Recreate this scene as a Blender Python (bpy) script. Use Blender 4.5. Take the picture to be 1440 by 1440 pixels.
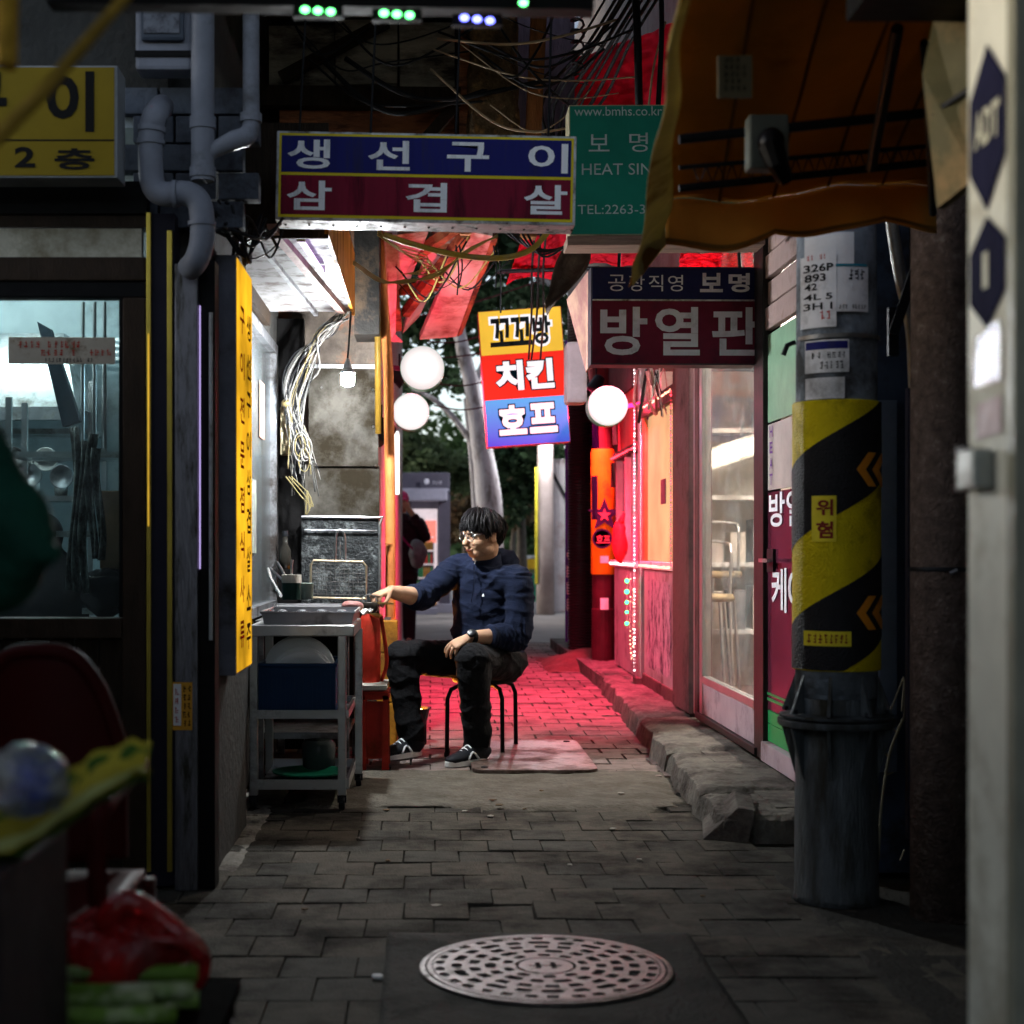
import bpy, bmesh, math, random
from mathutils import Vector, Matrix, noise
random.seed(7)
R = math.radians
S = bpy.context.scene
COL = S.collection
for o in list(bpy.data.objects): bpy.data.objects.remove(o)

# ---------------------------------------------------------------- camera
FOC, PX0, PY0, CAMH = 2150.0, 605.0, 772.0, 1.07      # focal length (px of a 1440 frame), vanishing point, eye height
cam = bpy.data.cameras.new('camera'); camo = bpy.data.objects.new('camera', cam); COL.objects.link(camo)
camo.location = (0, 0, CAMH); camo.rotation_euler = (R(90), 0, 0)
cam.sensor_width = 36; cam.lens = FOC/1440*36
cam.shift_x = (720-PX0)/1440; cam.shift_y = (PY0-720)/1440
cam.clip_start = .05; cam.clip_end = 600
cam.dof.use_dof = True; cam.dof.focus_distance = 6.9; cam.dof.aperture_fstop = 3.2
S.camera = camo
# ---------------------------------------------------------------- dusk sky and the last of the sun
W = bpy.data.worlds.new('World'); S.world = W; W.use_nodes = True
_n = W.node_tree.nodes; _bg = _n['Background']
_sky = _n.new('ShaderNodeTexSky'); _sky.sky_type = 'NISHITA'; _sky.sun_disc = False
_sky.sun_elevation = R(9); _sky.sun_rotation = R(-72); _sky.air_density = 1.0; _sky.dust_density = 2.0; _sky.ozone_density = 3.0
_hs = _n.new('ShaderNodeHueSaturation'); _hs.inputs['Saturation'].default_value = .5      # thin dusk overcast
W.node_tree.links.new(_sky.outputs[0], _hs.inputs['Color']); W.node_tree.links.new(_hs.outputs[0], _bg.inputs[0]); _bg.inputs[1].default_value = .15
sun = bpy.data.lights.new('sun', 'SUN'); sun.energy = .05; sun.angle = R(12); sun.color = (1, .86, .74)
suno = bpy.data.objects.new('sun', sun); COL.objects.link(suno); suno.rotation_euler = (R(81), 0, R(252))
# ---------------------------------------------------------------- render and exposure
S.render.engine = 'CYCLES'
cy = S.cycles
cy.use_denoising = True; cy.max_bounces = 6; cy.diffuse_bounces = 3; cy.glossy_bounces = 3; cy.transmission_bounces = 6
cy.transparent_max_bounces = 12; cy.caustics_reflective = False; cy.caustics_refractive = False
cy.sample_clamp_indirect = 4; cy.sample_clamp_direct = 0
S.view_settings.view_transform = 'Standard'; S.view_settings.look = 'None'
S.view_settings.gamma = 1; S.view_settings.exposure = 1.85
LAMP = 2**-1.85          # lamps keep their look at this exposure
# ---------------------------------------------------------------- helpers
def at(px, py, d):
    "the point of the place at depth d that the camera sees at (px, py) of the 1440 frame"
    return Vector(((px-PX0)*d/FOC, d, CAMH-(py-PY0)*d/FOC))
def X(px, d): return (px-PX0)*d/FOC
def Z(py, d): return CAMH-(py-PY0)*d/FOC
V = Vector
def tag(o, label=None, cat=None, group=None, kind=None):
    if label: o['label'] = label
    if cat: o['category'] = cat
    if group: o['group'] = group
    if kind: o['kind'] = kind
    return o
def wloc(o):
    p = V((0,0,0))
    while o is not None: p += o.location; o = o.parent
    return p
def thing(name, label, cat, loc=(0,0,0), group=None, kind=None):
    o = bpy.data.objects.new(name, None); COL.objects.link(o); o.location = loc; o.empty_display_size = .05
    return tag(o, label, cat, group, kind)
def copy_tree(o, parent=None):
    c = o.copy(); COL.objects.link(c); c.parent = parent
    for ch in list(o.children): copy_tree(ch, c)
    return c
def frame_of(d, up=V((0,0,1))):
    d = d.normalized(); a = d.cross(up)
    if a.length < 1e-4: a = d.cross(V((1,0,0)))
    a.normalize(); return a, a.cross(d).normalized()
def smooth_path(pts, n=6):
    pts = [V(p) for p in pts]
    if len(pts) < 3: return pts
    out = []
    P = [pts[0]*2-pts[1]] + pts + [pts[-1]*2-pts[-2]]
    for i in range(1, len(P)-2):
        for k in range(n):
            t = k/n; a, b, c, d = P[i-1:i+3]
            out.append(.5*((2*b)+(c-a)*t+(2*a-5*b+4*c-d)*t*t+(3*b-a-3*c+d)*t**3))
    out.append(pts[-1]); return out
def lerp_list(vals, n):
    "resample a list of tuples to n entries"
    out = []
    for i in range(n):
        f = i*(len(vals)-1)/(n-1); k = min(int(f), len(vals)-2); t = f-k
        out.append(tuple(a*(1-t)+b*t for a, b in zip(vals[k], vals[k+1])))
    return out
class MB:
    def __init__(s, M=None): s.v = []; s.f = []; s.M = M
    def add(s, vs, fs):
        b = len(s.v)
        s.v += [s.M @ V(p) if s.M else V(p) for p in vs]
        s.f += [[b+i for i in f] for f in fs]; return s
    def box(s, c, e, rz=0, rx=0, ry=0):
        c = V(c); h = V(e)/2; Q = Matrix.Rotation(rz,3,'Z') @ Matrix.Rotation(ry,3,'Y') @ Matrix.Rotation(rx,3,'X')
        vs = [c+Q @ V((x*h.x, y*h.y, z*h.z)) for x in (-1,1) for y in (-1,1) for z in (-1,1)]
        return s.add(vs, [(0,1,3,2),(4,6,7,5),(0,4,5,1),(2,3,7,6),(0,2,6,4),(1,5,7,3)])
    def lo(s, a, b):
        a, b = V(a), V(b); return s.box((a+b)/2, [abs(x) for x in (b-a)])
    def bar(s, a, b, w, h=None, up=V((0,0,1))):
        a, b = V(a), V(b); h = h or w; r, u = frame_of(b-a, up)
        vs = [p+r*(x*w/2)+u*(y*h/2) for p in (a,b) for x, y in ((-1,-1),(1,-1),(1,1),(-1,1))]
        return s.add(vs, [(3,2,1,0),(4,5,6,7),(0,1,5,4),(1,2,6,5),(2,3,7,6),(3,0,4,7)])
    def tube(s, pts, r, seg=8, smooth=0, caps=True):
        pts = smooth_path(pts, smooth) if smooth else [V(p) for p in pts]
        n = len(pts); rr = r if isinstance(r, (list, tuple)) else [r]*n
        if len(rr) != n: rr = [x[0] for x in lerp_list([(q,) for q in rr], n)]
        vs = []; prev = None
        for i, p in enumerate(pts):
            d = (pts[min(i+1,n-1)]-pts[max(i-1,0)])
            if d.length < 1e-9: d = V((0,0,1))
            d.normalize()
            if prev is None: a, b = frame_of(d)
            else:
                a = prev-d*prev.dot(d)
                if a.length < 1e-6: a, _ = frame_of(d)
                a.normalize(); b = a.cross(d)
            prev = a
            vs += [p+(a*math.cos(2*math.pi*k/seg)+b*math.sin(2*math.pi*k/seg))*rr[i] for k in range(seg)]
        fs = [(i*seg+k, i*seg+(k+1)%seg, (i+1)*seg+(k+1)%seg, (i+1)*seg+k) for i in range(n-1) for k in range(seg)]
        if caps: fs += [tuple(range(seg-1,-1,-1)), tuple((n-1)*seg+k for k in range(seg))]
        return s.add(vs, fs)
    def loft(s, pts, rad, side, seg=20, smooth=5, power=2.0):
        "rings of half-axes (a along side, b across) along a path"
        P = smooth_path(pts, smooth); n = len(P); rr = lerp_list([q if isinstance(q, tuple) else (q,q) for q in rad], n)
        side = V(side); vs = []
        for i, p in enumerate(P):
            d = (P[min(i+1,n-1)]-P[max(i-1,0)]).normalized()
            a = side-d*side.dot(d); a.normalize(); b = d.cross(a)
            for k in range(seg):
                t = 2*math.pi*k/seg; c, q = math.cos(t), math.sin(t)
                c = math.copysign(abs(c)**(2/power), c); q = math.copysign(abs(q)**(2/power), q)
                vs.append(p+a*(c*rr[i][0])+b*(q*rr[i][1]))
        fs = [(i*seg+k, i*seg+(k+1)%seg, (i+1)*seg+(k+1)%seg, (i+1)*seg+k) for i in range(n-1) for k in range(seg)]
        fs += [tuple(range(seg-1,-1,-1)), tuple((n-1)*seg+k for k in range(seg))]
        return s.add(vs, fs)
    def ball(s, c, r, seg=16, rings=10, Q=None):
        c = V(c); r = V(r) if not isinstance(r, (int,float)) else V((r,r,r)); vs = []; fs = []
        def T(x,y,z):
            p = V((x*r.x,y*r.y,z*r.z)); return c+(Q @ p if Q else p)
        vs.append(T(0,0,-1))
        for i in range(1, rings):
            t = -math.pi/2+math.pi*i/rings
            vs += [T(math.cos(t)*math.cos(2*math.pi*k/seg), math.cos(t)*math.sin(2*math.pi*k/seg), math.sin(t)) for k in range(seg)]
        vs.append(T(0,0,1)); e = len(vs)-1
        for k in range(seg):
            fs.append((0, 1+(k+1)%seg, 1+k)); fs.append((e, e-seg+k, e-seg+(k+1)%seg))
        for i in range(rings-2):
            for k in range(seg):
                a = 1+i*seg; fs.append((a+k, a+(k+1)%seg, a+seg+(k+1)%seg, a+seg+k))
        return s.add(vs, fs)
    def lathe(s, prof, c=(0,0,0), seg=24, axis='Z'):
        c = V(c); vs = []; n = len(prof)
        for r, h in prof:
            for k in range(seg):
                t = 2*math.pi*k/seg; a, b = r*math.cos(t), r*math.sin(t)
                vs.append(c+(V((a,b,h)) if axis == 'Z' else V((a,-h,b)) if axis == 'Y' else V((h,a,b))))
        fs = [(i*seg+k, i*seg+(k+1)%seg, (i+1)*seg+(k+1)%seg, (i+1)*seg+k) for i in range(n-1) for k in range(seg)]
        fs += [tuple(range(seg-1,-1,-1)), tuple((n-1)*seg+k for k in range(seg))]
        return s.add(vs, fs)
    def prism(s, poly, off):
        "a flat polygon (3-D points) given thickness along off"
        off = V(off); n = len(poly); vs = [V(p) for p in poly]+[V(p)+off for p in poly]
        fs = [tuple(range(n-1,-1,-1)), tuple(n+i for i in range(n))]+[(i,(i+1)%n,n+(i+1)%n,n+i) for i in range(n)]
        return s.add(vs, fs)
    def sheet(s, fn, nu, nv, thick=None):
        vs = [V(fn(i/nu, j/nv)) for j in range(nv+1) for i in range(nu+1)]; w = nu+1
        fs = [(j*w+i, j*w+i+1, (j+1)*w+i+1, (j+1)*w+i) for j in range(nv) for i in range(nu)]
        if thick is not None:
            t = V(thick); n = len(vs); vs = vs+[p+t for p in vs]
            fs = [tuple(reversed(f)) for f in fs]+[tuple(n+i for i in f) for f in fs]
            edge = [i for i in range(w)]+[j*w+nu for j in range(1,nv+1)]+[nv*w+i for i in range(nu-1,-1,-1)]+[j*w for j in range(nv-1,0,-1)]
            fs += [(edge[i], edge[(i+1)%len(edge)], n+edge[(i+1)%len(edge)], n+edge[i]) for i in range(len(edge))]
        return s.add(vs, fs)
    def text(s, body, o, u, v, w, h, bold=0, ex=.0015, keep=False, nrm=None):
        "letters filling the w x h box whose lower left corner is o; u right, v up"
        key = (body, bold)
        if key not in _TXT:
            c = bpy.data.curves.new('t','FONT'); c.body = body; c.size = 1; c.offset = bold; c.resolution_u = 3
            ob = bpy.data.objects.new('t', c); COL.objects.link(ob)
            me = bpy.data.meshes.new_from_object(ob.evaluated_get(bpy.context.evaluated_depsgraph_get()))
            _TXT[key] = ([v_.co.copy() for v_ in me.vertices], [list(p.vertices) for p in me.polygons])
            bpy.data.objects.remove(ob); bpy.data.meshes.remove(me); bpy.data.curves.remove(c)
        vs, fs = _TXT[key]
        if not vs: return s
        x0, x1 = min(p.x for p in vs), max(p.x for p in vs); y0, y1 = min(p.y for p in vs), max(p.y for p in vs)
        sx, sy = w/(x1-x0), h/(y1-y0)
        if keep: sx = sy = min(sx, sy)
        o, u, v = V(o), V(u), V(v); n_ = (V(nrm) if nrm else u.cross(v)).normalized()
        return s.add([o+u*((p.x-x0)*sx)+v*((p.y-y0)*sy)+n_*ex for p in vs], fs)
    def wobble(s, amp, sc=3, seed=0):
        for p in s.v:
            p += noise.noise_vector(p*sc+V((seed*7.3,seed,0)))*amp
        return s
    def build(s, name, mat, parent=None, smooth=False, bevel=0, label=None, cat=None, group=None, kind=None, autosm=False, base=None):
        if parent is not None: off = wloc(parent)
        elif base is not None: off = V(base)
        else:
            off = V(((min(p.x for p in s.v)+max(p.x for p in s.v))/2, (min(p.y for p in s.v)+max(p.y for p in s.v))/2, min(p.z for p in s.v)))
        me = bpy.data.meshes.new(name); me.from_pydata([p-off for p in s.v], [], s.f); me.validate()
        bm = bmesh.new(); bm.from_mesh(me)
        bmesh.ops.recalc_face_normals(bm, faces=bm.faces)
        if bevel:
            es = [e for e in bm.edges if len(e.link_faces) == 2 and e.calc_face_angle(0) > .6]
            bmesh.ops.bevel(bm, geom=es, offset=bevel, segments=2, profile=.6, affect='EDGES', clamp_overlap=True)
        if smooth or autosm:
            for f in bm.faces: f.smooth = True
            if autosm:
                for e in bm.edges:
                    if len(e.link_faces) == 2 and e.calc_face_angle(0) > .7: e.smooth = False
        bm.to_mesh(me); bm.free()
        if mat: me.materials.append(mat)
        o = bpy.data.objects.new(name, me); COL.objects.link(o)
        if parent is not None: o.parent = parent
        else: o.location = off
        return tag(o, label, cat, group, kind)
_TXT = {}
def fused(mb, voxel, smooth=4, fac=.5):
    "one continuous skin from overlapping closed lofts"
    me = bpy.data.meshes.new('tmp'); me.from_pydata(mb.v, [], mb.f)
    bm = bmesh.new(); bm.from_mesh(me); bmesh.ops.recalc_face_normals(bm, faces=bm.faces); bm.to_mesh(me); bm.free()
    o = bpy.data.objects.new('tmp', me); COL.objects.link(o)
    r = o.modifiers.new('r','REMESH'); r.mode = 'VOXEL'; r.voxel_size = voxel
    if smooth:
        q = o.modifiers.new('s','SMOOTH'); q.iterations = smooth; q.factor = fac
    m2 = bpy.data.meshes.new_from_object(o.evaluated_get(bpy.context.evaluated_depsgraph_get()))
    out = MB(); out.v = [p.co.copy() for p in m2.vertices]; out.f = [list(p.vertices) for p in m2.polygons]
    nr = [p.normal.copy() for p in m2.vertices]
    bpy.data.objects.remove(o); bpy.data.meshes.remove(me); bpy.data.meshes.remove(m2)
    out.n = nr; return out
# ---------------------------------------------------------------- materials
MATS = {}
def mat(name, col, rough=.6, metal=0, var=.25, scale=6, bump=.15, bscale=None, dirt=None, damt=0, dscale=3, emit=None, est=0, coat=0, sheen=0, stretch=(1,1,1), spec=.09):
    if name in MATS: return MATS[name]
    m = bpy.data.materials.new(name); m.use_nodes = True; nt = m.node_tree; N = nt.nodes; L = nt.links
    b = N['Principled BSDF']; b.inputs['Roughness'].default_value = rough; b.inputs['Metallic'].default_value = metal
    b.inputs['Specular IOR Level'].default_value = spec
    if coat: b.inputs['Coat Weight'].default_value = coat; b.inputs['Coat Roughness'].default_value = .15
    if sheen: b.inputs['Sheen Weight'].default_value = sheen
    tc = N.new('ShaderNodeNewGeometry'); mp = N.new('ShaderNodeMapping'); L.new(tc.outputs['Position'], mp.inputs[0]); mp.inputs['Scale'].default_value = stretch
    nz = N.new('ShaderNodeTexNoise'); nz.inputs['Scale'].default_value = scale; nz.inputs['Detail'].default_value = 8; nz.inputs['Roughness'].default_value = .65
    L.new(mp.outputs[0], nz.inputs['Vector'])
    rp = N.new('ShaderNodeValToRGB'); rp.color_ramp.elements[0].position = .3; rp.color_ramp.elements[1].position = .72
    c = V(col[:3]); lo = c*(1-var); hi = c*(1+var*.7)
    rp.color_ramp.elements[0].color = (*lo, 1); rp.color_ramp.elements[1].color = (*[min(1,x) for x in hi], 1)
    L.new(nz.outputs['Fac'], rp.inputs[0]); out = rp.outputs[0]
    if dirt:
        n2 = N.new('ShaderNodeTexNoise'); n2.inputs['Scale'].default_value = dscale; n2.inputs['Detail'].default_value = 10; n2.inputs['Roughness'].default_value = .7
        L.new(mp.outputs[0], n2.inputs['Vector'])
        r2 = N.new('ShaderNodeValToRGB'); r2.color_ramp.elements[0].position = .62-damt*.35; r2.color_ramp.elements[1].position = .72-damt*.2
        L.new(n2.outputs['Fac'], r2.inputs[0])
        mx = N.new('ShaderNodeMix'); mx.data_type = 'RGBA'; L.new(r2.outputs[0], mx.inputs[0]); L.new(out, mx.inputs[6]); mx.inputs[7].default_value = (*dirt, 1); out = mx.outputs[2]
        rr = N.new('ShaderNodeMapRange'); L.new(r2.outputs[0], rr.inputs[0]); rr.inputs[3].default_value = rough; rr.inputs[4].default_value = min(1, rough+.35); L.new(rr.outputs[0], b.inputs['Roughness'])
    L.new(out, b.inputs['Base Color'])
    if bump:
        bz = N.new('ShaderNodeTexNoise'); bz.inputs['Scale'].default_value = bscale or scale*6; bz.inputs['Detail'].default_value = 6
        L.new(mp.outputs[0], bz.inputs['Vector'])
        bp = N.new('ShaderNodeBump'); bp.inputs['Strength'].default_value = min(1, bump*2); bp.inputs['Distance'].default_value = .01
        L.new(bz.outputs['Fac'], bp.inputs['Height']); L.new(bp.outputs[0], b.inputs['Normal'])
    if emit:
        b.inputs['Emission Color'].default_value = (*emit, 1); b.inputs['Emission Strength'].default_value = est
    MATS[name] = m; return m
def glow(name, col, st, uneven=0, scale=3):
    "a lit surface: lamp, tube, backlit sign face"
    if name in MATS: return MATS[name]
    st *= LAMP
    m = bpy.data.materials.new(name); m.use_nodes = True; nt = m.node_tree; N = nt.nodes; b = N['Principled BSDF']
    b.inputs['Base Color'].default_value = (*[x*.12 for x in col], 1); b.inputs['Roughness'].default_value = .6; b.inputs['Specular IOR Level'].default_value = 0
    b.inputs['Emission Color'].default_value = (*col, 1); b.inputs['Emission Strength'].default_value = st
    if uneven:
        g = N.new('ShaderNodeNewGeometry'); nz = N.new('ShaderNodeTexNoise'); nz.inputs['Scale'].default_value = scale; nz.inputs['Detail'].default_value = 3
        nt.links.new(g.outputs['Position'], nz.inputs['Vector'])
        mr = N.new('ShaderNodeMapRange'); mr.inputs[1].default_value = .3; mr.inputs[2].default_value = .7; mr.inputs[3].default_value = st*(1-uneven); mr.inputs[4].default_value = st*(1+uneven)
        nt.links.new(nz.outputs['Fac'], mr.inputs[0]); nt.links.new(mr.outputs[0], b.inputs['Emission Strength'])
    MATS[name] = m; return m
def glass(name, tint=(.9,.95,.95), refl=.12, rough=.03, dirt=.15, ior=5):
    if name in MATS: return MATS[name]
    m = bpy.data.materials.new(name); m.use_nodes = True; nt = m.node_tree; N = nt.nodes; L = nt.links
    N.remove(N['Principled BSDF']); out = N['Material Output']
    t = N.new('ShaderNodeBsdfTransparent'); t.inputs[0].default_value = (*tint,1)
    g = N.new('ShaderNodeBsdfGlossy'); g.inputs['Roughness'].default_value = rough; g.inputs[0].default_value = (.9,.9,.9,1)
    d = N.new('ShaderNodeBsdfDiffuse'); d.inputs[0].default_value = (.35,.36,.34,1)
    lw = N.new('ShaderNodeLayerWeight'); lw.inputs[0].default_value = .5; f = N.new('ShaderNodeMath'); f.operation = 'POWER'; L.new(lw.outputs['Facing'], f.inputs[0]); f.inputs[1].default_value = ior
    ad = N.new('ShaderNodeMath'); ad.operation = 'ADD'; ad.use_clamp = True; L.new(f.outputs[0], ad.inputs[0]); ad.inputs[1].default_value = refl*.3
    m1 = N.new('ShaderNodeMixShader'); L.new(ad.outputs[0], m1.inputs[0]); L.new(t.outputs[0], m1.inputs[1]); L.new(g.outputs[0], m1.inputs[2])
    ge = N.new('ShaderNodeNewGeometry'); nz = N.new('ShaderNodeTexNoise'); nz.inputs['Scale'].default_value = 5; nz.inputs['Detail'].default_value = 8
    L.new(ge.outputs['Position'], nz.inputs['Vector'])
    mr = N.new('ShaderNodeMapRange'); mr.inputs[1].default_value = .45; mr.inputs[2].default_value = .8; mr.inputs[3].default_value = dirt*.2; mr.inputs[4].default_value = dirt
    L.new(nz.outputs['Fac'], mr.inputs[0])
    m2 = N.new('ShaderNodeMixShader'); L.new(mr.outputs[0], m2.inputs[0]); L.new(m1.outputs[0], m2.inputs[1]); L.new(d.outputs[0], m2.inputs[2]); L.new(m2.outputs[0], out.inputs[0])
    MATS[name] = m; return m
# shared materials
dark_metal = mat('dark_metal', (.02,.021,.024), .5, .5, bump=.1)
black_rubber = mat('black_rubber', (.012,.012,.013), .5, bump=.05)
steel = mat('stainless_steel', (.5,.5,.5), .28, 1, var=.15, scale=3, bump=.04, bscale=30, dirt=(.12,.1,.08), damt=.25)
steel_dull = mat('dull_steel', (.3,.31,.33), .42, .9, var=.3, scale=5, bump=.08, dirt=(.06,.05,.045), damt=.45)
white_paint = mat('white_paint', (.7,.69,.66), .55, var=.1, scale=5, bump=.06, dirt=(.2,.17,.13), damt=.3)
letter_white = mat('letter_white', (.92,.92,.95), .6, var=.08, scale=12, bump=.02, dirt=(.6,.6,.62), damt=.25, dscale=6, stretch=(3,3,.5))
timber = mat('old_timber', (.13,.075,.04), .75, var=.5, scale=5, bump=.4, stretch=(6,1,1))
timber_dark = mat('dark_timber', (.026,.017,.011), .6, var=.5, scale=6, bump=.3, stretch=(8,8,1))
concrete = mat('concrete', (.2,.185,.16), .85, var=.3, scale=9, bump=.4, dirt=(.07,.06,.05), damt=.35)
cable_black = mat('cable_black', (.015,.015,.017), .5, bump=.03)
cable_grey = mat('cable_grey', (.4,.4,.38), .5, bump=.03, dirt=(.1,.09,.07), damt=.3)
# ---------------------------------------------------------------- ground
asphalt = mat('asphalt', (.06,.058,.056), .9, var=.3, scale=4, bump=.4)
mortar = mat('joint_sand', (.02,.017,.014), .95, var=.4, scale=20, bump=.5)
far_pave = mat('far_street_paving', (.22,.2,.19), .8, var=.25, scale=2, bump=.2)
MB().lo((-150,-40,-.2),(150,400,-.06)).build('ground', asphalt, kind='structure')
bed = MB().lo((-2.6,1.5,-.055),(2.6,17.6,-.013)).build('pavement', mortar, kind='structure')
MB().lo((-30,17.62,-.055),(30,60,-.006)).build('street', far_pave, kind='structure')
pav_mats = [mat('paver_%s'%k, c, .85, var=.3, scale=14, bump=.35, bscale=120, dirt=(.018,.016,.013), damt=.45, dscale=2.2) for k, c in (('grey',(.078,.07,.055)),('dun',(.088,.077,.06)),('slate',(.068,.064,.053)))]
pmesh = []
for k in range(6):
    m = MB().box((0,0,-.03),(.1892,.1972,.06))
    o = m.build('paver', pav_mats[k%3], bed, bevel=.0035)
    me = o.data; off = wloc(bed)
    for v in me.vertices: v.co += off; v.co += noise.noise_vector(v.co*9+V((k*3,0,0)))*.003
    pmesh.append(me); bpy.data.objects.remove(o)
row = 0; y = 3.32; SL = (-.115, .715, 4.24)
off = wloc(bed)
while y < 6.4:
    x = -.95+(.095 if row % 2 else 0)+random.uniform(-.012,.012)
    while x < 1.62:
        inslab = x > SL[0]+.1 and x < SL[1]-.1 and y < SL[2]-.1
        hidden = (x < -.5-.05*y+.16 and y < 3.9) or (y > 5.45 and x > 1.12) or (x > 1.2 and y > 4.95) or (x > 1.36)
        if not inslab and not hidden and not (y > 6.2 and random.random() < .3):
            o = bpy.data.objects.new('paver', random.choice(pmesh)); COL.objects.link(o); o.parent = bed
            z = random.uniform(-.003,.002); rx = random.uniform(-.008,.008); ry = random.uniform(-.008,.008); rz = random.uniform(-.008,.008)
            if abs(y-4.52) < .12 and .0 < x < .5:
                z += random.uniform(-.010,.014); rx *= 4; ry *= 4; rz *= 6
            o.location = V((x, y, z))-off; o.rotation_euler = (rx, ry, rz)
        x += .192
    y += .2; row += 1
# the rest of the alley paving, too fine to pick apart
m = MB(); y = 7.3; row = 0
while y < 17.4:
    x = -1.0+(.1 if row % 2 else 0)
    while x < 1.9:
        m.box((x+random.uniform(-.004,.004), y, -.03+random.uniform(-.004,.004)),(.19,.193,.06), rx=random.uniform(-.01,.01), ry=random.uniform(-.01,.01)); x += .2
    y += .2; row += 1
m.build('far_paving', mat('far_pavers', (.2,.155,.14), .85, spec=.04, var=.3, scale=9, bump=.3, dirt=(.08,.07,.06), damt=.35), bed, kind='stuff')
# concrete patches
def patch(x0,x1,y0,y1,z,amp,ragged,name,m_,nu=70,nv=50,drop=.02):
    def fn(u,v):
        x = x0+(x1-x0)*u; yy = y0+(y1-y0)*v
        e = ragged*noise.noise(V((x*5,yy*5,1)))
        if v < .03: yy += e
        if u < .03 or u > .97: x += e
        h = amp*noise.fractal(V((x*6,yy*6,2)),.8,2,5)
        edge = min(u,1-u,v,1-v)*20
        return (x,yy,z+h-(drop*(1-min(1,edge))))
    return MB().sheet(fn,nu,nv,thick=(0,0,-.03)).build(name, m_, bed, smooth=True)
patch(-.62,1.1,6.28,7.42,.006,.006,.16,'concrete_apron', mat('apron_concrete', (.115,.103,.082), .8, var=.35, scale=11, bump=.7, bscale=60, dirt=(.08,.07,.055), damt=.4, dscale=4))
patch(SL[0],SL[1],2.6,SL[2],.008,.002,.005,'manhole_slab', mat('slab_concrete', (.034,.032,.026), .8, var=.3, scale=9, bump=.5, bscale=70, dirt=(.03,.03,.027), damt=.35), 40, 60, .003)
patch(-1.2,-.62,5.0,6.9,.002,.006,.03,'rubble_patch', concrete, 30, 50)
patch(1.1,1.75,3.3,5.6,.0,.006,.05,'cement_patch', mat('cement_dark', (.035,.033,.028), .85, var=.35, scale=10, bump=.6), 40, 60)
# manhole cover
mc = V((.292,3.865,.010))
cov = thing('manhole_cover', 'round cast iron manhole cover with ring pattern in the pavement', 'manhole cover', mc)
iron = mat('worn_iron', (.15,.13,.125), .4, .85, var=.25, scale=30, bump=.15, bscale=120, dirt=(.1,.09,.08), damt=.25, dscale=20)
iron_dark = mat('dirty_iron', (.018,.017,.016), .8, .2, bump=.3)
MB().lathe([(.312,-.02),(.312,0),(.3,.001)], mc, 72).build('recess', iron_dark, cov)
MB().lathe([(.334,-.02),(.334,.004),(.330,.006),(.320,.006),(.318,.001),(.318,-.02)], mc, 96).build('rim', iron, cov, autosm=True)
rows = [(.268,.292,30,.60,0),(.222,.25,20,.68,.5),(.178,.205,18,.62,0),(.132,.16,14,.66,.5),(.094,.116,10,.55,0)]
def solid(r, t):
    if r > .306: return True
    if .2975 < r < .302: return False
    for a, b, n, w, ph in rows:
        if a < r < b:
            q = (t/(2*math.pi)*n+ph+.06*math.sin(n*.5*t)) % 1; return not (abs(q-.5) < w/2*(1-.25*abs((r-a)/(b-a)*2-1)**2))
    if .072 < r < .08: return False
    if r < .06:
        x, yv = r*math.cos(t), r*math.sin(t)
        return not (abs(abs(x)-.02) < .007 and abs(yv) < .03) and not (abs(yv-.0) < .004 and abs(x) < .045) or r > .055
    return True
nr, nt_ = 78, 288; m = MB(); idx = {}
ok = [[solid((i+.5)/nr*.314, (j+.5)/nt_*2*math.pi) for j in range(nt_)] for i in range(nr)]
def pt(i,j,z):
    k = (i, j % nt_, z)
    if k not in idx:
        r = i/nr*.314; t = (j % nt_)/nt_*2*math.pi; idx[k] = len(m.v); m.v.append(mc+V((r*math.cos(t), r*math.sin(t), z)))
    return idx[k]
for i in range(1,nr):
    for j in range(nt_):
        if not ok[i][j]: continue
        m.f.append([pt(i,j,.007),pt(i+1,j,.007),pt(i+1,j+1,.007),pt(i,j+1,.007)])
        for a, b, nb in (((i,j),(i,j+1),ok[i-1][j]),((i+1,j+1),(i+1,j),ok[i+1][j] if i+1 < nr else False),((i,j),(i+1,j),ok[i][j-1]),((i+1,j+1),(i,j+1),ok[i][(j+1)%nt_])):
            if not nb: m.f.append([pt(*b,.007),pt(*a,.007),pt(*a,.0),pt(*b,.0)])
m.build('grid', iron, cov); cov.scale = (.955,.955,1)
# steel plate by the stool
def rrect(x0,x1,y0,y1,r,z):
    P = []
    for cx, cyy, a0 in ((x1-r,y1-r,0),(x0+r,y1-r,90),(x0+r,y0+r,180),(x1-r,y0+r,270)):
        P += [V((cx+r*math.cos(R(a0+k*18)), cyy+r*math.sin(R(a0+k*18)), z)) for k in range(6)]
    return P
pl = thing('floor_plate', 'rusty rounded steel plate let into the alley floor under the stool', 'floor plate', (.5,7.8,0))
MB().prism(rrect(.2,.80,7.24,8.40,.08,.004),(0,0,.02)).build('plate', mat('plate_steel', (.2,.15,.13), .38, .7, var=.4, scale=8, bump=.2, dirt=(.07,.045,.035), damt=.45), pl, bevel=.004)
for x, yy in ((.26,7.32),(.26,8.3),(.74,8.3)): MB().lathe([(.018,.024),(.018,.028),(.012,.03)],(x,yy,0),12).build('bolt', dark_metal, pl)
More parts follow.
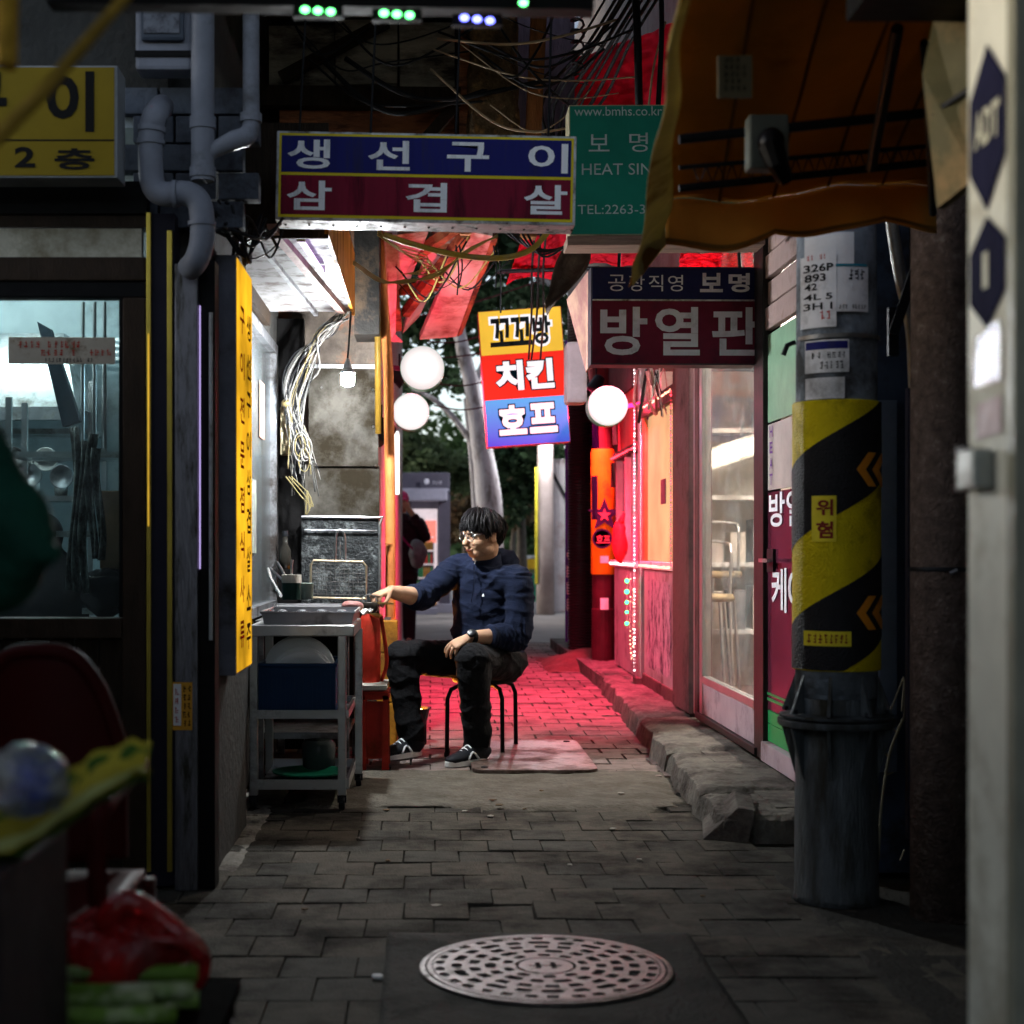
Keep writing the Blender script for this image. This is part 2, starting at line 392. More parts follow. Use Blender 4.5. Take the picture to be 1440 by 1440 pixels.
# kerb: raised step along the right shopfronts
kerb_m = mat('kerb_stone', (.15,.135,.115), .85, var=.4, scale=10, bump=.7, bscale=50, dirt=(.06,.05,.045), damt=.45, dscale=4)
kerb = MB().lo((1.3,5.75,-.03),(1.56,16.6,.10)).build('kerb', kerb_m, kind='structure')
ys = [5.6,6.12,6.72,7.32,8.0,8.8,9.7,10.8,12.2,14,16.4]
for i in range(len(ys)-1):
    a, b = ys[i]+.008, ys[i+1]-.008; ex = lambda yy: 1.055+(yy-5.6)*.038+.03*noise.noise(V((yy*3,0,0)))
    h = [.105,.12,.11,.125,.115,.125,.13,.13,.12,.12][i]; n = 9; ns = 8
    prof = [(0,0),(.008,.45),(.018,.9),(.05,1),(.2,1.02),(.32,1.03),(.47,1.05)]
    def fn(u,v,a=a,b=b,h=h):
        yy = a+(b-a)*v; k = u*(len(prof)-1); q = min(int(k), len(prof)-2); t = k-q
        px_ = prof[q][0]*(1-t)+prof[q+1][0]*t; pz = prof[q][1]*(1-t)+prof[q+1][1]*t
        e = max(0,abs(v-.5)*2-.88)/.12
        return V((ex(yy)+px_*(1-.1*e), yy, h*pz*(1-.18*e)-.01))+noise.noise_vector(V((px_*9,yy*7,i*5)))*.010+noise.noise_vector(V((px_*26,yy*26,i*5)))*.004*(1.6-u)+noise.noise_vector(V((px_*70,yy*70,i*5)))*.005
    MB().sheet(fn,64,56,thick=(.03,0,-.12)).build('kerb_stone', kerb_m, kerb, autosm=True)
# a broken wedge leaning on the near end of the kerb
MB().prism([V((1.0,5.62,.0)),V((1.16,5.56,.0)),V((1.19,5.6,.11)),V((1.13,5.62,.12))],(.05,.30,.02)).wobble(.012,12).build('broken_block', kerb_m, bevel=.006, label='broken kerb stone wedge tipped beside the right step', cat='stone')

# unseen houses and shed, placed and sized to hold sky light off the foreground
for i,(a,b,lab) in enumerate((((-7,-3,0),(-1.0,1.6,2.5),'dark house on the left beside the camera'),((-7,1.7,0),(-1.75,4.75,1.75),'dark shed on the left beside the yellow box sign'),((1.2,-3,0),(7,1.9,3.2),'dark house on the right beside the camera'))):
    MB().lo(a,b).build('alley_house', mat('dark_house_wall',(.07,.065,.06),.85,var=.3,bump=.3), label=lab, cat='house')
MB().sheet(lambda u,v: V((-1.9+3.5*u,.3+2.75*v,2.95+.12*math.sin(u*3.1)-.1*v)),12,12,thick=(0,0,.01)).build('market_awning', mat('market_awning',(.1,.09,.08),.8,var=.3), label='market awning stretched over the camera', cat='awning')  # added out of view to block overhead sky light from the ground
MB().sheet(lambda u,v: V((-1.6+3.3*u,3.2+3.7*v,3.62+.1*math.sin(u*3.1)+.03*math.sin(v*9))),12,12,thick=(0,0,.01)).build('alley_tarp', MATS['market_awning'], label='dark tarpaulin roof stretched high between the houses', cat='tarpaulin')  # unseen cover above the frame, added to keep skylight off the paving
rr = random.Random(77)
for i in range(16):
    x, y_ = rr.uniform(-.4,1.0), rr.uniform(4.3,7.2); s_ = rr.uniform(.008,.02)
    MB().prism([V((x+s_*math.cos(a*1.26+rr.uniform(-.4,.4))*rr.uniform(.6,1.2),y_+s_*math.sin(a*1.26)*rr.uniform(.6,1.3),.004 if y_ < 6.3 else .012)) for a in range(5)],(0,0,.003)).build('litter_scrap', (mat('litter_pale',(.3,.28,.24),.8),mat('litter_brown',(.1,.06,.03),.8))[i%2], label='tiny scrap of litter trodden on the alley paving', cat='litter', group='scraps of litter on the paving')
# ---------------------------------------------------------------- left: shop with the lit window
FY = 4.8
def fx(px): return X(px, FY)
def fz(py): return Z(py, FY)
def marks(mb, o, u, v, w, h, n, seed=0, fill=.72):
    "a line of print too small to read"
    rr = random.Random(seed); o, u, v = V(o), V(u), V(v); nn = u.cross(v)*.0015; st = w/n
    for i in range(n):
        if rr.random() < .12: continue
        x = i*st
        for k in range(3):
            a = rr.uniform(0,.45)*st; b = rr.uniform(.4,fill)*st; y0 = h*(k/3+rr.uniform(0,.12)); y1 = y0+h*rr.uniform(.1,.2)
            mb.add([o+u*(x+a)+v*y0+nn, o+u*(x+b+a*.3)+v*y0+nn, o+u*(x+b+a*.3)+v*y1+nn, o+u*(x+a)+v*y1+nn], [(0,1,2,3)])
        a = rr.uniform(.1,.6)*st
        mb.add([o+u*(x+a)+nn, o+u*(x+a+st*.13)+nn, o+u*(x+a+st*.13)+v*h+nn, o+u*(x+a)+v*h+nn], [(0,1,2,3)])
    return mb
UX, UZ, UY = V((1,0,0)), V((0,0,1)), V((0,1,0))
brown = mat('brown_frame', (.034,.021,.013), .45, var=.35, scale=6, bump=.15, stretch=(3,3,1))
black_paint = mat('black_paint', (.005,.0045,.0045), .5, var=.3, bump=.1)
plaster = mat('grimy_plaster', (.045,.045,.043), .8, var=.3, scale=5, bump=.4, dirt=(.05,.045,.04), damt=.4)
inner_wall = mat('kitchen_tiles', (.50,.56,.57), .3, var=.12, scale=3, bump=.03, dirt=(.3,.33,.33), damt=.25)
shop = thing('corner_shop', 'brown framed shopfront with lit window and plank base on the left', 'shop', (-1.4,4.8,0))
m = MB(); m.lo((-3.2,4.9,2.42),(-.86,8.6,2.5)); m.build('ceiling', inner_wall, shop)
MB().lo((-3.2,7.7,0),(-.86,7.8,2.42)).build('wall', inner_wall, shop, label='pale tiled back wall of the kitchen')
MB().lo((-3.3,4.9,0),(-3.2,7.8,2.5)).build('wall', inner_wall, shop)
MB().lo((-3.2,4.9,-.02),(-.86,7.7,.02)).build('floor', plaster, shop)
MB().lo((-6,4.9,2.5),(-.84,7.2,6.5)).build('wall', plaster, shop)          # storey above
MB().lo((fx(-420),FY,fz(300)),(fx(206),FY+.12,fz(255))).build('lintel', black_paint, shop)
MB().lo((fx(-420),FY+.02,fz(318)),(fx(206),FY+.1,fz(301))).build('lintel', brown, shop)
MB().lo((fx(-420),FY+.025,fz(361)),(fx(197),FY+.06,fz(319))).build('transom_panel', mat('cream_transom', (.55,.52,.42), .5, var=.15, scale=5, bump=.05, dirt=(.25,.22,.15), damt=.3), shop)
MB().lo((fx(-420),FY-.01,fz(395)),(fx(205),FY+.08,fz(362))).build('top_rail', brown, shop, bevel=.004)
MB().lo((fx(-420),FY+.0,fz(418)),(fx(205),FY+.07,fz(396))).build('top_rail', black_paint, shop, bevel=.003)
MB().lo((fx(173),FY-.012,fz(1246)),(fx(206),FY+.08,fz(419))).build('stile', brown, shop, bevel=.006)
MB().lo((fx(-420),FY-.01,fz(898)),(fx(172),FY+.08,fz(869))).build('bottom_rail', brown, shop, bevel=.005)
MB().lo((fx(168),FY-.008,fz(868)),(fx(172.6),FY+.03,fz(419))).build('glazing_bead', black_paint, shop)
MB().lo((fx(-420),FY+.03,fz(868)),(fx(171),FY+.036,fz(419))).build('pane', glass('shop_glass', (.8,.9,.9), .1, .02, .22), shop)
x = fx(172)
for i in range(14):
    w = .078; MB().lo((x-w+.004,FY+.012+random.uniform(0,.004),fz(1240)),(x,FY+.04,fz(899))).build('plank', timber_dark, shop, bevel=.003); x -= w
MB().lo((fx(-420),FY-.03,0),(fx(206),FY+.1,fz(1241))).build('threshold', black_paint, shop)
# side wall along the alley, with its own window further back
MB().lo((-.86,4.93,0),(-.71,5.9,2.9)).build('wall', plaster, shop)
MB().lo((-.92,5.9,0),(-.82,6.78,2.5)).build('wall', plaster, shop)
MB().lo((-.92,6.78,0),(-.82,8.25,.74)).build('wall', plaster, shop)
MB().lo((-.92,6.78,2.16),(-.82,8.25,2.6)).build('wall', plaster, shop)
wd = MB(); wd.lo((-.88,6.8,.75),(-.81,6.86,2.15)); wd.lo((-.88,8.06,.75),(-.81,8.14,2.15)); wd.lo((-.88,6.86,.75),(-.81,8.06,.8)); wd.lo((-.88,6.86,2.1),(-.81,8.06,2.15))
wo = wd.build('side_window', steel_dull, shop)
MB().lo((-.85,6.86,.8),(-.844,8.06,2.1)).build('pane', glass('frosted_glass', (.5,.6,.64), .1, .25, .07), wo)
MB().lo((-.838,7.05,1.05),(-.836,7.35,1.4)).build('notice', mat('notice_paper', (.16,.16,.15), .8, var=.1, dirt=(.25,.3,.22), damt=.4, dscale=12), wo)
MB().lo((-.838,7.5,1.62),(-.836,7.72,1.9)).build('notice', mat('faded_red_paper', (.3,.16,.12), .8, var=.2), wo)
# corner trims and steel column
gold = mat('brass_trim', (.62,.45,.08), .3, .8, var=.2, scale=4, bump=.05)
def strip(name, p0, p1, y0, y1, m_, dep=.02, fy=FY-.015, par=shop, **k):
    return MB().lo((fx(p0),fy,fz(y1)),(fx(p1),fy+dep,fz(y0))).build(name, m_, par, bevel=.0015, **k)
strip('corner_panel', 206.5, 246, 300, 1246, mat('violet_steel', (.02,.018,.028), .45, .2, bump=.06), .1, FY+.0)
strip('trim', 207, 213, 300, 1225, gold)
strip('trim', 236, 243, 325, 1225, gold)
strip('led_strip', 209, 211, 470, 740, glow('amber_led',(1,.6,.06),.75,.4,5), .003, FY-.0185)  # glowing strip stands in for the yellow sign's reflection in the trim
col_ = thing('steel_column', 'tarnished steel corner column below the bent drainpipe', 'column', (fx(273),FY,0))
MB().lo((fx(247),FY-.02,0),(fx(279),FY+.1,fz(372))).build('face', mat('column_steel', (.22,.21,.23), .38, .8, var=.4, scale=3, bump=.08, dirt=(.05,.045,.03), damt=.45, stretch=(6,6,1)), col_, bevel=.004)
MB().lo((fx(279.3),FY+.005,0),(fx(302),FY+.1,fz(365))).build('face', black_paint, col_, bevel=.004)
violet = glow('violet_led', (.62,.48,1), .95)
MB().lo((fx(280.6),FY-.006,fz(800)),(fx(281.9),FY+.004,fz(430))).build('led_strip', violet, col_)  # glowing line stands in for a violet reflection on the steel
MB().tube([(fx(297),FY-.006,fz(900)),(fx(297),FY-.006,fz(440))],.006).build('conduit', cable_grey, col_)
MB().box((fx(258),FY-.0225,fz(992)),(.062,.002,.15)).build('sticker', mat('sticker_orange', (.6,.28,.03), .5, var=.1), col_)
s_ = MB(); 
for i in range(5): marks(s_,(fx(259),FY-.0242,fz(1020-i*12)),UX,UZ,.028,.02,2,i)
s_.build('sticker_print', black_paint, col_)
MB().box((fx(251),FY-.0239,fz(990)),(.024,.002,.13)).build('sticker', mat('sticker_white', (.7,.68,.65), .5, var=.1), col_)
s_ = MB()
for i in range(4): marks(s_,(fx(247.5),FY-.0255,fz(1015-i*13)),UX,UZ,.016,.02,1,i+20)
s_.build('sticker_print', mat('print_red', (.45,.03,.02), .6), col_)
# paper strip stuck on the pane
pp = MB().lo((fx(9),FY+.024,fz(511)),(fx(160),FY+.027,fz(473))).wobble(.003,20)
pp = pp.build('window_notice', mat('beige_paper', (.42,.36,.28), .8, var=.15, dirt=(.12,.06,.02), damt=.2, dscale=9), label='torn beige paper notice with red print stuck on the shop window', cat='notice')
for i, (a, b, y1, y2, n, mm) in enumerate(((22,130,488,478,13,'print_red'),(55,156,499,490,12,'print_red'),(60,130,508,502,14,'print_black'))):
    marks(MB(),(fx(a),FY+.0225,fz(y1)),UX,UZ,fx(b)-fx(a),(y1-y2)*FY/FOC,n,i).build('print', MATS.get(mm) or mat('print_black',(.02,.02,.02),.6), pp, kind='stuff')
# ---- things in the lit kitchen
for i, (x0, yy) in enumerate(((-1.9,6.0),(-2.3,7.1))):
    tl = thing('ceiling_tube', ('near','far')[i]+' fluorescent tube on the kitchen ceiling of the left shop', 'lamp', (x0,yy,2.38), 'kitchen ceiling tubes')
    MB().lo((x0-.55,yy-.04,2.385),(x0+.55,yy+.04,2.418)).build('batten', white_paint, tl)
    MB().tube([(x0-.53,yy,2.365),(x0+.53,yy,2.365)],.014).build('tube', glow('kitchen_tube', (.86,.97,1), 75), tl)
def rack(x0,x1,y0,y1,zs,label):
    t = thing('steel_shelf', label, 'shelf', ((x0+x1)/2,(y0+y1)/2,.02))
    for x in (x0,x1):
        for yy in (y0,y1): MB().lo((x-.012,yy-.012,.02),(x+.012,yy+.012,zs[-1]+.25)).build('post', steel, t)
    for z in zs: MB().lo((x0,y0,z),(x1,y1,z+.025)).build('shelf', steel, t)
    return t
rack(-2.3,-1.62,7.3,7.6,(.5,.92,1.3,1.62),'steel shelving against the far wall of the lit kitchen')
rr = random.Random(3)
for i in range(9):
    x = -2.2+i*.068; z = .945 if i % 2 else 1.325; h = rr.uniform(.06,.16)
    MB().lathe([(.03,0),(.035,h*.7),(.02,h)],(x,7.42,z),12).build('kitchen_jar', (steel,white_paint,steel_dull)[i%3], smooth=True,
        label='small jar on the steel shelving in the lit kitchen', cat='jar', group='jars on the kitchen shelving')
lean = MB().prism([at(52,452,6.2),at(70,462,6.2),at(112,592,6.2),at(88,600,6.2)],(0,.05,0)).build('hanging_board', mat('dark_blue_board', (.03,.045,.06), .5), label='dark slanting board hanging inside the shop window', cat='board')
for i, px in enumerate((117,133,147)):
    MB().tube([at(px,425,6.3),at(px+(-1,0,0)[i],690-30*i,6.3)],.008).build('hanging_pole', steel, label=('left','middle','right')[i]+' thin steel pole hanging behind the shop window', cat='pole', group='poles behind the window')
cl = MB()
for k in range(5):
    px = 97+k*9; cl.sheet(lambda u,v,px=px,k=k: at(px+u*(13-3*v)+4*math.sin(v*5+k), 600+20*k%50+v*(230-k*18), 6.1)+V((0,.03*math.sin(u*6+v*4+k),0)), 6, 14, thick=(0,.012,0))
cl.build('hanging_cloths', mat('kitchen_cloth', (.35,.37,.35), .9, var=.7, scale=16, bump=.3, dirt=(.06,.05,.04), damt=.5, dscale=14), smooth=True, label='grey rags hanging in a bunch behind the shop window', cat='cloth')
MB().tube([at(8,684,6.0),at(48,691,6.0)],.005).build('red_stick', mat('red_plastic',(.6,.03,.03),.4), label='thin red stick seen through the shop window', cat='stick')
fig = MB().ball(at(66,752,6.4),(.07,.08,.09)).loft([at(66,770,6.4),at(66,790,6.4),at(60,830,6.4),at(58,900,6.4)],[(.05,.05),(.12,.09),(.2,.12),(.2,.12)],UX)
fused(fig,.015,3).build('person', mat('shadow_cloth',(.03,.032,.035),.9), smooth=True, label='person in dark clothes bent low inside the lit kitchen', cat='person')
MB().lo(at(140,690,6.2),at(171,800,6.2)+V((0,.3,0))).build('carton', mat('brown_carton',(.2,.13,.08),.8), label='brown carton behind the right side of the shop window', cat='carton', bevel=.005)
b_ = thing('rag_heap','crumpled black plastic sack under the brown carton','sack',at(150,860,6.2))
MB().ball(at(150,832,6.2),(.09,.09,.1),20,14).wobble(.03,14).build('sack',mat('black_plastic',(.02,.02,.022),.2,bump=.4,bscale=30),b_,smooth=True)
MB().lo((-2.6,6.1,.02),(-1.3,6.7,.78)).build('kitchen_counter', steel, label='steel counter along the middle of the lit kitchen', cat='counter')
# ---- tall lit yellow sign on the corner
YS = thing('vertical_sign', 'tall lit yellow sign box with red lettering on the left corner', 'sign', (-.667,5.2,.656))
MB().lo((-.705,4.99,.656),(-.634,5.42,2.03)).build('casing', mat('sign_casing', (.14,.14,.17), .5, .3, var=.3, bump=.12, dirt=(.05,.045,.04), damt=.35), YS, bevel=.004)
MB().lo((-.633,5.0,.665),(-.631,5.41,2.022)).build('lit_face', glow('yellow_sign_face', (1,.5,.02), .95, .65, 3.4), YS)
for cidx, (yc, mm, txt) in enumerate(((5.06,'print_red','구이전문점식사류'),(5.24,'print_dark','생선구이삼겹살소주'))):
    lt = MB(); n = len(txt)
    for i, ch in enumerate(txt):
        z = 1.9-i*1.2/n
        lt.text(ch,(-.631,yc,z-.11),UY*1,UZ,.12,.09,.02,.002,nrm=(1,0,0))
    lt.build('lettering', mat('sign_'+mm,(.42,.02,.01) if mm == 'print_red' else (.06,.015,.01),.9,spec=0,bump=0), YS, kind='stuff')
# ---- yellow unlit sign, upper left
LS = thing('yellow_sign', 'dim yellow box sign with large black letters at top left', 'sign', (X(0,4.6),4.6,Z(250,4.6)))
q = 4.6
def qx(p): return X(p,q)
def qz(p): return Z(p,q)
MB().lo((qx(-260),q,qz(250)),(qx(165),q+.12,qz(92))).build('casing', mat('grey_casing',(.25,.26,.27),.5,bump=.08), LS, bevel=.004)
MB().lo((qx(-255),q-.003,qz(247)),(qx(161),q-.001,qz(95))).build('face', mat('yellow_face',(.22,.15,.008),.4,var=.12,scale=4,bump=.03), LS)
MB().lo((qx(-255),q-.005,qz(198.5)),(qx(161),q-.0035,qz(196.5))).build('divider', black_paint, LS)
MB().text('이',(qx(66),q-.004,qz(186)),UX,UZ,qx(133)-qx(66),qz(101)-qz(186),.03).build('letter', black_paint, LS); MB().text('구',(qx(-60),q-.004,qz(186)),UX,UZ,.15,.18,.03).build('letter', black_paint, LS)
MB().text('2',(qx(21),q-.004,qz(236)),UX,UZ,.062,.062,.03).build('letter', black_paint, LS); MB().text('층',(qx(77),q-.004,qz(239)),UX,UZ,.12,.064,.03).build('letter', black_paint, LS)
# ---- pipes and meter above the corner
pvc = mat('grey_pvc', (.19,.2,.235), .4, var=.25, scale=5, bump=.06, dirt=(.08,.08,.08), damt=.3)
def pipe(label, pts, r, collars, m_=pvc, name='drainpipe', smooth=5):
    t = thing(name, label, 'pipe', V(pts[-1]))
    MB().tube(pts, r, 16, smooth).build('pipe', m_, t, autosm=True)
    for a, b in collars: MB().tube([a,b], (max(r) if isinstance(r,list) else r)*1.14, 16).build('collar', m_, t, autosm=True)
    return t
D = 4.72
pipe('straight grey drainpipe running down beside the meter box', [at(285,-60,D),at(285,60,D),at(285,180,D),at(285,255,D)], .036, [(at(285,165,D),at(285,182,D)),(at(285,236,D),at(285,250,D))], smooth=0)
pipe('grey bent drainpipe looping down into the steel column', [at(228,150,D+.1),at(218,162,D-.03),at(213,185,D-.03),at(212,230,D-.03),at(216,262,D-.03),at(232,273,D-.03),at(262,272,D-.03),at(279,283,D-.03),at(284,305,D-.03),at(284,340,D-.03),at(276,366,D-.02),at(266,378,D+.02)], .038,
     [(at(213.5,178,D-.03),at(213,186,D-.03)),(at(212,197,D-.03),at(212,204,D-.03)),(at(243,273,D-.03),at(249,273,D-.03)),(at(284,312,D-.03),at(284,318,D-.03))])
pipe('thin grey pipe with elbow right of the straight drainpipe', [at(353,-60,D+.05),at(353,100,D+.05),at(353,170,D+.05),at(348,190,D+.02),at(328,198,D),at(300,212,D),at(290,222,D)], [.026]*3+[.03]*2+[.024]*2, [(at(353,160,D+.05),at(353,172,D+.05))])
mt = thing('meter_box', 'grey electricity meter box above the bent drainpipe', 'meter box', at(230,98,D))
MB().lo(at(190,98,D),at(270,-40,D)+V((0,.1,0))).build('casing', mat('meter_grey',(.2,.21,.25),.45,bump=.05), mt, bevel=.012)
MB().lo(at(199,60,D)+V((0,-.02,0)),at(260,-30,D)).build('cover', mat('meter_glass',(.05,.06,.08),.12,bump=.02), mt, bevel=.01)
MB().lo(at(204,50,D)+V((0,-.025,0)),at(254,-20,D)+V((0,-.018,0))).build('dial_plate', mat('meter_dial',(.16,.17,.2),.5,dirt=(.05,.05,.06),damt=.5,dscale=20), mt)
MB().lo(at(190,80,D)+V((0,-.008,0)),at(270,72,D)).build('seam', black_paint, mt)
for i,(a,b) in enumerate(((188,128),(188,232))):
    pass
blk = mat('pale_block', (.11,.125,.155), .7, var=.25, scale=6, bump=.3, dirt=(.03,.03,.035), damt=.4)
w2 = thing('block_wall','bluish grey block wall behind the drainpipes','wall',(X(270,5),5.0,2.0))
for r_ in range(5):
    for c in range(3):
        x0 = X(185+c*60+(r_%2)*22-20, 4.86); z0 = Z(320-r_*40, 4.86)
        MB().lo((x0,4.86,z0),(x0+.128,4.93,z0+.084)).build('block', blk, w2, bevel=.004)
# ---- canopy over the cooking corner
CN = thing('canopy', 'grimy white soffit canopy with orange fascia over the cooking corner', 'canopy', (-.6,6.5,2.23))
MB().lo((-.82,5.58,2.235),(-.385,7.5,2.6)).build('soffit', mat('soffit_paint', (.24,.235,.235), .55, var=.2, scale=4, bump=.1, dirt=(.07,.05,.045), damt=.42, dscale=9), CN)
MB().lo((-.384,5.56,2.215),(-.37,7.5,2.52)).build('fascia', mat('orange_fascia', (.62,.27,.02), .5, var=.3, scale=4, bump=.06, dirt=(.2,.07,.01), damt=.35, stretch=(1,4,.7)), CN)
MB().lo((-.83,5.56,2.2),(-.37,5.575,2.62)).build('end_board', timber_dark, CN)
MB().bar((-.57,5.5,2.225),(-.425,7.35,2.215),.035,.03).build('steel_angle', mat('rusty_pink',(.33,.2,.18),.6,.2,var=.4,scale=12,bump=.2), CN)
MB().bar((-.66,5.56,2.228),(-.56,7.5,2.222),.02,.02).build('steel_angle', steel_dull, CN)
MB().bar((-.80,5.6,2.2),(-.80,7.5,2.2),.03,.07).build('edge_batten', timber_dark, CN)
vt = thing('violet_tube', 'short violet fluorescent tube under the white canopy', 'lamp', (-.47,5.85,2.2))
MB().tube([(-.475,5.62,2.205),(-.445,6.25,2.205)],.011).build('tube', glow('violet_tube', (.72,.5,1), 4), vt)
for a in ((-.475,5.62,2.205),(-.445,6.25,2.205)): MB().box(V(a)+V((0,0,.008)),(.03,.03,.03)).build('socket', white_paint, vt)

rack(-1.75,-1.28,6.35,6.6,(.8,1.12,1.45),'near steel shelving with pans behind the shop window')
rr = random.Random(31)
for i in range(8):
    px = 12+i*11; pn = MB().lathe([(.03,0),(.05,.01),(.055,.035),(.05,.036),(.03,.006)],at(px,650+rr.uniform(-8,30),6.9),16,'Y' if i%2 else 'Z'); pn.build('pan', (steel,steel_dull,white_paint)[i%3], smooth=True, label='small steel pan in the lit kitchen behind the shop window, %s from the left'%('first','second','third','fourth','fifth','sixth','seventh','eighth')[i], cat='pan', group='pans in the lit kitchen')
for i in range(4):
    z = Z(470+i*9,7.5); MB().bar((-2.4,7.55,z),(-1.5,7.55,z-.02),.012).build('wall_rail', steel, label='steel rail on the kitchen back wall, %s from the top'%('first','second','third','fourth')[i], cat='rail', group='rails on the kitchen wall')
hd = thing('range_hood','pale steel range hood at the back of the lit kitchen','hood',(-2.0,7.3,1.75)); MB().prism([V((-2.35,7.0,1.72)),V((-1.62,7.0,1.72)),V((-1.75,7.3,2.1)),V((-2.25,7.3,2.1))],(0,.38,0)).build('canopy', steel, hd); MB().lo((-2.36,6.98,1.66),(-1.61,7.02,1.72)).build('lip', steel, hd)
# ---------------------------------------------------------------- right row of shopfronts, facing the alley at x = 1.5
RX = 1.5
def ry(px, x=RX): return x*FOC/(px-PX0)
def rb(name, y0, y1, z0, z1, m_, par, x0=RX, t=.05, bevel=0, **k):
    return MB().lo((x0,y0,z0),(x0+t,y1,z1)).build(name, m_, par, bevel=bevel, **k)
pinkwall = mat('pink_board', (.42,.33,.36), .5, var=.2, scale=5, bump=.1, dirt=(.18,.12,.12), damt=.3)
alu = mat('aluminium', (.42,.41,.4), .35, .8, var=.2, scale=4, bump=.05)
dark_frame = mat('dark_bronze_frame', (.035,.03,.028), .4, .4, bump=.05)
maroon = mat('maroon_post', (.12,.06,.06), .6, var=.3, bump=.2, dirt=(.05,.03,.03), damt=.3)
# -- main building mass
rbld = thing('right_building', 'dark upper storey of the building above the right shopfronts', 'building', (3,9,0))
MB().lo((1.53,9.36,2.3),(6,17,6.5)).build('wall', mat('upper_wall',(.1,.085,.08),.8,var=.3,bump=.4), rbld)
MB().lo((1.62,3.9,2.62),(6,9.35,6.5)).build('wall', MATS['upper_wall'], rbld)
MB().lo((1.62,4.7,-.02),(1.7,5.9,2.62)).build('wall', MATS['upper_wall'], rbld)
# -- shop with the green and white film on its door
gs = thing('film_door', 'glass shop door with white letters and green film behind the striped pole', 'door', (RX,6.2,.14))
green_film = mat('green_film', (.02,.30,.09), .35, var=.2, scale=4, bump=.03)
dark_film = mat('dark_red_film', (.10,.02,.04), .15, var=.5, scale=3, bump=.02)
pale_film = mat('pale_film', (.5,.44,.4), .4, var=.2, scale=6, bump=.03)
rb('frame',6.80,6.93,.13,2.6,dark_frame,gs,RX-.02,.08,.004)
rb('pane',5.15,6.79,.36,1.32,dark_film,gs,RX,.012)
rb('film_band',5.15,6.79,1.33,1.62,pale_film,gs,RX,.012)
rb('film_band',5.15,6.79,1.63,2.02,mat('pale_green_film',(.25,.42,.28),.4,var=.25,scale=5,bump=.03),gs,RX,.012)
rb('film_band',5.15,6.79,.30,.355,green_film,gs,RX,.012); rb('film_band',5.15,6.79,.22,.296,green_film,gs,RX,.012)
rb('film_stripe',5.15,6.79,.40,.412,green_film,gs,RX-.004,.003); rb('film_stripe',5.15,6.79,.425,.435,green_film,gs,RX-.004,.003)
rb('sill',5.1,6.8,.13,.215,pinkwall,gs,RX-.03,.08,.004)
for i in range(5): rb('shutter_slat',5.1,6.8,2.04+i*.115,2.14+i*.115,mat('pink_slat',(.38,.27,.25),.5,var=.2,bump=.08,dirt=(.15,.1,.08),damt=.3),gs,RX-.01+.012*(i%2),.03,.004)
for ch,y_,z_,w_,h_ in (('방',6.75,1.165,.3,.15),('열',6.42,1.165,.3,.15),('케',6.70,.80,.28,.19),('이',6.39,.80,.28,.19)): MB().text(ch,(RX-.003,y_,z_),-UY,UZ,w_,h_,.02).build('letter', letter_white, gs)
lt = MB()
for i, ch in enumerate('HEAT'): lt.text(ch,(RX-.003,6.74,1.56-i*.07),-UY,UZ,.06,.05,.02)
lt.build('lettering', mat('violet_print',(.2,.08,.3),.5), gs)
MB().bar((RX-.05,6.72,1.02),(RX-.05,6.55,1.02),.016).bar((RX-.05,6.72,1.02),(RX,6.72,1.02),.014).build('handle', steel, gs)
MB().lo((RX-.012,6.64,.97),(RX,6.76,1.07)).build('lock_plate', dark_metal, gs)
# -- glass sliding door into the lit workshop
gd = thing('glass_door', 'tall glass sliding door of the lit workshop on the right', 'door', (RX,7.7,.14))
rb('stile',8.36,8.44,.14,2.7,alu,gd,RX-.015,.05,.004); rb('stile',6.94,7.02,.14,2.7,dark_frame,gd,RX-.015,.05,.004)
rb('kick_panel',7.03,8.35,.17,.335,pinkwall,gd,RX-.01,.04,.004); rb('rail',7.03,8.35,.336,.375,alu,gd,RX-.014,.045,.003); rb('track',6.94,8.5,.135,.168,dark_frame,gd,RX-.03,.09,.003)
rb('pane',7.02,8.36,.376,2.7,glass('door_glass',(.92,.92,.9),.0,.05,.5,15),gd,RX,.006)
rb('post',8.46,8.56,.14,2.7,maroon,gd,RX-.02,.08,.005); rb('post',8.58,8.66,.14,2.7,alu,gd,RX-.01,.06,.005)
ws = thing('workshop_room', 'lit workshop interior seen through the glass door', 'room', (2.2,9,.14))
wall_w = mat('workshop_wall',(.62,.57,.5),.7,var=.12,scale=3,bump=.08,dirt=(.4,.33,.26),damt=.3)
MB().lo((1.6,10.6,.1),(3.4,10.7,2.7)).build('wall', wall_w, ws); MB().lo((3.4,6.9,.1),(3.5,10.7,2.7)).build('wall', wall_w, ws)
MB().lo((1.56,6.9,.06),(3.4,10.6,.13)).build('floor', mat('workshop_floor',(.22,.14,.12),.35,var=.3,bump=.1), ws); MB().lo((1.56,6.9,2.7),(3.4,10.6,2.76)).build('ceiling', wall_w, ws)
MB().lo((1.7,6.85,.1),(3.4,6.92,2.7)).build('wall', wall_w, ws)
wt = thing('workshop_tube','fluorescent tube on the workshop ceiling behind the glass door','lamp',(2.3,8.9,2.6))
MB().tube([(2.1,8.0,2.62),(2.1,9.6,2.62)],.016).build('tube', glow('workshop_tube',(1,.9,.82),1300), wt); MB().lo((2.06,7.95,2.64),(2.14,9.65,2.69)).build('batten', white_paint, wt)
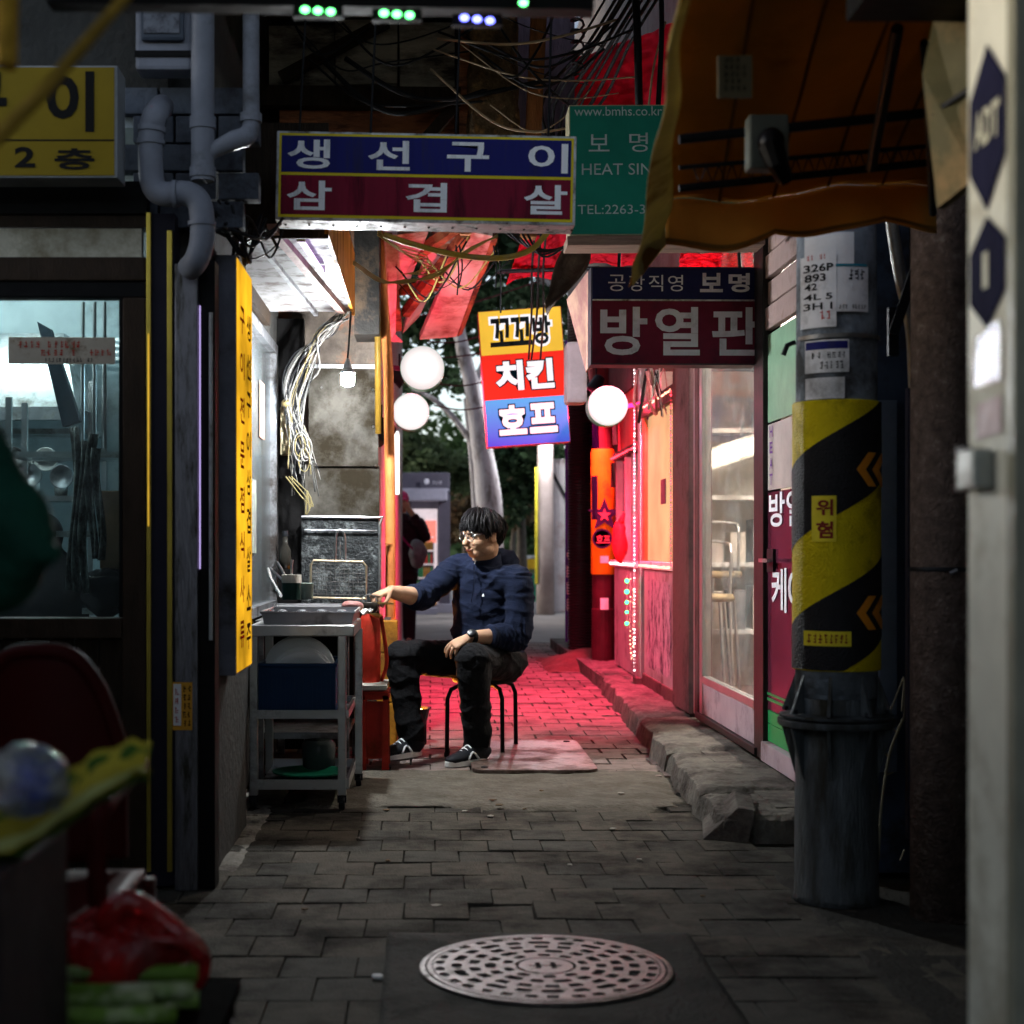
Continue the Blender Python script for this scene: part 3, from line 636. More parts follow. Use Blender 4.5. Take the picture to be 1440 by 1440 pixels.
for i,(x,y,h) in enumerate(((1.72,9.35,.62),(1.9,10.0,.75))):
    st = thing('bar_stool', ('nearer','farther')[i]+' slim metal stool inside the lit workshop','stool',(x,y,.13),'workshop stools')
    MB().lathe([(.13,h),(.14,h+.02),(.13,h+.045)],(x,y,.13),20).build('seat', mat('tan_seat',(.3,.22,.12),.5), st, smooth=True)
    for a in range(4): MB().tube([(x+.09*math.cos(a*1.571+.4),y+.09*math.sin(a*1.571+.4),.13+h),(x+.15*math.cos(a*1.571+.4),y+.15*math.sin(a*1.571+.4),.13)],.01).build('leg', steel, st)
    MB().tube([(x+.12,y+.05,.13+h),(x+.13,y+.06,.13+h+.3),(x+.1,y+.12,.13+h+.36),(x-.1,y+.12,.13+h+.36),(x-.12,y+.06,.13+h+.3),(x-.12,y+.05,.13+h)],.01,8,4).build('back_frame', steel, st)
lp = thing('wall_lamp','bright strip lamp glowing on the back wall of the workshop','lamp',(2.1,10.5,1.7)); MB().bar((1.66,10.2,1.60),(2.45,10.15,1.86),.05,.10).build('diffuser', glow('strip_lamp',(1,.86,.66),9), lp); MB().bar((1.66,10.24,1.60),(2.45,10.19,1.86),.02,.14).build('back_plate', white_paint, lp)
cabt = thing('white_shelf','pale shelving stacked with boxes at the back of the workshop','shelf',(2.0,10.4,.13))
for z in (.5,.95,1.4,1.85): MB().lo((1.66,10.25,z),(2.5,10.58,z+.03)).build('shelf', white_paint, cabt)
for x in (1.66,2.5): MB().lo((x,10.25,.13),(x+.03,10.58,2.1)).build('side', white_paint, cabt)
rr = random.Random(5)
for i in range(10):
    MB().lo((1.72+(i%5)*.15,10.28,(.53,.98)[i//5]),(1.82+(i%5)*.15,10.5,(.53,.98)[i//5]+rr.uniform(.12,.3))).build('stock_box', (pale_film,wall_w,steel_dull)[i%3], label='box of stock on the pale workshop shelving', cat='box', group='boxes on the workshop shelving')
# -- column, then the panel with the peeling poster and the amber window
cpost = MB().lo((RX-.03,8.70,.13),(RX+.1,9.28,2.7)).build('corner_post', maroon, bevel=.008, label='dark maroon post between the glass door and the amber window', cat='post')
aw = thing('amber_window','amber lit window with peeling poster panel below on the right','window',(RX,10.05,.14))
rb('lower_panel',9.32,10.72,.14,.93,pinkwall,aw,RX,.08,.004)
rb('plinth',9.3,10.74,.1,.2,maroon,aw,RX-.012,.1,.004)
rb('sill',9.3,10.74,.935,.985,white_paint,aw,RX-.03,.1,.004)
rb('side_frame',9.30,9.38,.99,2.1,maroon,aw,RX-.01,.08); rb('side_frame',10.62,10.74,.99,2.1,mat('orange_wood',(.32,.13,.04),.5,var=.3,bump=.1),aw,RX-.01,.08)
rb('lit_pane',9.385,10.615,.99,1.98,glow('amber_pane',(1,.56,.27),.85,.25,2.5),aw,RX+.012,.02)
rb('head',9.3,10.74,1.985,2.08,maroon,aw,RX-.02,.1)
rb('dark_patch',9.75,9.95,1.36,1.52,mat('tape_patch',(.1,.06,.07),.6),aw,RX+.0,.004)
pst = MB()
rr = random.Random(11)
def poster(u,v): 
    yy = 9.5+1.05*u; e = .05*noise.noise(V((u*9,v*9,3)))
    return (RX-.004-.006*abs(noise.noise(V((u*14,v*14,0)))), yy+e, .26+.6*v+e)
pst.sheet(poster,20,20); pst.build('peeling_poster', mat('poster_pink',(.55,.42,.5),.7,var=.3,scale=9,bump=.3,dirt=(.07,.035,.06),damt=.55,dscale=9,stretch=(1,1.3,.7)), aw)
def beads(name, pts, step, m_, par, r=.008, **k):
    b = MB(); pts = [V(p) for p in pts]
    for a, c in zip(pts, pts[1:]):
        n = max(1,int((c-a).length/step))
        for i in range(n): b.ball(a.lerp(c,(i+.5)/n)+V((0,random.uniform(-.006,.006),random.uniform(-.004,.004))), r*random.uniform(.7,1.1), 6, 4)
    return b.build(name, m_, par, **k)
warm_led = glow('warm_led',(1,.32,.2),7); red_led = glow('red_led',(1,.03,.05),9); white_led = glow('white_led',(1,.85,.85),7); green_led = glow('green_led',(.05,1,.25),6)
def ledtape(label, pts, m_, step=.024, r=.006):
    t = thing('led_tape', label, 'light string', pts[0], 'light strings on the right shopfronts')
    MB().tube(pts,.004,6).build('wire', cable_grey, t); beads('bulbs', pts, step, m_, t, r, kind='stuff'); return t
x_ = RX-.035
ledtape('red bead light string along the head of the amber window', [(x_,9.3,2.04),(x_,10.76,2.04)], warm_led)
ledtape('red bead light string up the near side of the amber window', [(x_,9.31,.96),(x_,9.31,2.04)], red_led)
ledtape('white bead light string along the amber window sill', [(x_,9.32,.955),(x_,10.74,.955)], warm_led)
ledtape('white bead light string up the post left of the amber window', [(x_-.02,10.82,.2),(x_-.02,10.82,2.35)], white_led, .026)
ledtape('red bead light string looping down by the green bulbs', [(x_-.03,10.95,.9),(x_-.03,10.98,.4),(x_-.03,10.9,.28),(x_-.03,10.82,.3),(x_-.03,10.8,.8)], warm_led, .03)
ledtape('green bulbs hanging on the post left of the amber window', [(x_-.05,11.0,.88),(x_-.05,11.0,.5)], green_led, .07, .018)
rp = thing('lit_post','pale steel post strung with white lights left of the amber window','post',(RX,10.85,.13))
rb('tube',10.78,10.9,.13,2.6,alu,rp,RX-.02,.08,.006); rb('foot',10.74,10.94,.1,.16,maroon,rp,RX-.05,.14)
# -- red window further on
rw = thing('red_window','small red lit window with bars left of the amber window','window',(RX,11.8,.14))
rb('lower_panel',10.95,12.6,.13,.93,pinkwall,rw,RX+.02,.08); rb('sill',10.95,12.6,.935,.98,white_paint,rw,RX-.02,.1)
rb('pane',11.05,12.3,.985,1.76,mat('violet_pane',(.25,.1,.2),.15,var=.4,bump=.02),rw,RX+.05,.02)
for y in (11.0,11.35,11.75,12.3): rb('bar',y,y+.05,.985,1.78,mat('pink_bar',(.55,.38,.4),.5),rw,RX,.05)
rb('head',10.95,12.4,1.78,1.84,maroon,rw,RX-.02,.1)
MB().lo((RX+.05,10.95,1.84),(RX+.15,12.6,2.4)).build('panel', mat('red_panel',(.4,.06,.06),.5,var=.3), rw)
ledtape('red bead light string sloping along the head of the red window', [(x_,10.95,1.80),(x_,12.4,1.80)], red_led)
ledtape('white bead light string along the sill of the red window', [(x_,10.95,.955),(x_,12.5,.955)], white_led)
bag = MB().ball((RX-.13,11.05,1.12),(.055,.06,.15),16,12).wobble(.02,16,3)
bag.tube([(RX-.13,11.05,1.24),(RX-.10,11.05,1.33)],[.03,.01],8).build('red_bag', mat('red_bag',(.7,.02,.03),.4,bump=.3,bscale=40), smooth=True, label='red plastic bag hanging by the red window', cat='bag')
# -- the red floodlights of the bar
red_lens = glow('red_lens',(1,.03,.07),14)
def flood(label, p, aim, watt, ang, col=(1,.05,.14)):
    p, aim = V(p), V(aim); dr = (aim-p).normalized(); Q = V((0,0,-1)).rotation_difference(dr); Mx = Matrix.Translation(p) @ Q.to_matrix().to_4x4()
    t = thing('red_floodlight',label,'lamp',p,'red floodlights of the bar')
    MB(Mx).lathe([(.03,.09),(.045,.08),(.06,.0),(.075,-.05),(.071,-.05),(.056,.0),(.04,.03)],seg=20).build('hood', dark_metal, t, autosm=True)
    MB(Mx).lathe([(.004,.012),(.05,.012),(.05,.004),(.004,.002)],seg=20).build('lens', red_lens, t)
    MB().bar(p+V((0,0,.03)),p+V((0,0,.16)),.015).build('bracket', dark_metal, t)
    l = bpy.data.lights.new('red_flood','SPOT'); l.energy = watt*LAMP*1.9; l.color = col; l.spot_size = R(ang); l.spot_blend = 1; l.shadow_soft_size = .04
    o = bpy.data.objects.new('flood_light', l); COL.objects.link(o); o.parent = t; o.location = dr*.03; o.rotation_mode = 'QUATERNION'; o.rotation_quaternion = Q
flood('red floodlight under the eaves right of the round white sign',(1.36,10.2,2.45),(.4,10.9,0),640,125)
flood('red floodlight further on above the small red window',(1.4,12.9,2.45),(.2,12.6,0),480,130)
flood('red floodlight on the left wall turned up to the eaves',(-.285,8.9,1.75),(.2,9.6,2.7),55,120)
flood('red floodlight on the left wall lighting the right shopfronts',(-.22,10.9,2.3),(1.5,11.0,1.2),260,100)
# -- wrapped orange column, ribbed conduit, purple banner
oc = thing('orange_column','orange wrapped column with dark star emblem beside the ribbed conduit','column',(X(848,13.2),13.2,.0))
cx, cyy = X(848,13.2), 13.2
MB().lathe([(.1,0),(.1,.55),(.095,.56),(.095,.85)],(cx,cyy,0),20).build('base', mat('red_dark_wrap',(.07,.012,.02),.5,var=.4), oc, smooth=False)
MB().lathe([(.1,.852),(.104,.87),(.104,1.9),(.095,1.93)],(cx,cyy,0),24).build('wrap', mat('orange_wrap',(.9,.33,.01),.55,var=.2,scale=4,bump=.06,dirt=(.2,.03,.02),damt=.3), oc, autosm=True)
MB().lathe([(.09,1.93),(.09,3.4)],(cx,cyy,0),20).build('shaft', mat('red_shaft',(.14,.03,.03),.6,var=.4), oc)
def star(c,r,n=5,k=.42,y=-.108):
    return [V((c[0]+(r if i%2==0 else r*k)*math.sin(math.pi*i/n), cyy+y, c[1]+(r if i%2==0 else r*k)*math.cos(math.pi*i/n))) for i in range(2*n)]
em = MB(); em.prism(star((cx+.0,1.36),.15),(0,-.003,0)); em.build('emblem', mat('violet_emblem',(.05,.015,.08),.5), oc)
em = MB(); em.lathe([(.085,-.001),(.085,.001),(.07,.001),(.07,-.001)],(cx-.02,cyy-.108,1.16),24,'Y'); em.build('emblem', MATS['violet_emblem'], oc)
em = MB(); em.prism(star((cx+.0,1.36),.06,y=-.1115),(0,-.002,0)); em.text('호프',(cx-.07,cyy-.1105,1.12),UX,UZ,.12,.07,.02); em.build('emblem', mat('pink_print',(.8,.15,.2),.5), oc)
for z,h in ((.98,.06),(.60,.1)):
    MB().box((cx+.0,cyy-.105,z),(.07,.004,h)).build('sticker', letter_white, oc)
rc = thing('ribbed_conduit','thick black ribbed conduit rising beside the purple banner','pipe',(X(816,14.8),14.8,.05))
prof = []
for i in range(120): prof += [(.105,i*.028),(.125,i*.028+.008),(.125,i*.028+.018),(.105,i*.028+.026)]
MB().lathe(prof,(X(816,14.8),14.8,.05),20).build('hose', mat('black_ribbed',(.03,.02,.022),.35,bump=.02), rc)
pb = thing('purple_banner','narrow purple banner with white letters behind the ribbed conduit','banner',(X(799,15.6),15.6,.1))
MB().lo((X(795,15.6),15.6,.12),(X(818,15.6),15.63,3.2)).build('cloth', mat('purple_cloth',(.12,.02,.3),.6,var=.2), pb)
lt = MB()
for i,ch in enumerate('OKIM'): MB().text(ch,(X(797,15.6),15.597,.95-i*.17),UX,UZ,.1,.12,.02).build('letter', letter_white, pb)
md = MB().sheet(lambda u,v: (X(825,14.3)+(u-.5)*.9, 14.0+(v-.5)*1.6, max(0,.16*(1-((u-.5)*2)**2)*(1-((v-.5)*2)**2))+.03*noise.noise(V((u*6,v*6,0)))-.005),30,30)
md.build('sandbag_heap', mat('sandbags',(.12,.06,.05),.9,var=.4,bump=.5), smooth=True, label='low dark heap of sandbags round the foot of the conduit', cat='heap')
# red lit pipes on the wall beyond
for i,(px,d,r) in enumerate(((866,13.5,.03),(874,13.8,.02),(882,14.1,.035),(858,14.4,.025),(840,14.8,.03))):
    MB().tube([(RX+.1-.01*i,d,.1),(RX+.1-.01*i,d,1.2),(RX+.08,d,2.2),(RX-.02-.05*(i%2),d-.1,3.3)],r,10).build('wall_pipe', mat('red_pipe',(.5,.2,.2),.45,var=.3), label='thin pipe climbing the red lit wall, %s from the orange column'%('fifth','fourth','third','second','first')[i], cat='pipe', group='pipes on the red lit wall', smooth=True)
MB().lo((RX+.12,12.4,.0),(RX+.5,16.4,3.6)).build('bar_wall', mat('bar_wall',(.2,.1,.1),.7,var=.4,scale=6,bump=.4,dirt=(.1,.04,.04),damt=.4), label='grimy red lit wall behind the thin pipes on the right', cat='wall')

rr = random.Random(17)
for i,(px,py,w,h,mm) in enumerate(((838,610,9,42,'purple_cloth'),(866,600,8,50,'pink_bar'),(876,560,10,38,'red_panel'),(862,668,7,34,'maroon_post'),(836,700,8,60,'violet_emblem'))):
    c = at(px,py,12.6-.1*i); MB().sheet(lambda u,v,c=c,w=w,h=h,i=i: c+V(((u-.5)*w*12.6/FOC,.02*math.sin(u*5+i+v*3),(v-.5)*h*12.6/FOC)),8,8,thick=(0,.004,0)).build('pennant', MATS[mm], smooth=True, label='small ragged pennant by the orange column, %s of five'%('first','second','third','fourth','fifth')[i], cat='pennant', group='pennants by the orange column')
pw = thing('bar_wires','loose red lit wires hanging under the maroon sign','cables',(1.4,11,2.4))
for i in range(9): 
    a = rr.uniform(905,935); MB().tube([at(a,515+rr.uniform(0,8),9.6),at(a+rr.uniform(-8,8),540+rr.uniform(0,20),9.7),at(a+rr.uniform(-18,18),560+rr.uniform(-10,40),9.8),at(a+rr.uniform(-14,14),520,9.8)],rr.choice((.004,.007,.01)),6,5).build('cable', rr.choice((cable_black,MATS['red_pipe'],cable_grey)), pw, smooth=True)
# ---------------------------------------------------------------- hanging signs
def M_at(c, ry_=0, rz_=0): return Matrix.Translation(V(c)) @ Matrix.Rotation(rz_,4,'Z') @ Matrix.Rotation(ry_,4,'Y')
deep_blue = mat('sign_navy',(.012,.014,.15),.6,var=.2,scale=3,bump=.03,spec=.15,dirt=(.03,.03,.08),damt=.3,stretch=(4,4,.5))
sign_maroon = mat('sign_maroon',(.22,.006,.03),.6,spec=.15,var=.25,scale=3,bump=.03,dirt=(.08,.01,.02),damt=.35,stretch=(4,4,.5))
sign_yellow = mat('sign_yellow',(.75,.58,.01),.5,spec=.2,var=.12,bump=.03)
zinc = mat('zinc_edge',(.5,.51,.52),.45,.4,var=.25,scale=9,bump=.1,dirt=(.12,.1,.09),damt=.4,dscale=14)
# grilled fish sign
d = 5.2; k = d/FOC; c0 = at(599,250,d); MM = M_at(c0, R(1.1))
def sl(px, py): return ((px-599)*k, 0, -(py-250)*k)
def sbox(name, p0, p1, y0, y1, dy0, dy1, m_, par, Mx, f, bevel=0):
    a, b = f(p0,y1), f(p1,y0); return MB(Mx).lo((a[0],dy0,a[2]),(b[0],dy1,b[2])).build(name, m_, par, bevel=bevel)
s1 = thing('fish_sign','wide navy and maroon box sign hanging across the alley mouth','sign',c0)
sbox('casing',388,810,187.5,313,0,.15,zinc,s1,MM,sl,.004)
sbox('border',392,806,191,309,-.003,-.001,sign_yellow,s1,MM,sl)
sbox('upper_face',395.5,802.5,194.5,245.5,-.005,-.0035,deep_blue,s1,MM,sl)
sbox('lower_face',395.5,802.5,250,305,-.005,-.0035,sign_maroon,s1,MM,sl)
def put(mb, f, ch, p0, p1, y0, y1, bold=.02, dy=-.0055, out=0):
    a = f(p0-out,y1+out); b = f(p1+out,y0-out); return mb.text(ch,(a[0],dy,a[2]),UX,UZ,b[0]-a[0],b[2]-a[2],bold)
for ch,a,b in (('생',404,464),('선',517,576),('구',628,687),('이',742,798)): put(MB(MM),sl,ch,a,b,199.5,241).build('letter', letter_white, s1)
for ch,a,b in (('삼',404,467),('겹',571,629),('살',737,798)): put(MB(MM),sl,ch,a,b,257.5,299).build('letter', letter_white, s1)
for px in (420,520,640,770): MB(MM).tube([sl(px,188),(sl(px,188)[0]+.01,.1,.75)],.004,6).build('hanger_wire', cable_black, s1)
rv = MB(MM)
for px in range(400,810,34): rv.ball((sl(px,0)[0],.075,sl(0,313)[2]-.001),(.005,.005,.003),6,4)
rv.build('rivets', dark_metal, s1)
# radiator panel sign
d2 = 7.0; k2 = d2/FOC; c2 = at(955,444,d2); M2 = M_at(c2,R(.2))
def s2f(px,py): return ((px-955)*k2,0,-(py-444)*k2)
s2 = thing('maroon_sign','maroon sign with large white letters under the amber awning','sign',c2)
sbox('casing',831,1078,375,513,0,.14,mat('dark_casing',(.05,.045,.055),.5,.3,bump=.08),s2,M2,s2f,.004)
sbox('upper_face',833,1076,377,421,-.004,-.001,mat('sign_navy_dark',(.008,.01,.06),.6,spec=.15,var=.2),s2,M2,s2f)
sbox('lower_face',833,1076,423.5,511,-.004,-.001,mat('sign_maroon_dark',(.13,.008,.028),.6,spec=.15,var=.3,scale=4,dirt=(.05,.015,.03),damt=.3),s2,M2,s2f)
sbox('seam',833,1076,421.2,423.3,-.004,-.001,zinc,s2,M2,s2f)
letter_grey = mat('letter_grey',(.6,.59,.68),.6,dirt=(.4,.38,.45),damt=.3,dscale=8,var=.12,scale=10)
for ch,a,b in (('공',855,879),('장',884,906),('직',912,932),('영',939,960)): put(MB(M2),s2f,ch,a,b,387,410,.0,-.0045).build('letter', letter_grey, s2)
for ch,a,b in (('보',984,1016),('명',1024,1054)): put(MB(M2),s2f,ch,a,b,384,411,.03,-.0045).build('letter', letter_grey, s2)
for ch,a,b in (('방',844,910),('열',921,984),('판',1001,1068)): put(MB(M2),s2f,ch,a,b,432,500,.022,-.0045).build('letter', letter_grey, s2)
for px in (870,1040): MB(M2).tube([s2f(px,376),(s2f(px,376)[0]+.05,.3,.62)],.008,8).build('bracket', dark_metal, s2)
MB().bar((c2.x+.39,7.07,c2.z+.1),(1.66,7.07,c2.z+.1),.03).build('bracket', dark_metal, s2)
# heat sink sign
d3 = 6.3; k3 = d3/FOC; c3 = at(900,240,d3); M3 = M_at(c3,R(-.3))
def s3f(px,py): return ((px-900)*k3,0,-(py-240)*k3)
s3 = thing('green_sign','teal green sign with thin white lettering behind the awning flap','sign',c3)
sbox('casing',800.5,1040,147,331,0,.16,mat('cream_casing',(.55,.5,.33),.5,var=.2,dirt=(.2,.15,.08),damt=.3),s3,M3,s3f,.004)
sbox('face',802,1038,149,329,-.003,-.001,mat('teal_face',(.012,.25,.18),.6,spec=.15,var=.2,scale=3,bump=.02),s3,M3,s3f)
sbox('timber_rail',797,1075,332,345,-.01,.17,mat('weathered_rail',(.33,.22,.17),.7,var=.4,scale=6,bump=.3,stretch=(1,6,6)),s3,M3,s3f,.003)
pale = mat('letter_pale',(.55,.68,.68),.5,var=.3,scale=15)
for tx,a,b,y0,y1 in (('www.bmhs.co.kr',808,931,150,163),('보',828,857,189,213),('명',885,911,187,214),('HEAT SINK',818,934,230,246),('TEL:2263-32',812,918,288,301)):
    MB(M3).text(tx,(s3f(a,y1)[0],-.0035,s3f(0,y1)[2]),UX,UZ,(b-a)*k3,(y1-y0)*k3).build('lettering', pale, s3)
rb_ = MB(M3)
for i in range(24): a = s3f(806+i*9.6,328); rb_.box((a[0],-.0022,0),(.002,.002,178*k3))
rb_.build('ribs', MATS['teal_face'], s3)
# chicken and beer sign, lit
d4 = 11.0; k4 = d4/FOC; c4 = at(737,530,d4); M4 = M_at(c4,R(-4.1))
s4 = thing('chicken_sign','lit yellow, red and blue hanging sign tilted over the alley','sign',c4)
hw, hh = 58.7*k4, 95.8*k4
MB(M4).lo((-hw,0,-hh),(hw,.14,hh)).build('casing', mat('sign_side',(.5,.12,.12),.5), s4, bevel=.004)
def band(name, f0, f1, m_): return MB(M4).lo((-hw+.005,-.004,hh-2*hh*f1+.001),(hw-.005,-.001,hh-2*hh*f0)).build(name, m_, s4)
band('yellow_face',.004,.325,glow('sign_lit_yellow',(1,.62,.06),.85,.12))
band('red_face',.325,.655,glow('sign_lit_red',(1,.035,.02),.85,.1))
gm = glow('sign_lit_blue',(.1,.3,.85),.8); N = gm.node_tree.nodes; L = gm.node_tree.links
g = N.new('ShaderNodeNewGeometry'); sx = N.new('ShaderNodeSeparateXYZ'); L.new(g.outputs['Position'],sx.inputs[0]); mr = N.new('ShaderNodeMapRange'); L.new(sx.outputs[2],mr.inputs[0])
mr.inputs[1].default_value = c4.z-hh; mr.inputs[2].default_value = c4.z-hh+.66*hh; cr = N.new('ShaderNodeValToRGB'); L.new(mr.outputs[0],cr.inputs[0])
cr.color_ramp.elements[0].color = (.07,.08,.8,1); cr.color_ramp.elements[1].color = (.1,.52,1,1); L.new(cr.outputs[0],N['Principled BSDF'].inputs['Emission Color'])
band('blue_face',.655,.996,gm)
lit_white = glow('lit_letter_white',(.95,.95,1),1.05); ink = mat('sign_ink',(.005,.02,.02),.5,var=.1,bump=0); ink_e = glow('sign_outline_dark',(.01,.03,.05),.2)
def cl(ch, cx_, cz_, w, h, bold, dy, mb): return mb.text(ch,(cx_-w/2,dy,cz_-h/2),UX,UZ,w,h,bold)
rowz = [hh-2*hh*.165, hh-2*hh*.485, hh-2*hh*.81]
for ch,cx_,w in (('꼬',-.145,.16),('꼬',.0,.16),('방',.15,.13)):
    cl(ch,cx_,rowz[0],w+.03,.24,.075,-.0055,MB(M4)).build('letter_outline', lit_white, s4); cl(ch,cx_,rowz[0],w,.205,.03,-.0075,MB(M4)).build('letter', ink, s4)
for r_,txt,w in ((1,'치킨',.2),(2,'호프',.2)):
    for j,ch in enumerate(txt):
        cx_ = (-.105,.115)[j]; cl(ch,cx_,rowz[r_],w+.018,.235,.085,-.0055,MB(M4)).build('letter_outline', ink_e, s4); cl(ch,cx_,rowz[r_],w,.215,.05,-.0075,MB(M4)).build('letter', lit_white, s4)
for px in (749,757): MB().tube([at(px,434,10.95),at(px-2,330,10.6),at(px+4,250,10.2)],.008,6).build('hanger_wire', cable_black, s4)
# round light boxes
rl = glow('round_lightbox',(1,1,.98),1.12); 
N = rl.node_tree.nodes; L = rl.node_tree.links; tcn = N.new('ShaderNodeTexCoord'); ln_n = N.new('ShaderNodeVectorMath'); ln_n.operation = 'LENGTH'; L.new(tcn.outputs['Object'], ln_n.inputs[0]); mrn = N.new('ShaderNodeMapRange'); L.new(ln_n.outputs['Value'], mrn.inputs[0])
mrn.inputs[1].default_value = .08; mrn.inputs[2].default_value = .165; mrn.inputs[3].default_value = 1.5*LAMP; mrn.inputs[4].default_value = .72*LAMP; L.new(mrn.outputs[0], N['Principled BSDF'].inputs['Emission Strength'])
rim_g = mat('green_rim',(.03,.35,.14),.4)
for i,(px,py,r,d,side) in enumerate(((594,519,31,10.4,-1),(578,580,26,10.9,-1),(853,572,28,10.6,1))):
    c = at(px,py,d); rr_ = r*d/FOC
    t = thing('round_lightbox',('upper of two glowing round white signs on the left wall','lower of two glowing round white signs on the left wall','glowing round white sign on the right under the maroon sign')[i],'light',c,'round glowing signs')
    MB().lathe([(rr_,-.07),(rr_*1.0,.07)],c,40,'Y').build('rim', rim_g, t, autosm=True)
    MB().lathe([(rr_*.985,.0705),(rr_*.97,.082),(rr_*.7,.09),(.01,.092)],c,40,'Y').build('lit_face', rl, t, smooth=True)
    MB().lathe([(.01,-.092),(rr_*.7,-.09),(rr_*.97,-.082),(rr_*.985,-.0705)],c,40,'Y').build('lit_face', rl, t, smooth=True)
    e = c+V((side*(rr_+.16),0,.03)); MB().bar(c+V((side*rr_*.9,0,0)),e,.03).bar(e+V((0,0,-.12)),e+V((0,0,.12)),.04).build('bracket', mat('violet_bracket',(.12,.03,.1),.5), t)
# weathered panel left of the maroon sign
wp = MB().prism([at(797,421,7.5),at(827,381,7.4),at(834,512,7.4),at(824,521,7.5)],(.01,.1,0)).build('weathered_panel', mat('stained_cream',(.5,.3,.22),.6,var=.4,scale=8,bump=.1,dirt=(.25,.07,.12),damt=.45,stretch=(1,1,.3)), label='stained cream side panel hanging left of the maroon sign', cat='panel')
MB().lo(at(797,480,8.6),at(826,566,8.6)+V((0,.2,0))).build('wall_box', mat('pinkish_box',(.34,.27,.3),.5), bevel=.02, label='grey rounded box behind the stained cream panel', cat='box')
# small lit strip sign on the left wall
ss = thing('strip_sign','narrow glowing white sign with green mark past the orange post','sign',at(556,660,10.2))
MB().lo(at(544,694,10.2),at(561,606,10.2)+V((0,.25,0))).build('lit_box', glow('strip_white',(.9,1,.93),1.6), ss, bevel=.01)
MB().prism([at(547,642,10.19),at(556,658,10.19),at(547,662,10.19)],(0,-.004,0)).build('mark', mat('green_mark',(.02,.35,.1),.5), ss)
# ---------------------------------------------------------------- overhead: upper storey, eaves, awnings, cables
def cloth(name, col, tr=.45, var=.25, scale=3, bump=.2, dirt=None, damt=.3):
    m = mat(name, col, .7, var=var, scale=scale, bump=bump, bscale=18, dirt=dirt, damt=damt)
    nt = m.node_tree; N = nt.nodes; L = nt.links
    if 'Translucent BSDF' in N: return m
    b = N['Principled BSDF']; t = N.new('ShaderNodeBsdfTranslucent'); mx = N.new('ShaderNodeMixShader'); mx.inputs[0].default_value = tr
    L.new(b.inputs['Base Color'].links[0].from_socket, t.inputs[0]); L.new(b.outputs[0], mx.inputs[1]); L.new(t.outputs[0], mx.inputs[2]); L.new(mx.outputs[0], N['Material Output'].inputs[0])
    return m
board_m = mat('grey_board',(.3,.26,.2),.75,var=.5,scale=4,bump=.4,dirt=(.04,.03,.025),damt=.45,stretch=(1,1,3))
rust_board = mat('rusty_board',(.3,.11,.05),.75,var=.45,scale=5,bump=.3,dirt=(.04,.02,.015),damt=.4,stretch=(1,1,4))
us = thing('upper_storey','patched timber upper storey overhanging the alley above the wide sign','building',(-.2,7.1,2.7))
MB().lo((-1.2,7.12,2.9),(.36,8.6,6)).build('wall', timber_dark, us)
yq = 7.0
rr = random.Random(21)
for i,(a,b,y0,y1,mm) in enumerate(((380,470,36,124,board_m),(472,560,30,120,board_m),(562,640,34,126,board_m),(395,520,150,240,rust_board),(523,640,152,240,rust_board),(380,640,-40,28,timber_dark))):
    MB().lo((X(a,yq),yq-rr.uniform(0,.03),Z(y1,yq)),(X(b,yq),yq+.05,Z(y0,yq))).wobble(.012,4,i).build('board', mm, us, bevel=.004)
MB().bar(at(370,137,6.95),at(648,140,6.95),.08,.09).build('beam', timber_dark, us); MB().bar(at(652,20,6.93),at(655,330,6.93),.04,.05).build('post', rust_board, us)
MB().bar(at(395,110,6.9),at(545,30,6.9),.05,.05).bar(at(560,240,6.9),at(640,150,6.9),.05,.05).build('brace', timber_dark, us)
tr_ = MB().tube([at(692,-40,6.95),at(692,80,6.92),at(694,180,6.95),at(690,300,6.97)],[.11,.115,.12,.11],14,6); tr_.wobble(.045,7).build('rough_post', mat('rough_bark',(.12,.08,.045),.9,var=.7,scale=12,bump=.9,dirt=(.35,.2,.08),damt=.3,dscale=7), us, smooth=True)
MB().bar(at(758,10,6.9),at(743,335,6.9),.075,.07).build('post', mat('orange_timber',(.27,.11,.04),.65,var=.4,scale=7,bump=.3,stretch=(6,6,1)), us, bevel=.004)
MB().lo((X(728,7.3),7.3,2.95),(X(808,7.3),8.3,5)).build('wall', mat('mauve_wall',(.17,.13,.17),.7,var=.4,bump=.3,stretch=(4,1,1)), us)
# far part of the left building
lb = thing('left_house','red lit house along the left of the alley beyond the steel panel','house',(-.6,10,0))
MB().lo((-2.5,8.36,0),(-.30,16.5,3.3)).build('wall', mat('left_far_wall',(.4,.33,.32),.7,var=.3,scale=4,bump=.3,dirt=(.15,.1,.1),damt=.35), lb)
MB().lo((-2.5,8.36,3.3),(-.30,14,6.5)).build('wall', MATS['left_far_wall'], lb)
eave_p = mat('eave_paint',(.55,.42,.38),.6,var=.25,scale=5,bump=.15,dirt=(.2,.08,.06),damt=.35)
for i,(q0,q1,q2,q3,dn,df) in enumerate((((655,325),(693,332),(642,474),(590,478),8.7,10.2),((610,322),(645,325),(590,445),(566,470),8.9,10.5),((560,330),(603,325),(575,400),(545,430),8.6,10.0),((692,333),(700,336),(650,470),(643,474),8.72,10.2))):
    MB().prism([at(*q0,dn),at(*q1,dn),at(*q2,df),at(*q3,df)],(.0,.015,.05)).build('eave_board', eave_p if i < 3 else rust_board, lb, bevel=.004)
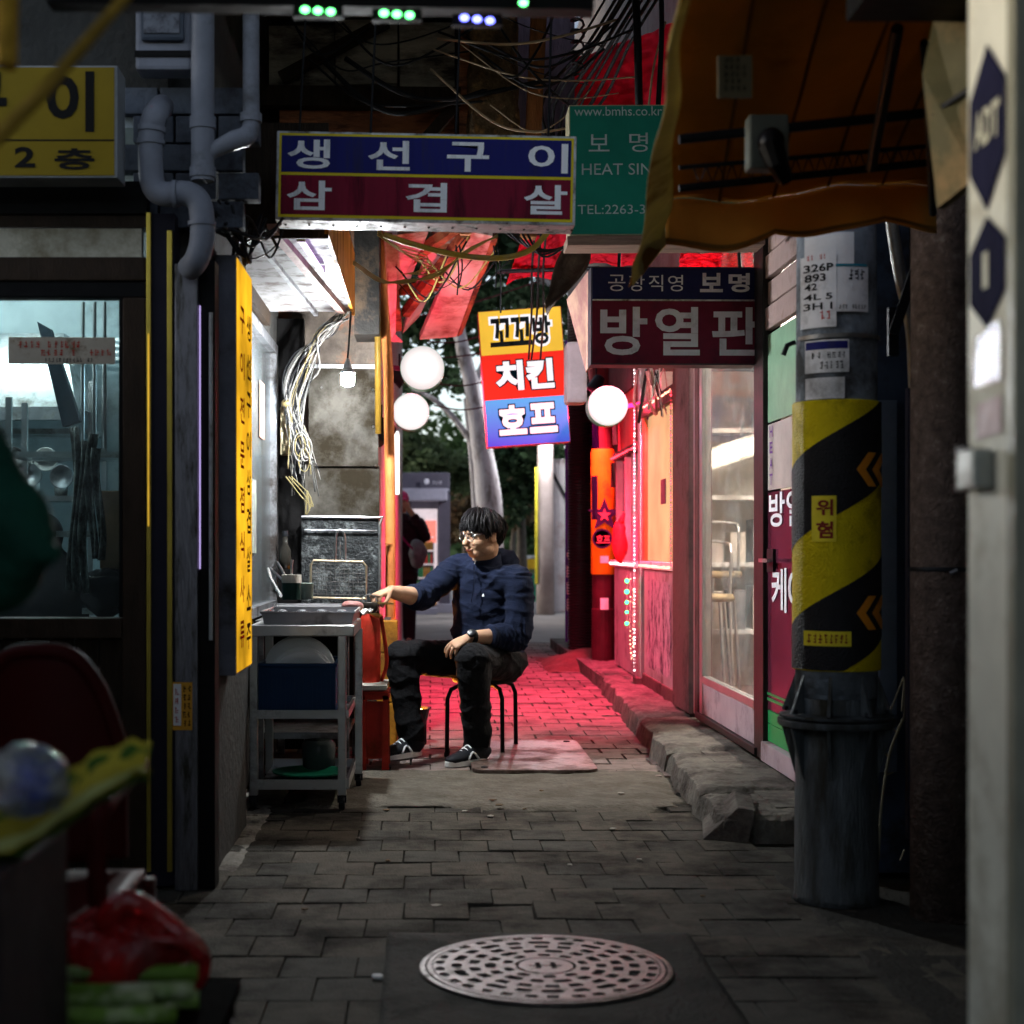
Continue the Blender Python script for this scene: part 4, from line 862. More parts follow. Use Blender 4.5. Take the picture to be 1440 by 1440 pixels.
for i,(a,b) in enumerate((((548,395,9.6),(640,332,8.6)),((570,450,10),(655,340,8.65)),((545,345,8.8),(560,470,9.9)),((540,360,9.2),(690,352,9.0)),((552,420,9.8),(668,405,9.6)))):
    MB().bar(at(*a)+V((0,.02,.05)),at(*b)+V((0,.02,.05)),.05,.06).build('rafter', rust_board, lb)
MB().prism([at(540,330,8.5),at(560,330,8.5),at(556,470,9.4),at(566,480,9.4),at(548,480,9.4)],(0,.03,0)).build('soffit_board', eave_p, lb)
op = MB().tube([at(549,1085,8.15),at(549,720,8.3),at(546,520,8.3),at(532,330,8.3),at(530,200,8.3)],.028,12).build('orange_post', mat('orange_post',(.6,.2,.06),.5,var=.3,scale=6,bump=.1), smooth=True, label='thin orange post at the right edge of the steel panel', cat='post')
MB().tube([at(532,610,8.0),at(531,450,8.0),at(526,200,8.0)],.017,10).build('yellow_pipe', mat('yellow_pipe',(.12,.07,.01),.4,var=.2,dirt=(.2,.1,.02),damt=.3), smooth=True, label='thin yellow gas pipe climbing above the steel panel', cat='pipe')
# dark flue above the cooking corner
MB().lo(at(498,470,7.9),at(533,150,7.9)+V((0,.3,0))).build('flue', mat('sooty_flue',(.03,.028,.026),.6,.3,var=.5,bump=.3,dirt=(.12,.08,.05),damt=.25), label='sooty black flue rising above the steel panel', cat='flue')
# ---- beam with the LED modules
lbm = MB().bar((-.75,3.02,2.185),(.32,3.0,2.165),.05,.09).build('lamp_beam', black_paint, label='dark beam carrying green and blue lights across the top', cat='beam')
for i,(px,py,cn,cc,dx) in enumerate(((447,15,'green',(.12,1,.22),(18,1.5)),(558,20,'green',(.12,1,.22),(18,1.5)),(671,27,'blue',(.14,.16,1),(18,2)),(736,4,'green',(.12,1,.22),(0,0)))):
    t = thing('led_module',('left green three lamp light on the top beam','right green three lamp light on the top beam','blue three lamp light on the top beam','single green light high above the orange timber post')[i],'light',at(px,py,2.96),'lights on the top beam')
    for j in (-1,0,1) if dx[0] else (0,):
        c = at(px+dx[0]*j,py+dx[1]*j,2.96); MB().ball(c,(.0085,.004,.0065),12,8).build('lamp', glow('led_'+cn,cc,9), t, smooth=True)
    MB().lo(at(px-dx[0]*1.5-8,py+8,2.965),at(px+dx[0]*1.5+8,py-8,2.965)+V((0,.02,0))).build('housing', black_paint, t)
# ---- amber awning, near right
amb = cloth('amber_awning',(.45,.2,.03),.4,var=.25,scale=2.5,bump=.25,dirt=(.3,.13,.02),damt=.2)
aw_ = thing('amber_awning','brown amber cloth awning hanging over the right foreground','awning',(1.0,3.3,2.0))
def top(u,v):
    x = (.40+.245*v)*(1-u)+(1.20+.19*v)*u; y = 2.2+2.0*v; z = 2.26-.24*v**2+.06*u+.03*math.sin(u*9+v*2)*v*.4+.012*noise.noise(V((u*5,v*5,0)))+.02*(1-v)*(1-abs(noise.noise(V((u*9+v*4,v*5,1)))))**4
    return V((x,y,z))
MB().sheet(top,80,50,thick=(0,0,.004)).build('canopy', amb, aw_, smooth=True)
def val(u,v):
    p = top(u,1.0); sc = .075+.025*abs(math.sin(u*math.pi*2.5)); return V((p.x,p.y+.004-.02*v+.012*math.sin(u*14)*v,p.z-.001-(sc+.05*max(0,.4-u)+.03)*v))
MB().sheet(val,60,8,thick=(0,.004,0)).build('valance', amb, aw_, smooth=True)
flapm = cloth('flap_cloth',(.62,.52,.2),.3,var=.25,scale=5,bump=.2,dirt=(.25,.15,.03),damt=.35)
def flap(u,v):
    a = [at(972,-60,2.5),at(962,60,2.8),at(950,180,3.3),at(938,300,4.1),at(932,345,4.22)]
    b = [at(955,-60,2.5),at(943,75,2.8),at(926,195,3.3),at(897,350,4.1),at(884,404,4.22)]
    s = u*(len(a)-1); i = min(int(s),len(a)-2); t = s-i; p, q_ = a[i].lerp(a[i+1],t), b[i].lerp(b[i+1],t)
    r_ = p.lerp(q_,v); r_.y += .03*math.sin(v*5+u*6); r_.x += .006*math.sin(u*20); return r_
MB().sheet(flap,40,10,thick=(.003,.004,0)).build('side_flap', flapm, aw_, smooth=True)
tip = MB().prism([at(884,404,4.23),at(900,345,4.15),at(933,330,4.2),at(941,330,4.21),at(928,352,4.22),at(905,385,4.24)],(0,.006,0)).build('side_flap', amb, aw_)
for (a,b,r_) in (((955,265,4.0),(1312,228,4.0),.010),((955,196,3.7),(1312,158,3.7),.012),((955,236,3.9),(1312,205,3.9),.006),((1225,236,3.9),(1262,40,3.3),.014),((1312,300,4.1),(1300,60,3.4),.010)):
    MB().tube([at(*a),at(*b)],r_,10).build('frame_bar', dark_metal, aw_)
zz = MB()
for i in range(18):
    p = 975+i*18; zz.tube([at(p,236-(p-955)*.09,3.92),at(p+9,262-(p-955)*.10,3.98),at(p+18,236-(p-937)*.09,3.92)],.0025,5)
zz.build('frame_lattice', dark_metal, aw_)
MB().lo(at(1010,137,3.25),at(1058,78,3.25)+V((0,.01,0))).build('sewn_label', mat('grey_label',(.12,.1,.06),.6), aw_); s_ = MB()
for i in range(5): marks(s_,at(1018,128-i*10,3.247),UX,UZ,.05,.011,4,i+50)
s_.build('label_print', black_paint, aw_)
cm = thing('security_camera','grey box camera with dark round lens under the amber awning','camera',at(1080,235,3.6))
MB().lo(at(1054,236,3.6),at(1110,160,3.6)+V((0,.06,0))).build('housing', mat('camera_grey',(.12,.13,.115),.5), cm, bevel=.006)
MB().ball(at(1084,200,3.59),(.032,.035,.035)).build('lens', mat('lens_black',(.01,.01,.012),.15), cm, smooth=True)
MB().tube([at(1084,205,3.57),at(1092,228,3.56),at(1104,252,3.6)],[.03,.026,.02],10).build('mount', black_paint, cm)
# ---- red tarpaulins
tarp = cloth('red_tarp',(.8,.025,.06),.6,var=.3,scale=3,bump=.2)
def quad_sheet(c, nu=24, nv=14, amp=.03, f=7):
    return lambda u,v: (c[0].lerp(c[1],u)).lerp(c[3].lerp(c[2],u),v)+V((0,amp*math.sin(u*f+v*3)+amp*.7*noise.noise(V((u*4,v*4,c[0].x)))+amp*1.6*(1-abs(noise.noise(V((u*7+v*5,v*9-u*3,c[0].z)))))**3,amp*.6*math.sin(u*f*.7)*v-amp*1.2*math.sin(u*math.pi)*(1-v)))
for nm,lab,c,th in (('tarpaulin','upper red tarpaulin stretched above the green sign',[at(770,82,8.3),at(950,28,7.6),at(950,165,7.2),at(762,165,8.2)],(0,.004,0)),
               ('tarpaulin','small red tarpaulin hanging below the wide sign',[at(738,322,8.7),at(815,318,8.2),at(800,384,8.6),at(712,399,8.8)],(0,.004,0)),
               ('tarpaulin','narrow red tarpaulin edge below the green sign',[at(800,338,8.4),at(905,338,8.0),at(895,366,8.2),at(806,378,8.5)],(0,.004,0)),
               ('tarpaulin','violet red tarpaulin peeping out above the maroon sign',[at(958,345,8.0),at(1062,345,7.8),at(1062,385,7.8),at(958,385,8.0)],(0,.004,0))):
    MB().sheet(quad_sheet(c),48,30,thick=th).build(nm, tarp, smooth=True, label=lab, cat='tarpaulin', group='red tarpaulins')
MB().tube([at(700,382,8.75),at(842,377,8.4)],.012,8).build('tarp_pole', dark_metal, label='thin dark rod under the small red tarpaulin', cat='rod')
lf = MB().sheet(lambda u,v: at(825-58*u+8*math.sin(u*3)+(v-.5)*(34*math.sin(math.pi*min(1,u*1.05+.02))+4), 338+95*u*u*.6+38*u+(v-.5)*20, 7.2)+V((0,.05*math.sin(v*3),0)),14,8,thick=(0,.008,0))
lf.build('bent_tin', mat('old_tin',(.13,.1,.085),.6,.4,var=.5,scale=9,bump=.3), smooth=True, label='curled grey tin sheet hanging below the green sign', cat='tin sheet')
# ---- wires
def wire(pts, r, m_, par, smooth=6): return MB().tube(pts, r, 6, smooth).build('cable', m_, par, smooth=True)
cb = thing('cable_fan','fan of black cables slanting down over the upper red tarpaulin','cables',at(860,20,7))
rr = random.Random(8)
for i in range(9):
    x1 = 905-i*9+rr.uniform(-6,6); wire([at(x1+40,-30,6.6),at(x1-15,60,6.9),at(x1-60-i*3,150,7.2),at(755+i*7,230+i*6,7.3)],rr.choice((.006,.008,.01)),cable_black,cb)
wire([at(893,-30,6.5),at(897,70,6.5),at(899,170,6.5)],.018,cable_black,cb,0); wire([at(930,-20,6.6),at(930,60,6.6),at(925,160,6.6)],.012,cable_black,cb); wire([at(936,30,6.6),at(920,90,6.7),at(911,160,6.7)],.005,mat('tan_wire',(.4,.3,.2),.6),cb)
cl_ = MB(); [cl_.tube([at(812+9*math.cos(t*.9),20+t*2.2,7.0)+V((0,.05*math.sin(t*.9),0)) for t in range(0,40)],.006,6)]
cl_.build('coil', cable_black, cb)
cb2 = thing('cable_drops','black wires dropping to the tilted lit sign','cables',at(755,440,8.5))
for px in (748,757,764): wire([at(px+4,325,8.3),at(px,380,8.4),at(px-2+rr.uniform(-3,3),440,8.6),at(px-12+rr.uniform(-8,14),505,9.2)],.006,cable_black,cb2)
for i in range(5): wire([at(700+i*9,318,6.5),at(740+i*6,345+i*4,6.6),at(790+i*4,352-i*3,6.8),at(830,335,7)],.005,cable_black,cb2)
yc = thing('yellow_hose','yellow hose looping under the wide sign','hose',at(640,360,6))
wire([at(540,330,6.0),at(575,342,6.0),at(640,358,6.0),at(700,363,6.0),at(745,352,6.0),at(772,325,6.0)],[.012],mat('yellow_hose',(.6,.45,.08),.5,dirt=(.3,.28,.25),damt=.3),yc)
tw = thing('twisted_wire','thin pale wires twisted together under the wide sign','wires',at(600,390,6))
for j in range(3): wire([at(497,367+j*2,6.2),at(535,392+j*2,6.1),at(570,398-j*2,6.1),at(615,382+j*3,6.1),at(655,357-j*2,6.1),at(700,330+j,6.1)],.003+.001*j,mat('ochre_wire',(.45,.36,.12),.5),tw)
for j in range(4): wire([at(531,322+j*3,6.3),at(555+j*8,345+j*6,6.2),at(600+j*6,360+j*8,6.2),at(590-j*9,385,6.2)],.0025,MATS['ochre_wire'],tw)
fw = thing('far_wires','thin overhead wires crossing the trees behind the tilted sign','wires',at(620,480,16))
for i,(a,b) in enumerate((((600,480),(680,472)),((560,500),(690,495)),((615,540),(690,534)),((540,455),(760,395)),((610,570),(685,572)))): wire([at(*a,16),(at(*a,16)+at(*b,16))/2+V((0,0,-.04)),at(*b,16)],.008,mat('maroon_wire',(.1,.02,.03),.6),fw)
cb3 = thing('corner_wires','tangle of wires around the drainpipe foot at the left corner','cables',at(320,320,4.9))
for i in range(14):
    a = rr.uniform(295,335); b = rr.uniform(345,400); wire([at(a,rr.uniform(280,330),4.85),at((a+b)/2,rr.uniform(300,370),4.95),at(b-20,rr.uniform(320,390),5.1),at(b,rr.uniform(300,350),5.2)],rr.choice((.003,.004,.006)),rr.choice((cable_black,cable_black,steel_dull)),cb3)
cb4 = thing('dark_cables','black cables sagging along the timber upper storey','cables',at(600,100,6.8))
for i in range(7):
    a = rr.uniform(385,520); y = rr.uniform(10,120); e_ = rr.uniform(60,150); wire([at(a,y-30,6.8),at(a+e_*.5,y+rr.uniform(10,40),6.78),at(a+e_,y+rr.uniform(20,45),6.8),at(a+e_*2,y+rr.uniform(-40,30),6.85)],rr.choice((.004,.006,.012)),cable_black,cb4)

cb5 = thing('overhead_cables','loose black cables strung across the alley above the wide sign','cables',at(700,100,6.5)); rr = random.Random(41)
for i in range(12):
    y0 = rr.uniform(-20,150); y1 = rr.uniform(0,180); x0 = rr.uniform(600,700); x1 = rr.uniform(780,900); sg = rr.uniform(10,60)
    wire([at(x0,y0,6.7),at(x0*.6+x1*.4,y0*.6+y1*.4+sg,6.6),at(x0*.3+x1*.7,y0*.3+y1*.7+sg*.8,6.6),at(x1,y1,6.8)],rr.choice((.003,.004,.006)),rr.choice((cable_black,cable_black,MATS['tan_wire'])),cb5)
cb6 = thing('eave_cables','thin cables looping below the red lit eaves','cables',at(640,400,8.3))
for i in range(9):
    x0 = rr.uniform(545,620); x1 = x0+rr.uniform(40,110); y0 = rr.uniform(335,400); wire([at(x0,y0,8.4),at((x0+x1)/2,y0+rr.uniform(15,50),8.35),at(x1,y0-rr.uniform(5,40),8.3)],rr.choice((.003,.005)),rr.choice((cable_black,MATS['ochre_wire'],cable_black)),cb6)
for i,(px,l) in enumerate(((641,70),(646,60),(700,95),(694,60))): wire([at(px,345,8.2),at(px+4,345+l*.5,8.2),at(px+rr.uniform(-4,6),345+l,8.2)],.005,cable_black,cb6)

for u_ in (.2,.4,.6,.8):
    MB().sheet(lambda a,v,u_=u_: top(u_+(a-.5)*.012,v)+V((0,0,-.002)),2,40).build('seam', mat('awning_seam',(.16,.07,.012),.8), aw_, smooth=True)
MB().sheet(lambda u,v: val(u,.86+.08*v)+V((0,-.002,0)),60,2).build('hem', MATS['awning_seam'], aw_, smooth=True)
# ---------------------------------------------------------------- cooking corner
gp = thing('sheet_metal_wall','stained galvanised steel wall behind the cooking corner','wall',(-.55,8.27,.0))
galv = mat('galvanised',(.075,.068,.057),.6,.2,var=.5,scale=4,bump=.08,dirt=(.022,.017,.011),damt=.6,dscale=3.5)
MB().lo((-.82,8.26,0),(-.275,8.3,1.52)).build('lower_sheet', galv, gp, bevel=.003); MB().lo((X(434,8.24),8.235,1.515),(X(532,8.24),8.258,2.05)).build('upper_sheet', galv, gp, bevel=.003)
MB().lo((-.82,8.26,2.06),(-.275,8.32,2.9)).build('header', mat('sooty_plate',(.1,.08,.065),.6,.3,var=.5,scale=8,bump=.3,dirt=(.3,.12,.06),damt=.3), gp)
MB().bar((X(434,8.22),8.23,2.055),(X(534,8.22),8.23,2.05),.02).build('edge_strip', steel, gp)
for px,py in ((452,545),(525,548),(525,600),(528,655),(440,650)): MB().ball(at(px,py,8.23),.006,8,5).build('rivet', steel, gp)
MB().lo((-.83,8.17,0),(X(428,8.2),8.24,2.3)).build('corner_board', black_paint, gp)
bs = thing('stove_back','blackened stove splashback with bright top edge behind the counter','splashback',(-.5,8.1,.7))
MB().lo((X(424,8.1),8.1,.74),(X(532,8.1),8.13,1.235)).build('plate', mat('burnt_plate',(.03,.032,.033),.45,.5,var=.6,scale=14,bump=.5,dirt=(.16,.17,.17),damt=.3,dscale=16), bs)
MB().tube([(X(424,8.09),8.09,1.24),(X(530,8.09),8.09,1.235),(X(534,8.09),8.09,1.2),(X(534,8.09),8.09,.8)],.008,8,2).build('edge_rod', steel, bs)
MB().tube([(X(428,8.08),8.08,1.17),(X(530,8.08),8.08,1.165)],.006,8).build('edge_rod', steel_dull, bs)
ct = thing('cooking_counter','stainless cooking counter behind the trolley','counter',(-.58,7.4,0))
MB().lo((-.80,6.98,.70),(-.37,8.05,.745)).build('top', steel, ct, bevel=.004)
for x in (-.78,-.39):
    for y in (7.0,8.0): MB().lo((x-.018,y-.018,0),(x+.018,y+.018,.70)).build('leg', steel_dull, ct)
MB().lo((-.79,7.0,.2),(-.38,8.0,.23)).build('shelf', steel_dull, ct); MB().lo((-.79,7.6,.23),(-.38,7.64,.7)).build('back_panel', black_paint, ct)
def tray(label, x0,x1,y0,y1,z,h,rz=0):
    t = thing('tray',label,'tray',((x0+x1)/2,(y0+y1)/2,z))
    c = V(((x0+x1)/2,(y0+y1)/2,z)); MM_ = Matrix.Translation(c) @ Matrix.Rotation(rz,4,'Z'); hx,hy = (x1-x0)/2,(y1-y0)/2
    MB(MM_).lo((-hx+.015,-hy+.015,0),(hx-.015,hy-.015,.006)).build('base', steel, t)
    for a,b in (((-hx,-hy),(hx,-hy)),((hx,-hy),(hx,hy)),((hx,hy),(-hx,hy)),((-hx,hy),(-hx,-hy))):
        MB(MM_).prism([V((a[0]*.94,a[1]*.94,0)),V((b[0]*.94,b[1]*.94,0)),V((b[0],b[1],h)),V((a[0],a[1],h))],(0,0,.004)).build('side', steel, t)
    MB(MM_).tube([(-hx,-hy,h),(hx,-hy,h),(hx,hy,h),(-hx,hy,h),(-hx,-hy,h)],.006,6).build('rim', steel, t)
    return t
# trolley
TX0,TX1,TY0,TY1 = -.742,-.312,6.26,6.90
tv = thing('steel_trolley','three tier stainless trolley on castors at the cooking corner','trolley',((TX0+TX1)/2,6.58,0))
MB().lo((TX0,TY0,.712),(TX1,TY1,.757)).build('top', steel, tv, bevel=.004)
for z0,z1,nm in ((.375,.41,'shelf'),(.085,.125,'shelf')):
    MB().lo((TX0+.03,TY0+.01,z0),(TX1-.03,TY1-.01,z0+.006)).build(nm, steel_dull, tv)
    MB().lo((TX0+.03,TY0,z0),(TX1-.05,TY0+.012,z1)).lo((TX0+.03,TY1-.012,z0),(TX1-.03,TY1,z1)).lo((TX1-.034,TY0+.02,z0),(TX1-.022,TY1-.02,z1)).build('shelf_rim', steel, tv)
for x in (TX0+.018,TX1-.05,TX1-.01):
    for y in ((TY0+.018,) if x == TX1-.05 else (TY0+.018,TY1-.02) if x < -.5 else (TY1-.02,)):
        MB().lo((x-.017,y-.017,.06),(x+.017,y+.017,.712)).build('leg', steel, tv, bevel=.003)
        cs = MB().lathe([(.026,-.012),(.03,-.008),(.03,.008),(.026,.012)],(x,y,.03),14,'X').build('castor', black_rubber, tv)
        MB().lo((x-.018,y-.012,.03),(x+.018,y+.012,.062)).build('fork', dark_metal, cs)
cr = thing('blue_crate','dark blue plastic crate on the middle trolley shelf','crate',(-.53,6.5,.41))
bl = mat('blue_crate',(.01,.035,.09),.45,var=.2,bump=.05); ca,cb_,cz0,cz1 = X(364,6.3),X(472,6.3),.384,.585
for y in (6.29,6.72):
    MB().lo((ca,y,cz0),(cb_,y+.008,cz1)).build('side', bl, cr)
    rib = MB()
    for i in range(16): rib.lo((ca+.012+i*(cb_-ca-.02)/16,y-.004,cz0+.03),(ca+.018+i*(cb_-ca-.02)/16,y-.0005,cz1-.03))
    rib.build('ribs', bl, cr)
for x in (ca+.0,cb_-.008): MB().lo((x,6.298,cz0),(x+.008,6.72,cz1)).build('side', bl, cr)
MB().lo((ca,6.29,cz0-.001),(cb_,6.728,cz0+.006)).build('base', bl, cr)
MB().lo((ca-.006,6.282,cz1),(cb_+.006,6.30,cz1+.014)).lo((ca-.006,6.71,cz1),(cb_+.006,6.734,cz1+.014)).lo((ca-.006,6.3,cz1),(ca+.01,6.71,cz1+.014)).lo((cb_-.01,6.3,cz1),(cb_+.006,6.71,cz1+.014)).build('rim', bl, cr, bevel=.003)
plm = mat('enamel_plate',(.93,.95,.95),.3,var=.05,scale=8,bump=.02)
for i,(dx,y,r,zc,tilt) in enumerate(((-.005,6.50,.152,.56,12),(.0,6.46,.150,.555,12),(.015,6.40,.135,.535,14),(.02,6.36,.13,.525,15))):
    c = V(((ca+cb_)/2+dx,y,zc)); Mx = Matrix.Translation(c) @ Matrix.Rotation(R(90+tilt),4,'X')
    MB(Mx).lathe([(r*.62,-.01),(r*.66,-.006),(r*.74,.006),(r,.014),(r,.018),(r*.74,.012),(r*.6,-.002),(.01,-.002)],seg=40).build('plate', plm, autosm=True, label='large pale plate standing in the blue crate, %s from the front'%('fourth','third','second','first')[i], cat='plate', group='plates in the blue crate')
bn = MB().lathe([(.09,0),(.15,.02),(.16,.03),(.15,.028),(.09,.012),(.02,.01)],(-.52,6.55,.092),30).build('green_basin', mat('green_plastic',(.01,.16,.09),.3,bump=.02), smooth=True, label='flat green plastic dish on the bottom trolley shelf', cat='dish')
MB().lathe([(.07,0),(.075,.12),(.06,.14),(.05,.14)],(-.49,6.72,.092),20).build('jar', mat('smoky_jar',(.05,.06,.06),.1,bump=.02), smooth=True, label='smoky plastic jar at the back of the bottom trolley shelf', cat='jar')
tray('shallow steel tray of fish on the trolley top', -.70,-.315,6.33,6.84,.757,.05)
for i in range(4):
    x = -.64+i*.085; MB().loft([(x,6.42,.79),(x+.01,6.5,.795),(x,6.62,.795),(x-.005,6.72,.79),(x-.005,6.77,.79)],[(.008,.008),(.022,.014),(.025,.015),(.01,.008),(.022,.004)],UX,10).build('fish', mat('silver_fish',(.35,.36,.38),.25,.4,var=.5,scale=30,bump=.1), smooth=True, label='silver fish lying on the trolley tray, %s from the left'%('first','second','third','fourth')[i], cat='fish', group='fish on the trolley tray')
tray('second steel tray on the cooking counter', -.76,-.42,7.15,7.75,.745,.045,R(4))
# foil and meat beside the hand
MB().sheet(lambda u,v: V((-.43+.16*u,6.95+.28*v,.765+.02*noise.noise(V((u*7,v*7,4)))+.02)),14,14,thick=(0,0,-.004)).build('foil', mat('crumpled_foil',(.7,.68,.66),.22,.9,bump=.6,bscale=60), label='crumpled foil at the right end of the counter', cat='foil')
MB().ball((-.365,7.12,.80),(.05,.06,.025),14,10).wobble(.012,20).build('meat_parcel', mat('pink_meat',(.45,.2,.18),.4,var=.4,scale=20), smooth=True, label='pinkish parcel on the crumpled foil', cat='parcel')
# utensils
uc = thing('utensil_can','dark green can holding ladles on the counter','can',at(410,840,7.3)); p = at(410,843,7.3)
MB().lathe([(.045,0),(.047,.1),(.044,.1),(.04,.02)],p,20).build('can', mat('dark_green_tin',(.01,.03,.025),.4), uc, smooth=False); MB().lathe([(.0475,.08),(.0475,.118),(.04,.118)],p,20).build('band', mat('pale_band',(.5,.45,.4),.4), uc)
for j,(dx,dz,e) in enumerate(((-.07,.12,-.03),(-.05,.15,.0),(.0,.16,.02))): MB().tube([p+V((0,0,.05)),p+V((dx,0,dz)),p+V((dx*1.4+e*.2,0,dz+.03))],.006,8).build('ladle', steel, uc)
gc = MB().lathe([(.026,0),(.03,.075),(.031,.078),(.027,.07)],at(432,843,7.25),18).build('cup', mat('green_cup',(.35,.42,.36),.3), smooth=True, label='small pale cup beside the dark green can', cat='cup')
MB().tube([at(395,838,7.1),at(380,812,7.2),at(377,800,7.25)],.008,8).build('tongs', steel, label='steel tongs leaning left of the dark green can', cat='tongs')
sb_ = thing('sauce_bottle','dark sauce bottle hanging in the corner above the can','bottle',at(400,770,8.0))
p = at(401,800,8.0); MB().lathe([(.03,0),(.034,.05),(.03,.1),(.014,.13),(.014,.17)],p,16).build('body', mat('bottle_dark',(.02,.018,.015),.15), sb_, smooth=True); MB().lathe([(.016,.17),(.016,.2)],p,12).build('cap', dark_metal, sb_)
# wire grill basket
wg = thing('grill_basket','wire grill basket with loop handle leaning on the splashback','grill basket',at(476,840,7.85)); d = 7.85
def gpt(px,py,dd=0): return at(px,py,d+dd)
MB().tube([gpt(437,840),gpt(437,795),gpt(441,788),gpt(510,790),gpt(515,796),gpt(515,842),gpt(437,840)],.006,8).build('frame', mat('brassy_wire',(.45,.36,.24),.35,.8), wg)
mm = MB()
for i in range(12): mm.tube([gpt(440+i*6.3,790),gpt(440+i*6.3,840)],.0014,5)
for i in range(8): mm.tube([gpt(437,793+i*6),gpt(515,795+i*6)],.0014,5)
mm.build('mesh', mat('sooty_wire',(.06,.055,.05),.5,.5), wg)
MB().tube([gpt(471,789),gpt(472,760),gpt(474,748),gpt(478,745),gpt(483,749),gpt(485,762),gpt(485,789)],.006,8,3).tube([gpt(478,789),gpt(478,760)],.004,6).build('handle', steel, wg)
# hanging wires
hb = thing('wire_bundle','tangled bundle of pale electric wires hanging in the corner','cables',at(425,560,7.95)); rr = random.Random(4)
wm = [mat('cable_mid',(.07,.07,.067),.5,dirt=(.04,.035,.03),damt=.4),cable_black,mat('cable_white',(.2,.19,.175),.5),cable_black,mat('cable_tan',(.16,.13,.06),.5)]
for i in range(26):
    x0 = rr.uniform(478,497); x1 = rr.uniform(402,438); x2 = rr.uniform(400,438)
    MB().tube([at(x0,430+rr.uniform(0,20),7.55),at(460+rr.uniform(-14,8),468+rr.uniform(-6,8),7.8),at(x1+12,500+rr.uniform(-10,20),7.95),at(x1-6,560+rr.uniform(-20,20),7.98),at(x2+rr.uniform(-8,8),620,7.98),at(x2+rr.uniform(-10,16),rr.uniform(640,700),7.96)],rr.choice((.002,.003,.0045)),6,5).build('cable', rr.choice(wm), hb, smooth=True)
for i in range(5):
    cx_, cy_ = 428+rr.uniform(-8,8), 640+rr.uniform(-14,20); r_ = rr.uniform(9,17)
    MB().tube([at(cx_+r_*.6*math.cos(t*.5),cy_+r_*1.2*math.sin(t*.5),7.94+.01*math.sin(t)) for t in range(14)],.003,6,2).build('cable_loop', rr.choice(wm), hb, smooth=True)
for i in range(3): MB().tube([at(402+i*4,670,7.95),at(425+i*6,700,7.95),at(440-i*5,712+i*6,7.95),at(432,690,7.95)],.004,6,5).build('cable_loop', MATS['cable_tan'], hb, smooth=True)
jb = thing('junction_box','small pale junction box in the cable corner','junction box',at(402,570,8.0))
MB().lo(at(394,640,8.05),at(410,572,8.05)+V((0,.05,0))).build('box', mat('old_ivory',(.4,.34,.22),.5,dirt=(.1,.07,.03),damt=.4), jb, bevel=.006); MB().ball(at(403,568,8.0),.028,12,8).build('knob', mat('brass_knob',(.3,.22,.1),.4,.6), jb, smooth=True)
# the bulb
bp = at(489,533,7.4)
lb_ = thing('bulb_lamp','bare white bulb hanging over the cooking corner','lamp',bp)
MB().lathe([(.012,-.034),(.026,-.03),(.032,-.018),(.032,.016),(.026,.026),(.014,.03)],bp,20).build('bulb', glow('white_bulb',(.92,.97,1),3600), lb_, smooth=True)
MB().lathe([(.02,.031),(.022,.06),(.012,.085),(.006,.1)],bp,16).build('holder', mat('bulb_holder',(.5,.5,.5),.4), lb_, smooth=True); MB().lathe([(.02,.055),(.034,.036),(.037,.028),(.034,.03),(.02,.05)],bp,20).build('shade', mat('shade_tin',(.3,.3,.3),.4,.5), lb_, smooth=True); MB().tube([bp+V((0,0,.1)),bp+V((.01,-.02,.22)),bp+V((.02,-.1,.31))],.005,6,3).build('cord', cable_black, lb_)  # small cone added above the bulb to keep its light off the soffit
# red stand, plank, tins and brazier between counter and the man
red_pl = mat('red_lacquer',(.5,.035,.02),.4,var=.3,scale=5,bump=.08,dirt=(.2,.03,.01),damt=.25)
rs = thing('red_stand','red metal stand beside the cooking counter','stand',(-.27,7.5,0))
for x0,y0 in ((-.345,7.4),(-.235,7.4),(-.345,7.62),(-.235,7.62)):
    MB().prism([V((x0,y0,0)),V((x0+.035,y0,0)),V((x0+.03,y0,.36)),V((x0+.005,y0,.36))],(0,.03,0)).build('leg', red_pl, rs)
MB().lo((-.35,7.4,.34),(-.2,7.65,.38)).build('top', red_pl, rs); MB().lo((-.34,7.43,.05),(-.21,7.435,.33)).build('apron', red_pl, rs)
MB().lo((X(503,7.45),7.36,.388),(X(545,7.45),7.7,.412)).wobble(.006,9).build('plank', mat('bleached_plank',(.5,.45,.4),.7,var=.2,bump=.2), bevel=.003, label='bleached plank lying on the red stand', cat='plank')
rcyl = thing('gas_heater','red cylinder burner standing on the bleached plank','burner',(-.30,7.55,.412))
MB().lathe([(.05,0),(.055,.02),(.055,.3),(.03,.34),(.02,.36)],(-.30,7.55,.412),24).build('body', red_pl, rcyl, autosm=True); MB().tube([(-.30,7.55,.77),(-.28,7.5,.75),(-.24,7.46,.74)],.012,8,3).build('valve', mat('brass',(.6,.42,.12),.3,.9), rcyl)
MB().tube([(-.24,7.46,.74),(-.22,7.5,.6),(-.215,7.52,.5),(-.24,7.56,.42)],.01,8,5).build('hose', red_pl, rcyl)
for i,(z,h) in enumerate(((.0,.26),(.262,.26),(.524,.17))):
    p = V((X(545,8.1),8.1,z)); t = thing('oil_tin','dented orange tin in the stack by the orange post, %s'%('bottom','middle','top')[i],'tin',p,'stacked orange tins')
    MB().lo(p+V((-.055,-.055,0)),p+V((.055,.055,h))).build('body', mat('orange_tin',(.6,.25,.03),.4,.3,var=.35,scale=9,bump=.15,dirt=(.2,.08,.02),damt=.35), t, bevel=.008); MB().lathe([(.018,h),(.018,h+.015)],p,12).build('cap', steel_dull, t) if i == 2 else None
bz = thing('brazier','small brazier of glowing coals behind the red stand','brazier',(-.13,8.38,0))
